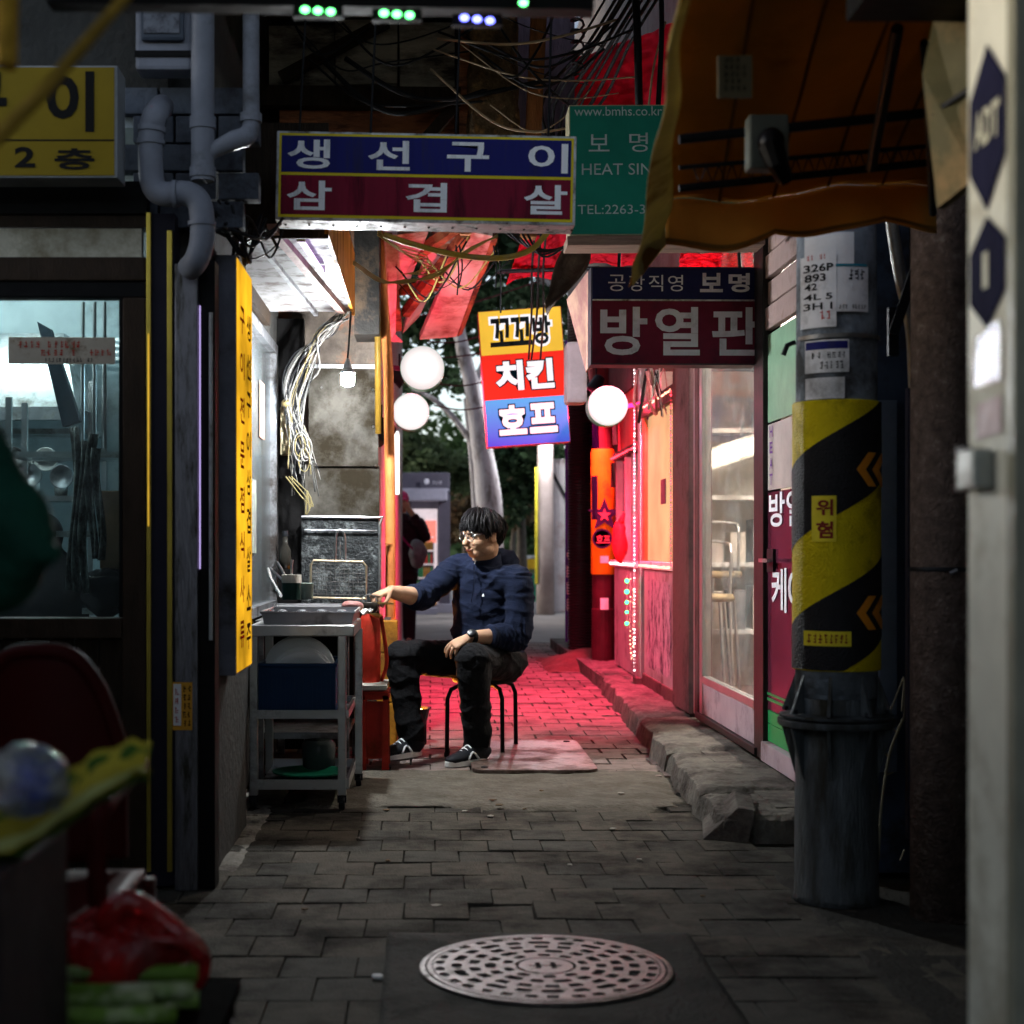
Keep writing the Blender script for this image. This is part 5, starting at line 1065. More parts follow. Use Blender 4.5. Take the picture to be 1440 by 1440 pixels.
MB().lathe([(.09,.05),(.12,.16),(.13,.2),(.12,.2),(.1,.15)],(-.13,8.38,0),24).build('bowl', dark_metal, bz)
for a in range(3): MB().tube([(-.13+.1*math.cos(a*2.1),8.38+.1*math.sin(a*2.1),0),(-.13+.1*math.cos(a*2.1),8.38+.1*math.sin(a*2.1),.12)],.01).build('leg', dark_metal, bz)
cc = MB(); rr = random.Random(2)
for i in range(26): cc.ball((-.13+rr.uniform(-.08,.08),8.38+rr.uniform(-.08,.08),.165+rr.uniform(0,.02)),rr.uniform(.012,.022),7,5)
cc.build('coals', glow('embers',(1,.3,.03),240), bz, kind='stuff')
# small pot the man holds
hp = thing('tin_pot','small dark pot held in the seated man\'s right hand','pot',at(520,858,7.42)); p = at(519,862,7.42)
MB().lathe([(.03,0),(.042,.015),(.044,.05),(.04,.052),(.036,.015)],p,20).build('bowl', mat('pot_black',(.04,.035,.03),.3,.5), hp, smooth=True)
MB().tube([p+V((-.04,0,.045)),p+V((-.03,0,.075)),p+V((0,0,.09)),p+V((.03,0,.075)),p+V((.04,0,.045))],.004,6,4).build('bail', steel, hp); MB().bar(p+V((.03,0,.05)),p+V((.12,-.02,.045)),.012,.008).build('handle', mat('brass_dull',(.5,.36,.12),.4,.6), hp)
# stool under the man
SC = V((.285,8.03,0))
sto = thing('round_stool','low black tube leg stool under the seated man','stool',SC)
MB().lathe([(.01,.375),(.165,.375),(.172,.385),(.172,.405),(.165,.415),(.01,.418)],SC,32).build('seat', mat('stool_seat',(.02,.02,.022),.5,bump=.1), sto, autosm=True)
for a,b in (((.085,7.86),(.46,8.21)),((.372,7.86),(.19,8.22))):
    mid = V(((a[0]+b[0])/2,(a[1]+b[1])/2,.36)); A,B = V((a[0],a[1],0)),V((b[0],b[1],0)); u = (B-A).normalized()
    MB().tube([A,A+V((0,0,.30))+u*.005,A+V((0,0,.345))+u*.03,A+V((0,0,.36))+u*.08,mid,B+V((0,0,.36))-u*.08,B+V((0,0,.345))-u*.03,B+V((0,0,.30))-u*.005,B],.0115,10).build('leg', mat('black_tube',(.012,.012,.013),.3,.4), sto, smooth=True)
    for q_ in (A,B): MB().lathe([(.014,0),(.014,.025)],q_,10).build('foot', black_rubber, sto)
# ---------------------------------------------------------------- utility poles and the right foreground
PC = V((X(1176,4.67),4.67,0)); PR = .127
up = thing('utility_pole','thick utility pole wrapped in a yellow and black warning sleeve','pole',PC)
polem = mat('pole_concrete',(.27,.31,.36),.7,var=.35,scale=7,bump=.35,dirt=(.06,.06,.06),damt=.45)
MB().lathe([(PR-.004,.62),(PR-.006,1.6),(PR-.012,2.6),(PR-.02,4.5)],PC,40).build('shaft', polem, up, smooth=True)
basem = mat('pole_base_iron',(.1,.11,.115),.5,.35,var=.5,scale=8,bump=.3,dirt=(.04,.035,.025),damt=.45,stretch=(3,3,.6))
MB().lathe([(.132,0),(.126,.02),(.124,.3),(.122,.5),(.120,.57),(.122,.70)],PC,40).build('base', basem, up, smooth=True)
MB().lathe([(.12,.530),(.172,.532),(.176,.538),(.176,.552),(.12,.556)],PC,40).build('flange', basem, up, autosm=True)
MB().lathe([(.12,.558),(.170,.559),(.172,.566),(.12,.572)],PC,40).build('flange', basem, up, autosm=True)
for i in range(8):
    a = 2*math.pi*(i+.5)/8; c_, s_ = math.cos(a), math.sin(a); t = V((-s_,c_,0))*.005
    def q(r_,z): return PC+V((c_*r_,s_*r_,z))
    MB().prism([q(.118,.573)-t,q(.165,.573)-t,q(.118,.70)-t],t*2).build('gusset', basem, up); MB().prism([q(.118,.529)-t,q(.165,.529)-t,q(.119,.36)-t],t*2).build('gusset', basem, up)
    MB().lathe([(.009,.572),(.009,.585)],q(.15,0),6).build('bolt', dark_metal, up)
z0, z1 = Z(945,4.545), Z(561,4.545); SR = .1315
def cyl(th,z,r=SR): return PC+V((math.sin(th)*r,-math.cos(th)*r,z))
sly = mat('sleeve_yellow',(.8,.6,.01),.45,var=.2,scale=4,bump=.5,bscale=150,dirt=(.25,.17,.01),damt=.25); slb = mat('sleeve_black',(.018,.017,.018),.5,var=.3,bump=.4,bscale=150)
MB().lathe([(SR-.002,z0),(SR,z0+.004),(SR,z1-.004),(SR-.004,z1)],PC,64).build('sleeve', sly, up, autosm=True)
per = 225*4.545/FOC; thk = 118*4.545/FOC
for kk in range(-2,4):
    m = MB(); n = 72
    for j in range(n):
        t0, t1 = -math.pi+2*math.pi*j/n, -math.pi+2*math.pi*(j+1)/n
        def zz_(t): return z1-.195-kk*per+per*(t/(2*math.pi)+.25)
        a0, b0 = zz_(t0), zz_(t0)-thk; a1, b1 = zz_(t1), zz_(t1)-thk
        cpf = lambda z: min(max(z,z0+.003),z1-.003)
        a0,b0,a1,b1 = map(cpf,(a0,b0,a1,b1))
        if a0-b0 < 1e-4 and a1-b1 < 1e-4: continue
        m.add([cyl(t0,b0,SR+.0015),cyl(t1,b1,SR+.0015),cyl(t1,a1,SR+.0015),cyl(t0,a0,SR+.0015)],[(0,1,2,3)])
    if m.f: m.build('black_stripe', slb, up, smooth=True)
def onpole(px,py,r): # the point of the sleeve's front face seen there
    dpt = 4.67-r
    for _ in range(4):
        x = X(px,dpt)-PC.x; x = max(-r*.98,min(r*.98,x)); dpt = 4.67-math.sqrt(r*r-x*x)
    return V((X(px,dpt) if abs(X(px,dpt)-PC.x)<r else PC.x+x,dpt,Z(py,dpt)))
chev = mat('chevron_orange',(.75,.27,.02),.4,var=.1,bump=.2)
def chevrons(yc):
    for dx in (0,23):
        def cf(u,v,dx=dx):
            a = 1-abs(u*2-1); px = 1187+dx+17*(1-a)+13*v; py = yc+(u*2-1)*24; return cyl(math.asin(min(.985,(px-1176)/59.0)),Z(py,4.55),SR+.0035)
        MB().sheet(cf,20,5).build('chevron', chev, up)
chevrons(660); chevrons(862)
def plaque(p0,p1,y0,y1,m_,name,r=SR+.003,n=8):
    t0, t1 = math.asin(max(-.97,(p0-1176)/59)), math.asin(min(.97,(p1-1176)/59)); za, zb = Z(y1,4.545), Z(y0,4.545)
    return MB().sheet(lambda u,v: cyl(t0+(t1-t0)*u,za+(zb-za)*v,r),n,2).build(name,m_,up,smooth=True)
plaque(1133,1161,697,762,mat('plaque_yellow',(.7,.55,.03),.4),'plaque'); plaque(1125,1180,888,909,MATS['plaque_yellow'],'plaque')
def pole_text(txt,p0,p1,y0,y1,m_,bold=.03,r=SR+.0045,marksn=0):
    t = MB()
    if marksn: marks(t,(0,0,0),UX,UZ,1,1,marksn,marksn+y0)
    else: t.text(txt,(0,0,0),UX,UZ,1,1,bold,0)
    tA, tB = (p0-1176)/59, (p1-1176)/59; za, zb = Z(y1,4.545), Z(y0,4.545)
    for p in t.v:
        s_ = max(-.985,min(.985,tA+(tB-tA)*p.x)); p.xyz = cyl(math.asin(s_),za+(zb-za)*p.z,r)
    t.build('lettering',m_,up,kind='stuff' if marksn else None)
redbrown = mat('print_redbrown',(.2,.02,.015),.5)
pole_text('위',1138,1157,702,725,redbrown); pole_text('험',1138,1157,733,757,redbrown); pole_text('',1128,1177,892,905,redbrown,marksn=8)
paper = mat('poster_paper',(.85,.83,.84),.8,var=.12,scale=9,bump=.1,dirt=(.35,.33,.32),damt=.25)
plaque(1124,1185,326,372,paper,'torn_poster',PR+.0005); plaque(1121,1161,357,459,paper,'poster',PR+.003); plaque(1160,1206,374,438,paper,'poster',PR+.0018); plaque(1125,1178,477,523,paper,'sticker',PR+.0018)
plaque(1126,1176,479,490,deep_blue,'sticker_band',PR+.003); plaque(1160,1203,371,374.5,mat('blue_tape',(.03,.25,.35),.4),'tape',PR+.0045); plaque(1125,1172,530,560,paper,'torn_poster',PR+.0006)
plaque(1118.5,1233,468,474,mat('strap_steel',(.2,.19,.18),.4,.7,bump=.1),'strap',PR+.002,16)
for txt,a,b,y0,y1 in (('326P',1124,1157,369,380),('893',1125,1148,383,394),('42',1125,1138,396,406),('4L 5',1124,1156,411,420),('3H 1',1124,1156,424,434)): pole_text(txt,a,b,y0,y1,MATS['print_black'],.02,PR+.0045)
for y0,y1,a,b in ((355.5,363,1127,1134),(355.5,363,1141,1148),(436,448,1141,1156)): pole_text('',a,b,y0,y1,mat('print_scarlet',(.6,.03,.03),.5),r=PR+.0046,marksn=2)
pole_text('',1168,1202,378,394,MATS['print_black'],r=PR+.0034,marksn=4); pole_text('',1164,1203,428,434,MATS['print_black'],r=PR+.0034,marksn=9); pole_text('',1131,1174,494,503,MATS['print_black'],r=PR+.0034,marksn=7); pole_text('',1133,1172,507,518,MATS['print_black'],r=PR+.0034,marksn=6)
MB().tube([cyl(-1.5,1.70,.13),cyl(-1.45,1.69,.155),cyl(-1.5,1.66,.165)],.008,6).build('bracket', dark_metal, up)
# second pole
bp2 = V((X(1329,4.45),4.45,0))
p2 = thing('rusty_pole','rough brown pole between the striped pole and the cream jamb','pole',bp2)
MB().lathe([(.099,0),(.098,1.2),(.094,2.6),(.09,4)],bp2,32).build('shaft', mat('rough_brown',(.12,.085,.07),.85,var=.5,scale=30,bump=.6,bscale=90,dirt=(.2,.17,.14),damt=.12,dscale=30), p2, smooth=True)
MB().lathe([(.1005,1.005),(.1015,1.012),(.1005,1.018)],bp2,32).build('wire_band', dark_metal, p2); MB().tube([bp2+V((-.02,-.1015,1.0)),bp2+V((.0,-.103,1.01))],.006,6).build('wire_clip', steel, p2)
# steel sheet, conduits and wire in the gap
sh = thing('blue_sheet','dark blue steel cabinet wedged between the two poles','cabinet',(1.55,4.98,0)); bsm = mat('blue_steel',(.055,.075,.12),.4,.4,var=.3,scale=5,bump=.1,dirt=(.03,.03,.035),damt=.3)
MB().lo((X(1190,4.95),4.95,.02),(X(1281,4.95),5.1,2.35)).build('sheet', bsm, sh, bevel=.004); MB().lo((X(1283,4.92),4.92,.0),(X(1296,4.92),5.1,2.35)).build('edge_post', black_paint, sh)
MB().lo((X(1236,4.93),4.93,.35),(X(1262,4.93),4.948,1.55)).build('cover_strip', mat('pale_blue_steel',(.16,.2,.28),.35,.5,bump=.05), sh, bevel=.003)
pipe('galvanised conduit slanting down beside the rusty pole',[at(1252,300,4.8),at(1266,390,4.8),at(1281,460,4.8),at(1286,545,4.8)],.019,[],mat('conduit_zinc',(.4,.4,.38),.45,.6,var=.3,scale=30,bump=.1),'conduit')
MB().lo(at(1277,1180,4.82),at(1292,545,4.82)+V((0,.03,0))).build('channel', mat('violet_channel',(.08,.08,.13),.4,.4), label='thin violet steel channel below the slanting conduit', cat='channel')
MB().bar(at(1256,470,4.7),at(1300,340,4.7),.012,.03).lo(at(1250,500,4.72),at(1264,432,4.72)+V((0,.02,0))).build('bracket', dark_metal, label='dark bracket arm crossing the slanting conduit', cat='bracket')
vw = thing('dry_vine','dry pale creeper stem climbing beside the striped pole','vine',at(1236,1208,4.75))
MB().tube([at(1235,1210,4.75),at(1240,1130,4.75),at(1250,1065,4.75),at(1262,1030,4.76),at(1271,1010,4.76)],.004,6,5).build('stem', mat('dry_stem',(.3,.26,.18),.8), vw, smooth=True)
for a,b in (((1250,1065),(1240,1055)),((1262,1030),(1254,1024)),((1245,1090),(1256,1086)),((1252,1000),(1271,952)),((1268,1000),(1272,955)),((1271,1010),(1272,960)),((1266,1210),(1272,1195))): MB().tube([at(*a,4.75),at(*b,4.76)],.0025,5).build('twig', MATS['dry_stem'], vw)
# cream jamb at the frame edge with hexagon stickers
cj = thing('cream_jamb','pale cream door jamb with dark hexagon stickers at the right edge','door jamb',(.82,2.12,0)); cream = mat('cream_enamel',(.72,.71,.6),.5,var=.18,scale=4,bump=.1,dirt=(.4,.36,.26),damt=.38)
JX = .776; jy0, jy1 = 2.045, 2.21
MB().lo((JX,jy0,0),(.98,jy1,2.6)).build('jamb', cream, cj, bevel=.006)
MB().lo((JX-.006,jy0-.03,0),(.98,jy0-.001,2.6)).build('edge_trim', mat('cream_trim',(.3,.29,.22),.4), cj, bevel=.003)
def jp(f, z): return V((JX-.002, jy1-.018-(jy1-jy0-.03)*f, z))
hexn = mat('sticker_navy',(.012,.012,.035),.9,var=.3,spec=.05)
for zc,hh_,txt in ((Z(178,2.12),.115,'ADT'),(Z(382,2.12),.078,'1')):
    MB().prism([jp(0,zc+hh_*.45),jp(.5,zc+hh_),jp(1,zc+hh_*.45),jp(1,zc-hh_*.45),jp(.5,zc-hh_),jp(0,zc-hh_*.45)],(-.001,0,0)).build('hexagon_sticker', hexn, cj)
    MB().text(txt,jp(.18 if len(txt)>1 else .42,zc-.022)+V((-.0012,0,0)),-UY,UZ,(jy1-jy0)*(.58 if len(txt)>1 else .12),.05,.03).build('sticker_lettering', mat('sticker_cream',(.55,.53,.4),.5), cj)
MB().prism([jp(.1,Z(540,2.12)),jp(.9,Z(540,2.12)),jp(.85,Z(455,2.12)),jp(.2,Z(470,2.12))],(-.001,0,0)).build('foil_patch', mat('foil_patch',(.6,.6,.66),.18,.8,bump=.4,bscale=50), cj); MB().prism([jp(.2,Z(615,2.12)),jp(.9,Z(612,2.12)),jp(.88,Z(560,2.12)),jp(.22,Z(565,2.12))],(-.001,0,0)).build('patch', mat('pink_patch',(.5,.36,.36),.5), cj)
MB().lo((JX-.03,2.10,Z(688,2.12)),(JX-.002,2.17,Z(632,2.12))).build('latch', mat('latch_grey',(.3,.31,.28),.4,.5), cj, bevel=.004); MB().lo((JX-.012,2.19,Z(690,2.2)),(JX+.004,2.225,Z(628,2.2))).build('strike_plate', steel_dull, cj, bevel=.002)
ub = thing('cream_board','slanted cream board hanging beside the amber awning','board',at(1335,290,3.0)); MB().prism([at(1297,105,3.0),at(1312,30,3.0),at(1372,30,2.9),at(1372,250,2.9),at(1318,292,3.0)],(.02,.02,0)).build('board', mat('cream_board',(.13,.115,.055),.5,var=.15,dirt=(.3,.2,.1),damt=.3), ub)
MB().bar(at(1312,160,2.99),at(1372,120,2.89),.008).build('batten', dark_metal, ub)
MB().lo((X(1200,2.9),2.4,Z(18,2.9)),(2.6,2.95,2.5)).build('soffit_beam', black_paint, label='dark soffit beam across the top right corner', cat='beam')
# ---------------------------------------------------------------- left foreground: market table and chair
fb = thing('market_box','dark low market box at the lower left','box',(-.62,2.2,0)); dk = mat('dark_crate',(.008,.007,.006),.95,spec=.01,var=.4,bump=.2)
MB().lo((-1.1,1.75,0),(-.308,2.42,.365)).build('body', dk, fb, bevel=.006); MB().lo((-1.11,1.74,.366),(-.30,2.43,.385)).build('lid', dk, fb, bevel=.004)
for i in range(3): MB().lo((-.307,1.8,.04+i*.11),(-.302,2.38,.12+i*.11)).build('slat', timber_dark, fb)
onm = mat('onion_green',(.12,.22,.03),.4,var=.5,scale=14,bump=.1,dirt=(.5,.52,.35),damt=.35,dscale=6); rr = random.Random(13)
for i in range(13):
    y = 2.12+.018*i+rr.uniform(-.01,.01); x0 = -.56+rr.uniform(-.06,.05); z = .40+rr.uniform(0,.035)
    MB().tube([(x0-.22,y-.06,z+.02),(x0-.1,y-.02,z+.01),(x0+.05,y,z),(x0+.17+rr.uniform(-.03,.03),y+.02,z-.004)],[.007,.009,.011,.014],8,4).build('green_onion', onm, smooth=True, label='spring onion lying in the bundle on the low market box', cat='green onion', group='bundle of spring onions')
rbm = mat('red_plastic_bag',(.4,.012,.012),.22,spec=.5,var=.4,scale=8,bump=.7,bscale=22,dirt=(.16,.02,.02),damt=.3,dscale=9); N = rbm.node_tree.nodes; N['Principled BSDF'].inputs['Transmission Weight'].default_value = .25
bg = thing('carrier_bag','knotted red plastic carrier bag lying on the low market box','bag',(-.45,2.36,.386))
b1 = MB().ball((-.475,2.36,.452),(.098,.09,.066),64,44); 
for p in b1.v: p.z = max(.387,p.z); p += noise.noise_vector(p*13)*.022+noise.noise_vector(p*34)*.009+noise.noise_vector(p*80)*.003; p.z = max(.387,p.z)
b1.build('sack', rbm, bg, smooth=True)
MB().tube([(-.50,2.33,.50),(-.46,2.32,.535),(-.40,2.33,.50),(-.355,2.34,.455),(-.36,2.34,.41),(-.40,2.33,.40)],[.022,.018,.013,.014,.018,.022],10,5).wobble(.008,20).build('handle', rbm, bg, smooth=True)
MB().tube([(-.49,2.33,.49),(-.43,2.30,.485),(-.37,2.31,.475),(-.35,2.32,.45)],[.018,.009,.009,.014],8,5).build('handle', rbm, bg, smooth=True)
# tall crate with leaf and plastic bag
tc_ = thing('produce_crate','stacked produce box under the yellow green leaf','crate',(-.66,1.9,.386)); MB().lo((-.95,1.72,.387),(-.485,2.05,.70)).build('box', mat('carton_grey',(.035,.028,.028),.7,var=.3,bump=.1), tc_, bevel=.006)
MB().lo((-.93,1.716,.46),(-.51,1.7195,.62)).build('print_panel', mat('crate_print',(.08,.075,.085),.6,var=.2), tc_); pm = MB(); pm.text('배추',(-.56,1.7155,.49),UX,UZ,.05,.1,.02); pm.build('lettering', mat('print_navy',(.03,.04,.15),.5), tc_)
lf_ = thing('cabbage_leaf','large yellow green cabbage leaf curling off the produce box','leaf',(-.55,1.9,.70))
def leaf(u,v,e=0):
    a = [at(-60,1175,1.85),at(40,1150,1.87),at(110,1105,1.9),at(165,1072,1.92),at(196,1062,1.94),at(216,1078,1.95)]
    s = u*(len(a)-1); i = min(int(s),len(a)-2); p = a[i].lerp(a[i+1],s-i); w = .05*math.sin(math.pi*min(1,.25+u*.72))+.008
    w *= 1.35; th = (v-.5)*2.4; return p+V((0.012*math.sin(u*11)*v, math.sin(th)*w*1.1, (1-math.cos(th))*w*.5-w*.45+.05*(v-.35)*math.sin(math.pi*min(1,.2+u*.8))+.007*noise.noise(V((u*14,v*7,0)))+e))
MB().sheet(leaf,44,16).build('blade', mat('leaf_yellow',(.4,.33,.03),.5,var=.35,scale=12,bump=.3,dirt=(.2,.24,.03),damt=.3,dscale=9), lf_, smooth=True); MB().sheet(lambda u,v: leaf(u,v,-.007)+V((0,-.006,0)),44,16).build('underside', mat('leaf_green',(.05,.12,.015),.5,var=.4,scale=9,bump=.3), lf_, smooth=True)
MB().tube([leaf(i/10,.5,.004)+V((0,-.006,-.004)) for i in range(10)],[.012,.004],8).build('midrib', mat('leaf_rib',(.4,.42,.15),.4), lf_, smooth=True)
pb_ = thing('plastic_packet','shiny clear packet with blue print beside the cabbage leaf','packet',at(35,1145,1.8))
pk = MB().ball(at(38,1098,1.82),(.048,.05,.043),56,40); 
for p in pk.v: p += noise.noise_vector(p*22)*.012+noise.noise_vector(p*60)*.006
pm_ = mat('clear_packet',(.3,.32,.3),.08,spec=.6,var=.2,scale=18,bump=.6,bscale=40,dirt=(.01,.03,.4),damt=.42,dscale=14); pm_.node_tree.nodes['Principled BSDF'].inputs['Transmission Weight'].default_value = .35
pk.build('wrapper', pm_, pb_, smooth=True)
# red plastic chair
rd = mat('red_chair',(.05,.004,.0035),.55,var=.2,bump=.04); Yc = 2.75
ch = thing('plastic_chair','dark red plastic chair behind the produce box','chair',(-.70,Yc,0))
def arch(u,v):
    x = -.86+.30*u; zt = .885-.24*abs(u*2-1)**3.2; return V((x,Yc+.02+.05*(u*2-1)**2,.50+(zt-.50)*v))
MB().sheet(arch,24,16,thick=(0,.012,0)).build('backrest', rd, ch, smooth=True)
MB().tube([arch(i/20,1)+V((0,.006,0)) for i in range(21)],.016,10).build('back_rim', rd, ch, smooth=True)
MB().sheet(lambda u,v: V((-.88+.36*u,Yc-.36+.40*v,.485-.015*math.sin(math.pi*u)*math.sin(math.pi*v))),12,12,thick=(0,0,-.025)).build('seat', rd, ch, smooth=True)
for sx_ in (-1,1):
    x = -.70+sx_*.175; MB().tube([(x,Yc-.33,.46),(x,Yc-.34,.62),(x+.005*sx_,Yc-.31,.66),(x,Yc-.1,.67),(x,Yc+.03,.68)],.016,10,4).build('armrest', rd, ch, smooth=True)
    for y in (Yc-.33,Yc+.03): MB().tube([(x,y,.47),(x+.02*sx_,y,.0)],[.026,.017],8).build('leg', rd, ch, smooth=True)
# dark green cloth and the poles near the lens
gcl = MB().loft([at(-60,640,1.9),at(-10,700,1.9),at(30,745,1.88),at(62,778,1.86),at(88,772,1.86)],[(.06,.04),(.055,.05),(.045,.05),(.02,.03),(.004,.008)],UZ,16)
gcl.loft([at(-60,800,1.9),at(0,800,1.9),at(30,790,1.88),at(58,785,1.86)],[(.06,.05),(.055,.05),(.035,.04),(.012,.02)],UZ,16)
gco = fused(gcl,.008,4).wobble(.008,18).build('green_cloth', mat('green_cloth',(.008,.055,.035),.7,var=.4,scale=8,bump=.3), smooth=True, label='dark green cloth bundle poking in at the left edge', cat='cloth')
MB().tube([at(-20,210,1.8),at(60,130,1.8),at(190,-20,1.85)],[.010,.009,.007],8).build('pole_stick', mat('stick',(.32,.2,.03),.6,var=.5,scale=9), label='slanting wooden stick across the upper left corner', cat='stick')
MB().tube([at(8,-30,1.8),at(10,95,1.8)],[.014,.012],8).wobble(.006,20).build('hanging_rope', mat('ochre_rope',(.42,.25,.03),.8,var=.5,scale=30), label='ochre rope hanging in the top left corner', cat='rope')
MB().sheet(lambda u,v: at(-80+130*u,95+110*v+20*u,1.9)+V((0,.02*math.sin(u*7),0)),14,10,thick=(0,.004,0)).build('grey_sheet', mat('grey_tarp',(.1,.085,.05),.7), label='grey plastic sheet behind the slanting stick', cat='sheet') if False else None
cup_ = MB().lathe([(.012,0),(.014,.006),(.010,.009),(.002,.01)],(X(531,3.8),3.8,.003),12).wobble(.004,60).build('bottle_cap', mat('white_scrap',(.75,.74,.72),.5), label='small white scrap lying left of the manhole cover', cat='scrap')
gq = at(-30,650,1.9); MB().tube([gq,gq+V((.01,.0,.5)),V((gq.x+.02,gq.y,2.9))],.004,6).build('cord', cable_black, gco)
sw = thing('roller_shutter','closed grey roller shutter at the right edge behind the rusty pole','shutter',(1.8,3.5,0))
for i in range(26): MB().lo((1.78+.006*(i%2),2.25,.02+i*.1),(1.80+.006*(i%2),4.9,.115+i*.1)).build('slat', mat('shutter_grey',(.05,.05,.055),.6,.2), sw)
# ---------------------------------------------------------------- beyond the alley
def leafmat(name, c, dark):
    m = mat(name, c, .6, var=.6, scale=.9, bump=0, dirt=dark, damt=.45, dscale=1.7)
    nt = m.node_tree; N = nt.nodes; L = nt.links; b = N['Principled BSDF']; t = N.new('ShaderNodeBsdfTranslucent'); mx = N.new('ShaderNodeMixShader'); mx.inputs[0].default_value = .35
    L.new(b.inputs['Base Color'].links[0].from_socket,t.inputs[0]); L.new(b.outputs[0],mx.inputs[1]); L.new(t.outputs[0],mx.inputs[2]); L.new(mx.outputs[0],N['Material Output'].inputs[0]); return m
lm = [leafmat('leaf_mid',(.06,.10,.035),(.03,.055,.02)),leafmat('leaf_dark',(.035,.065,.03),(.02,.035,.018)),leafmat('leaf_pale',(.10,.13,.06),(.05,.08,.03)),leafmat('leaf_rust',(.14,.085,.045),(.07,.06,.03))]
bark = mat('pale_bark',(.5,.48,.5),.8,var=.35,scale=4,bump=.4,dirt=(.17,.15,.14),damt=.5,dscale=4,stretch=(1,1,.5)); dbark = mat('dark_bark',(.09,.075,.06),.9,var=.4,bump=.4)
def foliage(name, blobs, n, size, m_, par, seed):
    rr = random.Random(seed); mb = MB(); tot = sum(b[1].x*b[1].y*b[1].z for b in blobs)
    for c,r in blobs:
        k = int(n*r.x*r.y*r.z/tot); cls = [V((rr.gauss(0,.42),rr.gauss(0,.42),rr.gauss(0,.42))) for _ in range(max(3,k//45))]
        for _ in range(k):
            q = rr.choice(cls)+V((rr.gauss(0,.13),rr.gauss(0,.13),rr.gauss(0,.13)))
            if q.length > 1.05: continue
            p = c+V((q.x*r.x,q.y*r.y,q.z*r.z)); a = V((rr.gauss(0,1),rr.gauss(0,1),rr.gauss(0,.6))).normalized(); b = a.cross(V((rr.gauss(0,1),rr.gauss(0,1),rr.gauss(0,1)))).normalized(); s = size*rr.uniform(.6,1.3)
            mb.add([p-a*s*.6,p+b*s*.3,p+a*s*.6,p-b*s*.3],[(0,1,2,3)])
    return mb.build(name,m_,par)
def tree(label, trunk, radii, blobs, n, size, lmat, bmat, seed, branches=()):
    t = thing('tree',label,'tree',trunk[0],'trees beyond the alley'); MB().tube(trunk,radii,12,5).wobble(.02,2,seed).build('trunk',bmat,t,smooth=True)
    for b,r in branches: MB().tube(b,r,8,4).build('branch',bmat,t,smooth=True)
    foliage('crown',blobs,n,size,lmat,t,seed); return t
def bl(px,py,d,rx,ry_,rz): return (at(px,py,d),V((rx,ry_,rz)))
d = 24
tree('tall tree with pale forked trunk behind the tilted lit sign',[at(689,868,d),at(690,760,d),at(686,690,d),at(676,620,d),at(664,550,d),at(645,450,d),at(650,340,d+.3),at(640,200,d)],[.24,.21,.2,.165,.13,.09,.07,.04],
     [bl(640,420,d+1,1.3,1.6,1.2),bl(735,410,d+.5,1.1,1.5,1.4),bl(620,540,d+1,.8,1.2,.55),bl(770,520,d+1.5,1.0,1.2,1.5),bl(600,330,d,1.6,1.5,1.0),bl(590,470,d+.6,.7,1,.8),bl(640,500,d+1.2,.7,1,.6),bl(575,570,d+2,.5,1,.5),bl(700,270,d+1,2.2,2,1.3)],13000,.17,lm[1],bark,1,
     [([at(676,640,d),at(640,590,d+.2),at(608,560,d+.3),at(580,548,d)],[.06,.05,.04,.02]),([at(664,550,d),at(700,470,d+.4),at(735,420,d+.5)],[.07,.05,.03]),([at(655,500,d),at(625,440,d),at(600,380,d)],[.05,.04,.02]),([at(672,760,d+.4),at(664,650,d+.3),at(655,560,d+.2)],[.06,.05,.04])])
tree('bushy pale green tree above the kiosk roof',[at(600,850,30),at(602,740,30),at(598,660,30)],[.12,.1,.06],[bl(600,648,30,.95,1.2,.55),bl(640,670,30.5,.7,1,.5),bl(565,630,30,.8,1,.6)],4200,.16,lm[2],dbark,2)
tree('dark tree right of the seated man\'s head',[at(735,840,29),at(733,760,29),at(730,680,29)],[.11,.09,.06],[bl(735,690,29,.62,1,.7),bl(722,640,29.5,.6,1,.55),bl(755,650,29,.5,.9,.7)],3600,.17,lm[1],dbark,3)
tree('rust tinged tree between the kiosk and the pale trunk',[at(655,850,33),at(656,770,33),at(655,720,33)],[.11,.09,.05],[bl(655,715,33,.62,1,.55),bl(640,745,33,.5,1,.35),bl(725,700,33,.55,1,.45)],3000,.15,lm[3],dbark,4)
tree('slim dark trunked tree over the yellow barrier',[at(722,852,36),at(721,790,36),at(724,730,36)],[.09,.08,.05],[bl(725,720,36,.9,1,.45)],1500,.17,lm[3],dbark,6)
fw_ = foliage('far_wood',[bl(540,700,48,3,2,2.2),bl(620,690,48,3,2,2.4),bl(700,700,48,3,2,2.2),bl(780,690,48,3,2,2.6),bl(660,780,46,4,1.5,.9),],11000,.34,lm[0],None,9); tag(fw_,'hazy green mass of trees and shrubs closing the far view','trees',kind='stuff')
MB().lo((-8,52,-.05),(10,52.5,1.9)).build('park_bank', mat('park_bank',(.12,.13,.07),.9,var=.5,scale=1,bump=.3), kind='structure')
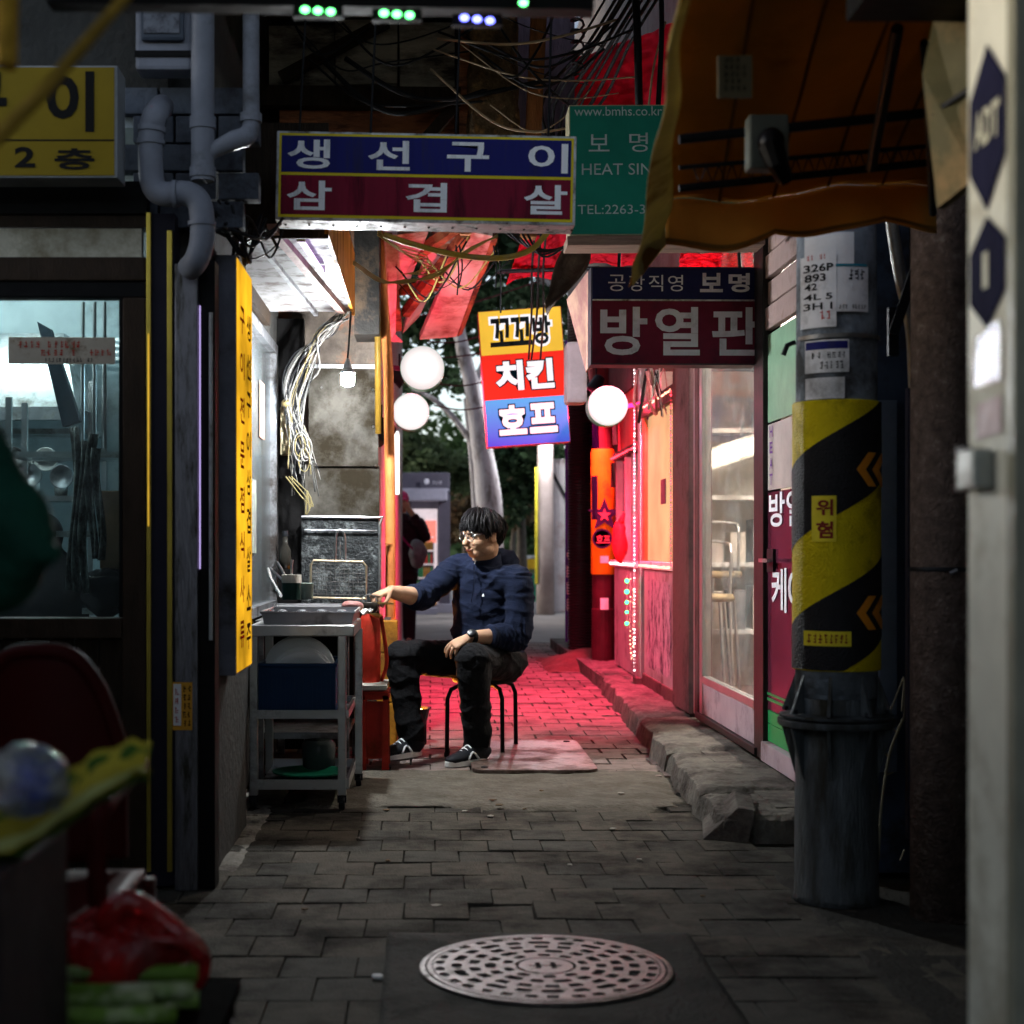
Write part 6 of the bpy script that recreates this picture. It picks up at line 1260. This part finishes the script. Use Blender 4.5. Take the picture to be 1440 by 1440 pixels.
# kiosk
d = 26; kz = thing('kiosk','dark grey street kiosk with a lit drinks cabinet behind the seated man','kiosk',(X(600,d),d,0)); km = mat('kiosk_grey',(.085,.08,.11),.5,var=.2,bump=.05); kl = mat('kiosk_light',(.3,.3,.38),.5,var=.2)
MB().lo((X(520,d),d+.1,2.0),(X(633,d),d+2,Z(664,d))).build('roof', km, kz, bevel=.03); MB().lo((X(522,d),d-.25,Z(705,d)),(X(629,d),d+.1,Z(688,d))).build('awning', kl, kz, bevel=.03)
MB().prism([at(530,688,d-.25)+V((0,0,0)),at(629,688,d-.25),at(632,690,d+.1),at(530,690,d+.1)],(0,0,.02)).build('awning_top', kl, kz)
MB().lo((X(617,d),d,0),(X(633,d),d+2,2.0)).build('pillar', km, kz); MB().lo((X(520,d),d+.9,0),(X(617,d),d+1,2.0)).build('back_wall', kl, kz); MB().lo((X(520,d),d,0),(X(578,d),d+.08,1.9)).build('wall', km, kz)
MB().lo((X(520,d),d-.3,0),(X(640,d),d+2.1,.14)).build('base', kl, kz)
fr = thing('drinks_cabinet','glass fronted drinks cabinet glowing in the kiosk','cabinet',(X(597,d-.1),d-.1,.14)); wf = mat('cabinet_white',(.6,.55,.58),.4,emit=(1,.8,.82),est=.12)
x0,x1 = X(580,d-.1),X(615,d-.1); MB().lo((x0,d-.08,.14),(x1,d+.4,1.75)).build('case', wf, fr); MB().lo((x0+.05,d-.1,.32),(x1-.06,d-.082,1.45)).build('interior', mat('cabinet_inside',(.06,.055,.07),.5), fr)
for i in range(5): MB().lo((x0+.05,d-.15,.34+i*.23),(x1-.06,d-.1,.36+i*.23)).build('shelf', wf, fr)
MB().lo((x1-.2,d-.105,1.18),(x1-.02,d-.101,1.55)).build('advert', mat('advert_red',(.75,.2,.16),.5,emit=(1,.2,.15),est=.25), fr)
rr = random.Random(3)
for s in range(4):
    for i in range(7):
        p = V((x0+.08+i*.04,d-.13,.36+s*.23)); MB().lathe([(.016,0),(.016,.13),(.007,.16),(.007,.18)],p,8).build('drink_bottle', rr.choice([mat('bottle_red',(.5,.05,.04),.3),mat('bottle_green',(.05,.25,.1),.3),mat('bottle_blue',(.06,.1,.35),.3),mat('bottle_amber',(.4,.2,.05),.3)]), label='small drink bottle on the shelves of the glowing cabinet', cat='bottle', group='bottles in the drinks cabinet')
ln = MB(); ln.ball(at(600,677,d-.02),(.045,.01,.05),12,8); marks(ln,at(608,681,d+.09),UX,UZ,.17,.06,5,2); ln.build('emblem', mat('kiosk_print',(.6,.6,.68),.5), kz)
MB().lo((X(585,d),d-1.0,.0),(X(614,d),d-.6,.1)).build('step', kl, kz)
for i,(px,c) in enumerate(((588,(.5,.05,.04)),(600,(.05,.1,.4)),(609,(.55,.25,.03)))): MB().lo((X(px-5,d),d-.5,.14),(X(px+5,d),d-.25,.14+.35)).build('stock_crate', mat('crate_%d'%i,c,.5), label=('red','blue','orange')[i]+' crate stacked at the foot of the kiosk', cat='crate', bevel=.01)
# barrier, far pole and wall
yb = thing('yellow_barrier','yellow and green street barrier beyond the seated man','barrier',(X(735,31),31,0))
MB().lo((X(700,31),31,Z(800,31)),(X(756,31),31.06,Z(786,31))).build('rail', mat('barrier_yellow',(.75,.42,.03),.45), yb); MB().lo((X(700,31),31,Z(786,31)+.005),(X(756,31),31.06,Z(781,31))).build('rail', white_paint, yb); MB().lo((X(738,31),31,.0),(X(756,31),31.05,Z(806,31))).build('panel', mat('barrier_green',(.02,.2,.12),.5), yb)
for px in (702,722,741): MB().lo((X(px,31),31.01,0),(X(px,31)+.05,31.05,.7)).build('post', mat('barrier_tan',(.4,.3,.15),.6), yb)
fp = thing('far_pole','weathered pole with a yellow edge at the far end of the alley','pole',(X(765,25),25,0)); MB().lathe([(.15,0),(.145,1),(.13,3.0),(.12,6)],(X(767,25),25,0),20).build('shaft', mat('far_pole',(.36,.3,.28),.8,var=.35,scale=2,bump=.3), fp, smooth=True); MB().lo((X(752,25),24.9,.5),(X(755.5,25),24.95,2.4)).build('yellow_edge', mat('edge_yellow',(.7,.6,.05),.4), fp)
MB().lo((X(774,26),26,0),(X(802,26),26.3,2.6)).build('white_wall', mat('far_white_wall',(.62,.58,.6),.7,var=.15,dirt=(.4,.3,.3),damt=.3), label='white wall at the far right end of the alley', cat='wall')
MB().bar((X(768,25.9),25.9,2.55),(X(800,25.9),25.9,1.85),.05).build('far_cable', cable_black, label='black cable slanting across the far white wall', cat='cable')
MB().lo((X(804,24.5),17.0,0),(8,24.5,5.5)).build('far_right_building', mat('far_right_wall',(.3,.25,.27),.8,var=.3), label='dim building behind the ribbed conduit', cat='building')
hb_ = thing('tower_block','pale blue tower block rising behind the upper red tarpaulin','building',(7,60,0)); MB().lo((X(800,60),60,0),(14,70,26)).build('wall', mat('tower_wall',(.62,.66,.74),.7,var=.1), hb_)
for r_ in range(3):
    for c_ in range(5):
        xx = X(850+c_*22,60); zz2 = Z(95-r_*42,60); w_ = MB().lo((xx,59.95,zz2),(xx+.4,60.02,zz2+.75)).build('window', dark_frame, hb_); MB().lo((xx+.05,59.93,zz2+.06),(xx+.35,59.948,zz2+.69)).build('pane', mat('tower_pane',(.1,.13,.18),.1), w_)
MB().lo((-9,17.5,0),(X(540,20),22,5.5)).build('far_left_building', mat('far_left_wall',(.2,.17,.18),.8,var=.3), label='dim building at the far left end of the alley', cat='building')

lp_ = V((X(770,24.4),24.4,Z(606,24.4)))
sl_ = thing('street_lamp','white lamp fixed to the weathered far pole','street lamp',lp_); MB().bar(lp_+V((0,.02,.02)),lp_+V((0,.6,.1)),.03).build('arm', dark_metal, sl_); MB().ball(lp_,(.11,.11,.08),16,12).build('globe', glow('street_globe',(.95,.97,1),520), sl_, smooth=True)  # hidden lamp added to brighten the far wall, kiosk and trees
# ---------------------------------------------------------------- people
skin = mat('skin',(.52,.31,.20),.5,var=.12,scale=20,bump=.04,bscale=150); skin.node_tree.nodes['Principled BSDF'].inputs['Subsurface Weight'].default_value = .08
skin.node_tree.nodes['Principled BSDF'].inputs['Subsurface Radius'].default_value = (.02,.008,.004)
navy = mat('navy_fleece',(.0055,.010,.029),.92,var=.2,scale=25,bump=.3,bscale=200,spec=.2); blackcl = mat('black_trousers',(.005,.005,.006),.9,var=.3,scale=12,bump=.2,spec=.2); hairm = mat('black_hair',(.005,.004,.005),.45,spec=.15,var=.3,scale=60,bump=.1)
def head_frame(c, f, up_=V((0,0,1)), s=1.0):
    f = V(f).normalized(); r_ = f.cross(up_).normalized(); u = r_.cross(f); Mx = Matrix((r_,f,u)).transposed().to_4x4(); return Matrix.Translation(V(c)) @ Mx @ Matrix.Scale(s,4)
def add_head(mb, Mh):
    h = MB(Mh)
    h.ball((0,-.012,.035),(.075,.093,.085),24,18); h.ball((0,.03,-.025),(.064,.062,.085),20,16); h.ball((0,.048,-.083),(.042,.036,.032),16,12)
    for s in (-1,1):
        h.ball((s*.034,.05,-.04),(.032,.034,.036),14,10); h.ball((s*.077,-.008,-.012),(.011,.021,.033),12,10); h.ball((s*.045,.01,-.07),(.03,.04,.03),12,10)
    h.loft([(0,.083,.012),(0,.094,-.012),(0,.108,-.034),(0,.094,-.046)],[(.008,.01),(.0095,.012),(.015,.014),(.011,.008)],(1,0,0),12,4); h.ball((0,.088,.02),(.048,.012,.010),14,8); h.ball((0,.086,-.066),(.022,.012,.007),12,8); h.ball((0,.085,-.075),(.02,.012,.007),12,8)
    mb.v += h.v and []; b = len(mb.v); mb.v += h.v; mb.f += [[b+i for i in f] for f in h.f]
def hand(mb, W, d_, n, side, curls, thumb=(.6,.55,-.35), s=1.0, spread=.11):
    W, d_, n = V(W), V(d_).normalized(), V(n); n = (n-d_*n.dot(d_)).normalized(); t = d_.cross(n).normalized()*side
    mb.loft([W-d_*.02,W+d_*.015*s,W+d_*.05*s,W+d_*.085*s,W+d_*.098*s],[(.027,.019),(.029,.018),(.039,.017),(.040,.014),(.036,.009)],t,18,4)
    L_ = [.072,.082,.077,.06]
    for i in range(4):
        o = (1.5-i)*.0205; base = W+d_*(.082-.006*abs(i-1.3))*s+t*o*s; dv = (d_+t*o*spread/.03*.9).normalized(); p = base.copy(); pts = [base-dv*.02,base]; ax = dv.cross(n).normalized(); ang = 0
        for j,fr_ in enumerate((.45,.31,.24)):
            ang += R(curls[i][j]); q = (dv*math.cos(ang)-n*math.sin(ang)); p = p+q*L_[i]*fr_*s; pts.append(p.copy())
        mb.tube(pts,[.0098,.0098,.0088,.0080,.0062],10,4); mb.ball(pts[-1],.0066,8,6)
    tb = W+d_*.022*s+t*.026*s-n*.006; td = (d_*thumb[0]+t*thumb[1]+n*thumb[2]).normalized(); td2 = (td+d_*.35-n*.1-t*.25).normalized()
    mb.tube([tb-td*.015,tb,tb+td*.035*s,tb+td*.035*s+td2*.034*s],[.014,.0145,.0115,.0085],10,4); mb.ball(tb+td*.035*s+td2*.034*s,.0088,8,6)
# ---- the seated man
NB = V((.285,7.86,1.0)); SR_, SL_ = V((.138,7.965,.965)), V((.437,7.755,.905)); ER, WR = V((-.05,7.75,.822)), V((-.203,7.535,.862)); EL, WL = V((.425,7.72,.63)), V((.195,7.575,.634))
HP = V((.335,8.02,.48)); HR, HL = V((.255,8.07,.485)), V((.405,7.965,.485)); KR, KL = V((-.15,7.87,.515)), V((.212,7.53,.52)); AR, AL = V((-.098,7.85,.085)), V((.236,7.60,.085))
sd = V((-.8,.6,0)); HC = V((.262,7.79,1.145)); Mh = head_frame(HC,(-.80,-.59,-.10),s=1.03)
man = thing('person','seated man in navy fleece and glasses reaching towards the cooking counter','person',(.29,8.0,.0))
b = MB(); add_head(b,Mh); b.loft([NB+V((0,.02,-.06)),NB+V((-.005,0,.03)),HC+V((.03,.022,-.06)),HC+V((.015,.01,-.01))],[(.075,.07),(.062,.062),(.058,.06),(.05,.05)],sd,18)
b.loft([HP,V((.30,7.97,.64)),V((.285,7.93,.82)),NB+V((0,.02,-.03))],[(.14,.1),(.13,.1),(.14,.09),(.07,.06)],sd,18); b.loft([SR_+V((.1,-.06,0)),SR_,ER,ER.lerp(WR,.3),ER.lerp(WR,.7),WR],[(.05,.05),(.05,.05),(.046,.044),(.047,.045),(.038,.035),(.029,.024)],UZ,16)
b.loft([SL_+V((-.1,.06,0)),SL_,EL,EL.lerp(WL,.3),EL.lerp(WL,.7),WL],[(.05,.05),(.05,.05),(.046,.044),(.047,.044),(.037,.034),(.029,.023)],UZ,16)
for h_,k_,a_ in ((HR,KR,AR),(HL,KL,AL)): b.loft([h_,h_.lerp(k_,.5),k_,k_.lerp(a_,.4),a_,a_+V((0,0,-.03))],[.07,.06,.05,.045,.035,.035],UX if h_ is HL else UY,14)
hand(b,WR+V((-.004,-.006,0)),(-.62,-.62,-.22),(-.15,-.1,1),-1,[(45,55,30),(40,55,30),(50,55,35),(60,60,40)],(.75,.35,-.55))
hand(b,WL,(-.86,-.22,-.42),(-.30,-.45,.8),1,[(14,22,16),(20,26,18),(26,28,20),(32,30,22)],(.8,.4,-.25))
body = fused(b,.0032,3,.5); body.build('body', skin, man, smooth=True)
# face details
fc = MB(Mh)
for s in (-1,1): fc.ball((s*.031,.0835,.001),(.0125,.006,.0055),12,8)
fc.build('eyes', mat('eye_white',(.6,.58,.55),.2), man, smooth=True); fc = MB(Mh)
for s in (-1,1): fc.ball((s*.031+.0,.0885,.001),(.0055,.0025,.0052),10,6)
fc.build('pupils', mat('pupil',(.01,.008,.006),.15), man, smooth=True)
fc = MB(Mh).loft([(-.02,.0895,-.0705),(-.01,.0945,-.069),(0,.0955,-.0705),(.01,.0945,-.069),(.02,.0895,-.0705)],[(.003,.002),(.005,.004),(.005,.0045),(.005,.004),(.003,.002)],(0,0,1),8,3); fc.build('lips', mat('lips',(.32,.12,.1),.45), man, smooth=True)
fc = MB(Mh)
for s in (-1,1): fc.tube([(s*.016,.0935,.024),(s*.032,.092,.028),(s*.048,.082,.023)],[.004,.0045,.003],6,4)
fc.build('eyebrows', hairm, man, smooth=True)
gl = MB(Mh); ln_ = MB(Mh)
for s in (-1,1):
    ring = [(s*.0325+.0255*math.cos(t*math.pi/10), .104-.012*abs(s*.0325+.0255*math.cos(t*math.pi/10))/.058, -.003+.0215*math.sin(t*math.pi/10)) for t in range(21)]
    gl.tube(ring,.0019,6); ln_.add([(s*.0325,.104-.007,-.003)]+ring[:20],[(0,i+1,(i+1)%20+1) for i in range(20)]); gl.tube([(s*.058,.094,.004),(s*.074,.05,.004),(s*.08,-.005,.004),(s*.081,-.018,-.01)],.0017,6)
gl.tube([(-.008,.104,.003),(0,.106,.006),(.008,.104,.003)],.0018,6)
go = gl.build('glasses', mat('glasses_metal',(.55,.52,.5),.25,.9,bump=0), man, smooth=True); ln_.build('lens', glass('spectacle_lens',(.95,.95,.95),.35,.02,.02), go)
# hair
def hs(az,p,e=0):
    e += .007*noise.noise(V((math.sin(az)*2.2,math.cos(az)*2.2,p*1.6)))+.0035*noise.noise(V((math.sin(az)*9,math.cos(az)*9,p*1.2))); rx,ry_,rz = .085+e,.105+e,.097+e; q = V((math.sin(az)*math.sin(p)*rx, -.014+math.cos(az)*math.sin(p)*ry_, .03+math.cos(p)*rz))
    if q.z < 0: k_ = min(1,-q.z/.09); q.x *= 1-.12*k_; q.y = q.y*(1-.05*k_)
    return q
def pmax(az):
    a = abs((az+math.pi)%(2*math.pi)-math.pi)
    pts_ = [(0,1.60),(.5,1.63),(.85,1.74),(1.15,2.05),(1.35,1.86),(1.75,1.8),(2.0,2.25),(2.5,2.55),(3.15,2.6)]
    for (a0,v0),(a1,v1) in zip(pts_,pts_[1:]):
        if a <= a1: return v0+(v1-v0)*(a-a0)/(a1-a0)+.07*noise.noise(V((az*6,1,0)))+.05*noise.noise(V((az*19,2,0)))
    return 2.5
hm = MB(Mh); nu,nv = 120,24; hm.sheet(lambda u,v: hs(u*2*math.pi,.02+v*(pmax(u*2*math.pi)-.02),.001),nu,nv,thick=(0,0,0)); hm2 = MB(Mh); hm2.sheet(lambda u,v: hs(u*2*math.pi,.02+v*(pmax(u*2*math.pi)-.02),.001-(.006 if v>.98 else 0)),nu,nv)
ho = hm2.build('hair', hairm, man, smooth=True)
st_ = MB(Mh); rr = random.Random(6)
for i in range(1300):
    az = rr.uniform(0,2*math.pi); p1 = pmax(az)+rr.uniform(-.25,.13); p0 = max(.05,p1-rr.uniform(.7,1.3)); da = rr.uniform(-.28,.28)+(.15 if az < 1 else 0); e = rr.uniform(.001,.015) if rr.random() < .85 else rr.uniform(.012,.026); w = rr.uniform(.0022,.0042)
    st_.tube([hs(az+da*(1-t/4),p0+(p1-p0)*t/4,e*(.6+.5*(t/4)**2)+(.0025*math.sin(t*1.7+i))) for t in range(5)],[w*.5,w,w,w*.8,w*.15],5,0,False)
st_.build('strands', hairm, ho, smooth=True, kind='stuff')
# fleece
j = MB(); j.loft([HP+V((-.015,-.02,-.015)),V((.318,7.985,.53)),V((.295,7.95,.63)),V((.285,7.925,.76)),V((.285,7.90,.88)),NB+V((0,.01,-.045)),NB+V((0,.0,.0))],[(.17,.14),(.193,.155),(.19,.15),(.183,.132),(.175,.115),(.125,.092),(.075,.07)],sd,26)
j.loft([SR_+V((.12,-.08,-.02)),SR_+V((.01,0,-.005)),SR_.lerp(ER,.5),ER+V((.005,.005,0)),ER.lerp(WR,.28)],[(.07,.07),(.083,.08),(.073,.07),(.066,.064),(.058,.056)],UZ,20); j.loft([SL_+V((-.12,.08,.0)),SL_+V((0,0,-.005)),SL_.lerp(EL,.5)+V((.02,0,0)),EL+V((.012,0,0)),EL.lerp(WL,.3),EL.lerp(WL,.55)],[(.07,.07),(.084,.078),(.078,.076),(.074,.07),(.064,.062),(.056,.054)],UZ,20)
j.loft([V((.45,8.03,.62)),V((.44,8.03,.80)),V((.41,7.98,.93))],[(.07,.05),(.09,.06),(.07,.05)],UX,16)
# hood lying on the back
j.ball(NB+V((.075,.085,-.0)),(.10,.075,.075),16,12)
jf = fused(j,.0065,5,.5)
def ridge(x): return (1-min(1,abs(x)*1.7))**2
def folds(mb, amp, axes, limbs=()):
    for p,n_ in zip(mb.v, mb.n):
        f_ = 0; lw = 0
        for (A,B,fr_,w,tw) in limbs:                       # creases wrapped round a limb
            ab = B-A; t = (p-A).dot(ab)/ab.length_squared; dd = (p-(A+ab*max(0,min(1,t)))).length
            k_ = max(0,1-dd/.13)*(1 if -.1 < t < 1.15 else 0); k_ = min(1,k_*2.2)
            if k_ > 0:
                ph = noise.noise(p*7)*2.4+tw*math.atan2((p-A).dot(UZ),(p-A).dot(UY)); f_ += k_*w*ridge(noise.noise(V((t*fr_+ph*.55,ph*.35,fr_)))); lw = max(lw,k_)
        for (ax,fr_,w,ph) in axes:                          # long folds across the trunk
            ax = V(ax); q = p+noise.noise_vector(p*4)*.05; f_ += (1-lw)*w*ridge(noise.noise(V((q.dot(ax)*fr_,q.x*3+ph,q.y*3))))
        f_ += .35*noise.fractal(p*11,.9,2,3); p += n_*amp*(f_-.45)
folds(jf,.013,[((.5,.1,.85),13,1.0,.3),((-.45,.1,.9),17,.6,2.9),((.1,-.3,.95),30,.35,5.1)],[(SR_,ER,6,.7,.7),(ER,WR,11,.8,.3),(SL_,EL,4.5,.55,.9),(EL,WL,9,.8,.5)])
jo = jf.build('fleece', navy, man, smooth=True)
cw = MB(); nc = 28
def collar(u,v):
    a = 2*math.pi*u; f_ = V((-.6,-.8,0)); base = NB+V((.002,.006,-.035))+(sd*math.cos(a)+f_*math.sin(a)*.95)*(.086-.012*v); return base+V((0,0,(.075+.02*math.cos(a-math.pi*1.5))*v))-f_*.006*v
cw.sheet(collar,nc,5); cw.build('collar', navy, jo, smooth=True)
zp = MB().tube([NB+V((-.052,-.068,.025)),NB+V((-.058,-.08,-.005))],.0028,6).build('zip', mat('zip_pull',(.55,.5,.42),.35,.6), jo)
for A_,B_,r1 in ((ER.lerp(WR,.22),ER.lerp(WR,.31),.061),(EL.lerp(WL,.50),EL.lerp(WL,.58),.060)): MB().tube([A_,A_.lerp(B_,.5),B_],[r1*.98,r1*1.04,r1*.95],18).build('cuff', navy, jo, smooth=True)
MB().tube([NB+V((-.062,-.075,-.01)),V((.222,7.755,.90)),V((.208,7.755,.80))],.0025,6,4).build('zip_seam', mat('seam_dark',(.003,.005,.014),.8), jo); lg = MB().text('▲',V((.262,7.725,.83)),(.8,-.6,0),UZ,.016,.018,0,.002); lg.v and lg.build('chest_logo', letter_white, jo)
# trousers
t_ = MB(); t_.ball(HP+V((-.0,.0,-.0)),(.185,.155,.115),20,14,Matrix.Rotation(R(-37),3,'Z')); 
for h_,k_,a_,sx_ in ((HR,KR,AR,UY),(HL,KL,AL,UX)): t_.loft([h_,h_.lerp(k_,.35),h_.lerp(k_,.75),k_+(k_-h_)*.02],[(.112,.105),(.108,.1),(.095,.092),(.083,.083)],sx_,20); t_.ball(k_,(.088,.088,.088),16,12); t_.loft([k_+V((0,0,.02)),k_.lerp(a_,.3),k_.lerp(a_,.65),a_+V((0,0,.045)),a_+V((0,0,.0))],[(.087,.084),(.085,.083),(.078,.078),(.072,.074),(.066,.068)],sx_,20)
tf = fused(t_,.0075,5,.5); folds(tf,.015,[((.3,.2,.93),16,.8,.5)],[(HR,KR,5,.7,.7),(KR,AR,4.5,.6,.7),(HL,KL,5,.7,.7),(KL,AL,4.5,.6,.7)]); tf.build('trousers', blackcl, man, smooth=True)
# shoes
shm = mat('shoe_black',(.015,.016,.02),.55,var=.3,bump=.15); som = mat('shoe_sole',(.85,.84,.8),.6,var=.15); lcm = mat('shoe_lace',(.85,.86,.9),.6)
for a_,fd in ((AR,V((-.74,-.67,0)).normalized()),(AL,V((-.76,-.65,0)).normalized())):
    r_ = V((fd.y,-fd.x,0)); g = V((a_.x,a_.y,0)); u = MB(); u.loft([g-fd*.068+V((0,0,.045)),g-fd*.055+V((0,0,.055)),g-fd*.01+V((0,0,.065)),g+fd*.05+V((0,0,.058)),g+fd*.12+V((0,0,.044)),g+fd*.175+V((0,0,.036)),g+fd*.205+V((0,0,.032))],[(.02,.02),(.034,.04),(.04,.05),(.043,.042),(.048,.03),(.040,.022),(.015,.010)],r_,20)
    u.loft([g+V((0,0,.05)),g+V((0,0,.1)),g+V((0,0,.125))],[(.042,.045),(.04,.045),(.04,.044)],r_,16); uo = fused(u,.005,3).build('shoe', shm, man, smooth=True)
    so = []; 
    for k_ in range(24):
        t = 2*math.pi*k_/24; y_ = .068+.142*math.cos(t); w_ = (.036+.012*math.cos(t))*math.sin(t); so.append(g+fd*y_+r_*w_*1.12)
    MB().prism([p+V((0,0,.004)) for p in so],(0,0,.028)).build('sole', som, uo, bevel=.004)
    lc = MB()
    for k_ in range(5): c_ = g+fd*(.045+.022*k_)+V((0,0,.107-.0115*k_)); lc.tube([c_-r_*.026+V((0,0,-.008)),c_+V((0,0,.004)),c_+r_*.026+V((0,0,-.008))],.0042,6,3)
    for s in (-1,1): lc.tube([g+fd*.03+r_*s*.043+V((0,0,.035)),g+fd*.07+r_*s*.042+V((0,0,.07)),g+fd*.1+r_*s*.046+V((0,0,.035))],.0055,6,3)
    lc.build('laces', lcm, uo, smooth=True)
wd_ = (WL-EL).normalized(); wc = EL.lerp(WL,.93); wt_ = MB().tube([wc-wd_*.012,wc+wd_*.012],.0335,18).build('watch', mat('watch_black',(.012,.012,.014),.3), man, smooth=False)
n_ = V((-.2,-.75,.62)).normalized(); Qm = Matrix.Translation(wc+n_*.034) @ V((0,0,1)).rotation_difference(n_).to_matrix().to_4x4(); MB(Qm).lathe([(.021,-.008),(.022,.004),(.018,.008),(.01,.0085)],seg=20).build('dial', mat('watch_dial',(.03,.03,.035),.1), wt_)
# ---- the pedestrian behind
d = 17.0; px_ = X(564,d); pe = thing('person','standing person in dark jacket and pink cap on the left down the alley','person',(px_,d,0)); f0 = V((px_,d,0))
b = MB(); b.ball(f0+V((-.01,0,1.58)),(.085,.1,.12),18,14); b.loft([f0+V((0,0,1.35)),f0+V((0,0,1.52))],[.06,.055],UX,14); b.loft([f0+V((0,0,.8)),f0+V((0,0,1.1)),f0+V((0,0,1.4))],[(.13,.09),(.14,.1),(.13,.08)],UX,16)
b.loft([f0+V((.16,0,1.36)),f0+V((.235,-.03,1.20)),f0+V((.20,-.1,1.35)),f0+V((.08,-.14,1.52))],[.045,.04,.035,.03],UY,12); b.loft([f0+V((-.16,0,1.36)),f0+V((-.2,0,1.1)),f0+V((-.17,-.1,.95))],[.045,.04,.03],UY,12)
for s in (-1,1): b.loft([f0+V((s*.08,0,.82)),f0+V((s*.085,0,.45)),f0+V((s*.085,.0,.08)),f0+V((s*.09,-.12,.05))],[.07,.055,.04,.035],UX,12)
hand(b,f0+V((.09,-.14,1.51)),(-.6,-.1,.6),(0,-1,0),1,[(30,30,20)]*4); hand(b,f0+V((-.17,-.1,.95)),(0,-.1,-1),(-1,0,0),1,[(20,20,10)]*4)
fused(b,.01,3).build('body', skin, pe, smooth=True)
j = MB(); j.loft([f0+V((0,0,.72)),f0+V((0,0,.95)),f0+V((0,0,1.2)),f0+V((0,0,1.38)),f0+V((0,0,1.46))],[(.19,.14),(.2,.15),(.21,.15),(.19,.12),(.09,.08)],UX,20); j.loft([f0+V((.13,0,1.38)),f0+V((.2,0,1.34)),f0+V((.265,-.03,1.19)),f0+V((.22,-.09,1.3)),f0+V((.13,-.13,1.44))],[.075,.08,.075,.065,.055],UY,14); j.loft([f0+V((-.13,0,1.38)),f0+V((-.2,0,1.33)),f0+V((-.24,0,1.12)),f0+V((-.2,-.09,.96))],[.075,.08,.07,.055],UY,14)
jf = fused(j,.012,4); folds(jf,.012,[((0,0,1),24,1,1)]); jf.build('jacket', mat('dark_maroon_jacket',(.03,.012,.018),.6,bump=.2), pe, smooth=True)
t_ = MB()
for s in (-1,1): t_.loft([f0+V((s*.08,0,.85)),f0+V((s*.09,0,.5)),f0+V((s*.09,0,.07))],[(.1,.11),(.085,.09),(.07,.075)],UX,14); t_.loft([f0+V((s*.09,.05,.045)),f0+V((s*.09,-.05,.045)),f0+V((s*.09,-.17,.035))],[(.04,.045),(.045,.045),(.03,.025)],UX,12)
fused(t_,.012,4).build('trousers', mat('dark_trousers',(.02,.01,.014),.8,bump=.1), pe, smooth=True)
cp = MB().ball(f0+V((-.01,0,1.63)),(.1,.115,.095),18,14); cp.loft([f0+V((-.01,-.08,1.63)),f0+V((-.01,-.19,1.61))],[(.08,.012),(.06,.008)],UX,12); cp.build('cap', mat('pink_cap',(.75,.06,.2),.6), pe, smooth=True)
bk = thing('shoulder_bag','grey shoulder bag hanging on the standing person','bag',f0+V((.16,.05,.95)))
MB().ball(f0+V((.185,-.14,1.02)),(.10,.08,.16),18,14).wobble(.02,9).build('sack', mat('grey_bag',(.22,.21,.22),.5,var=.5,scale=14,bump=.2), bk, smooth=True); MB().tube([f0+V((-.14,-.14,1.42)),f0+V((.0,-.18,1.22)),f0+V((.14,-.2,1.06))],.012,8,4).build('strap', mat('magenta_strap',(.35,.02,.12),.5), bk, smooth=True)
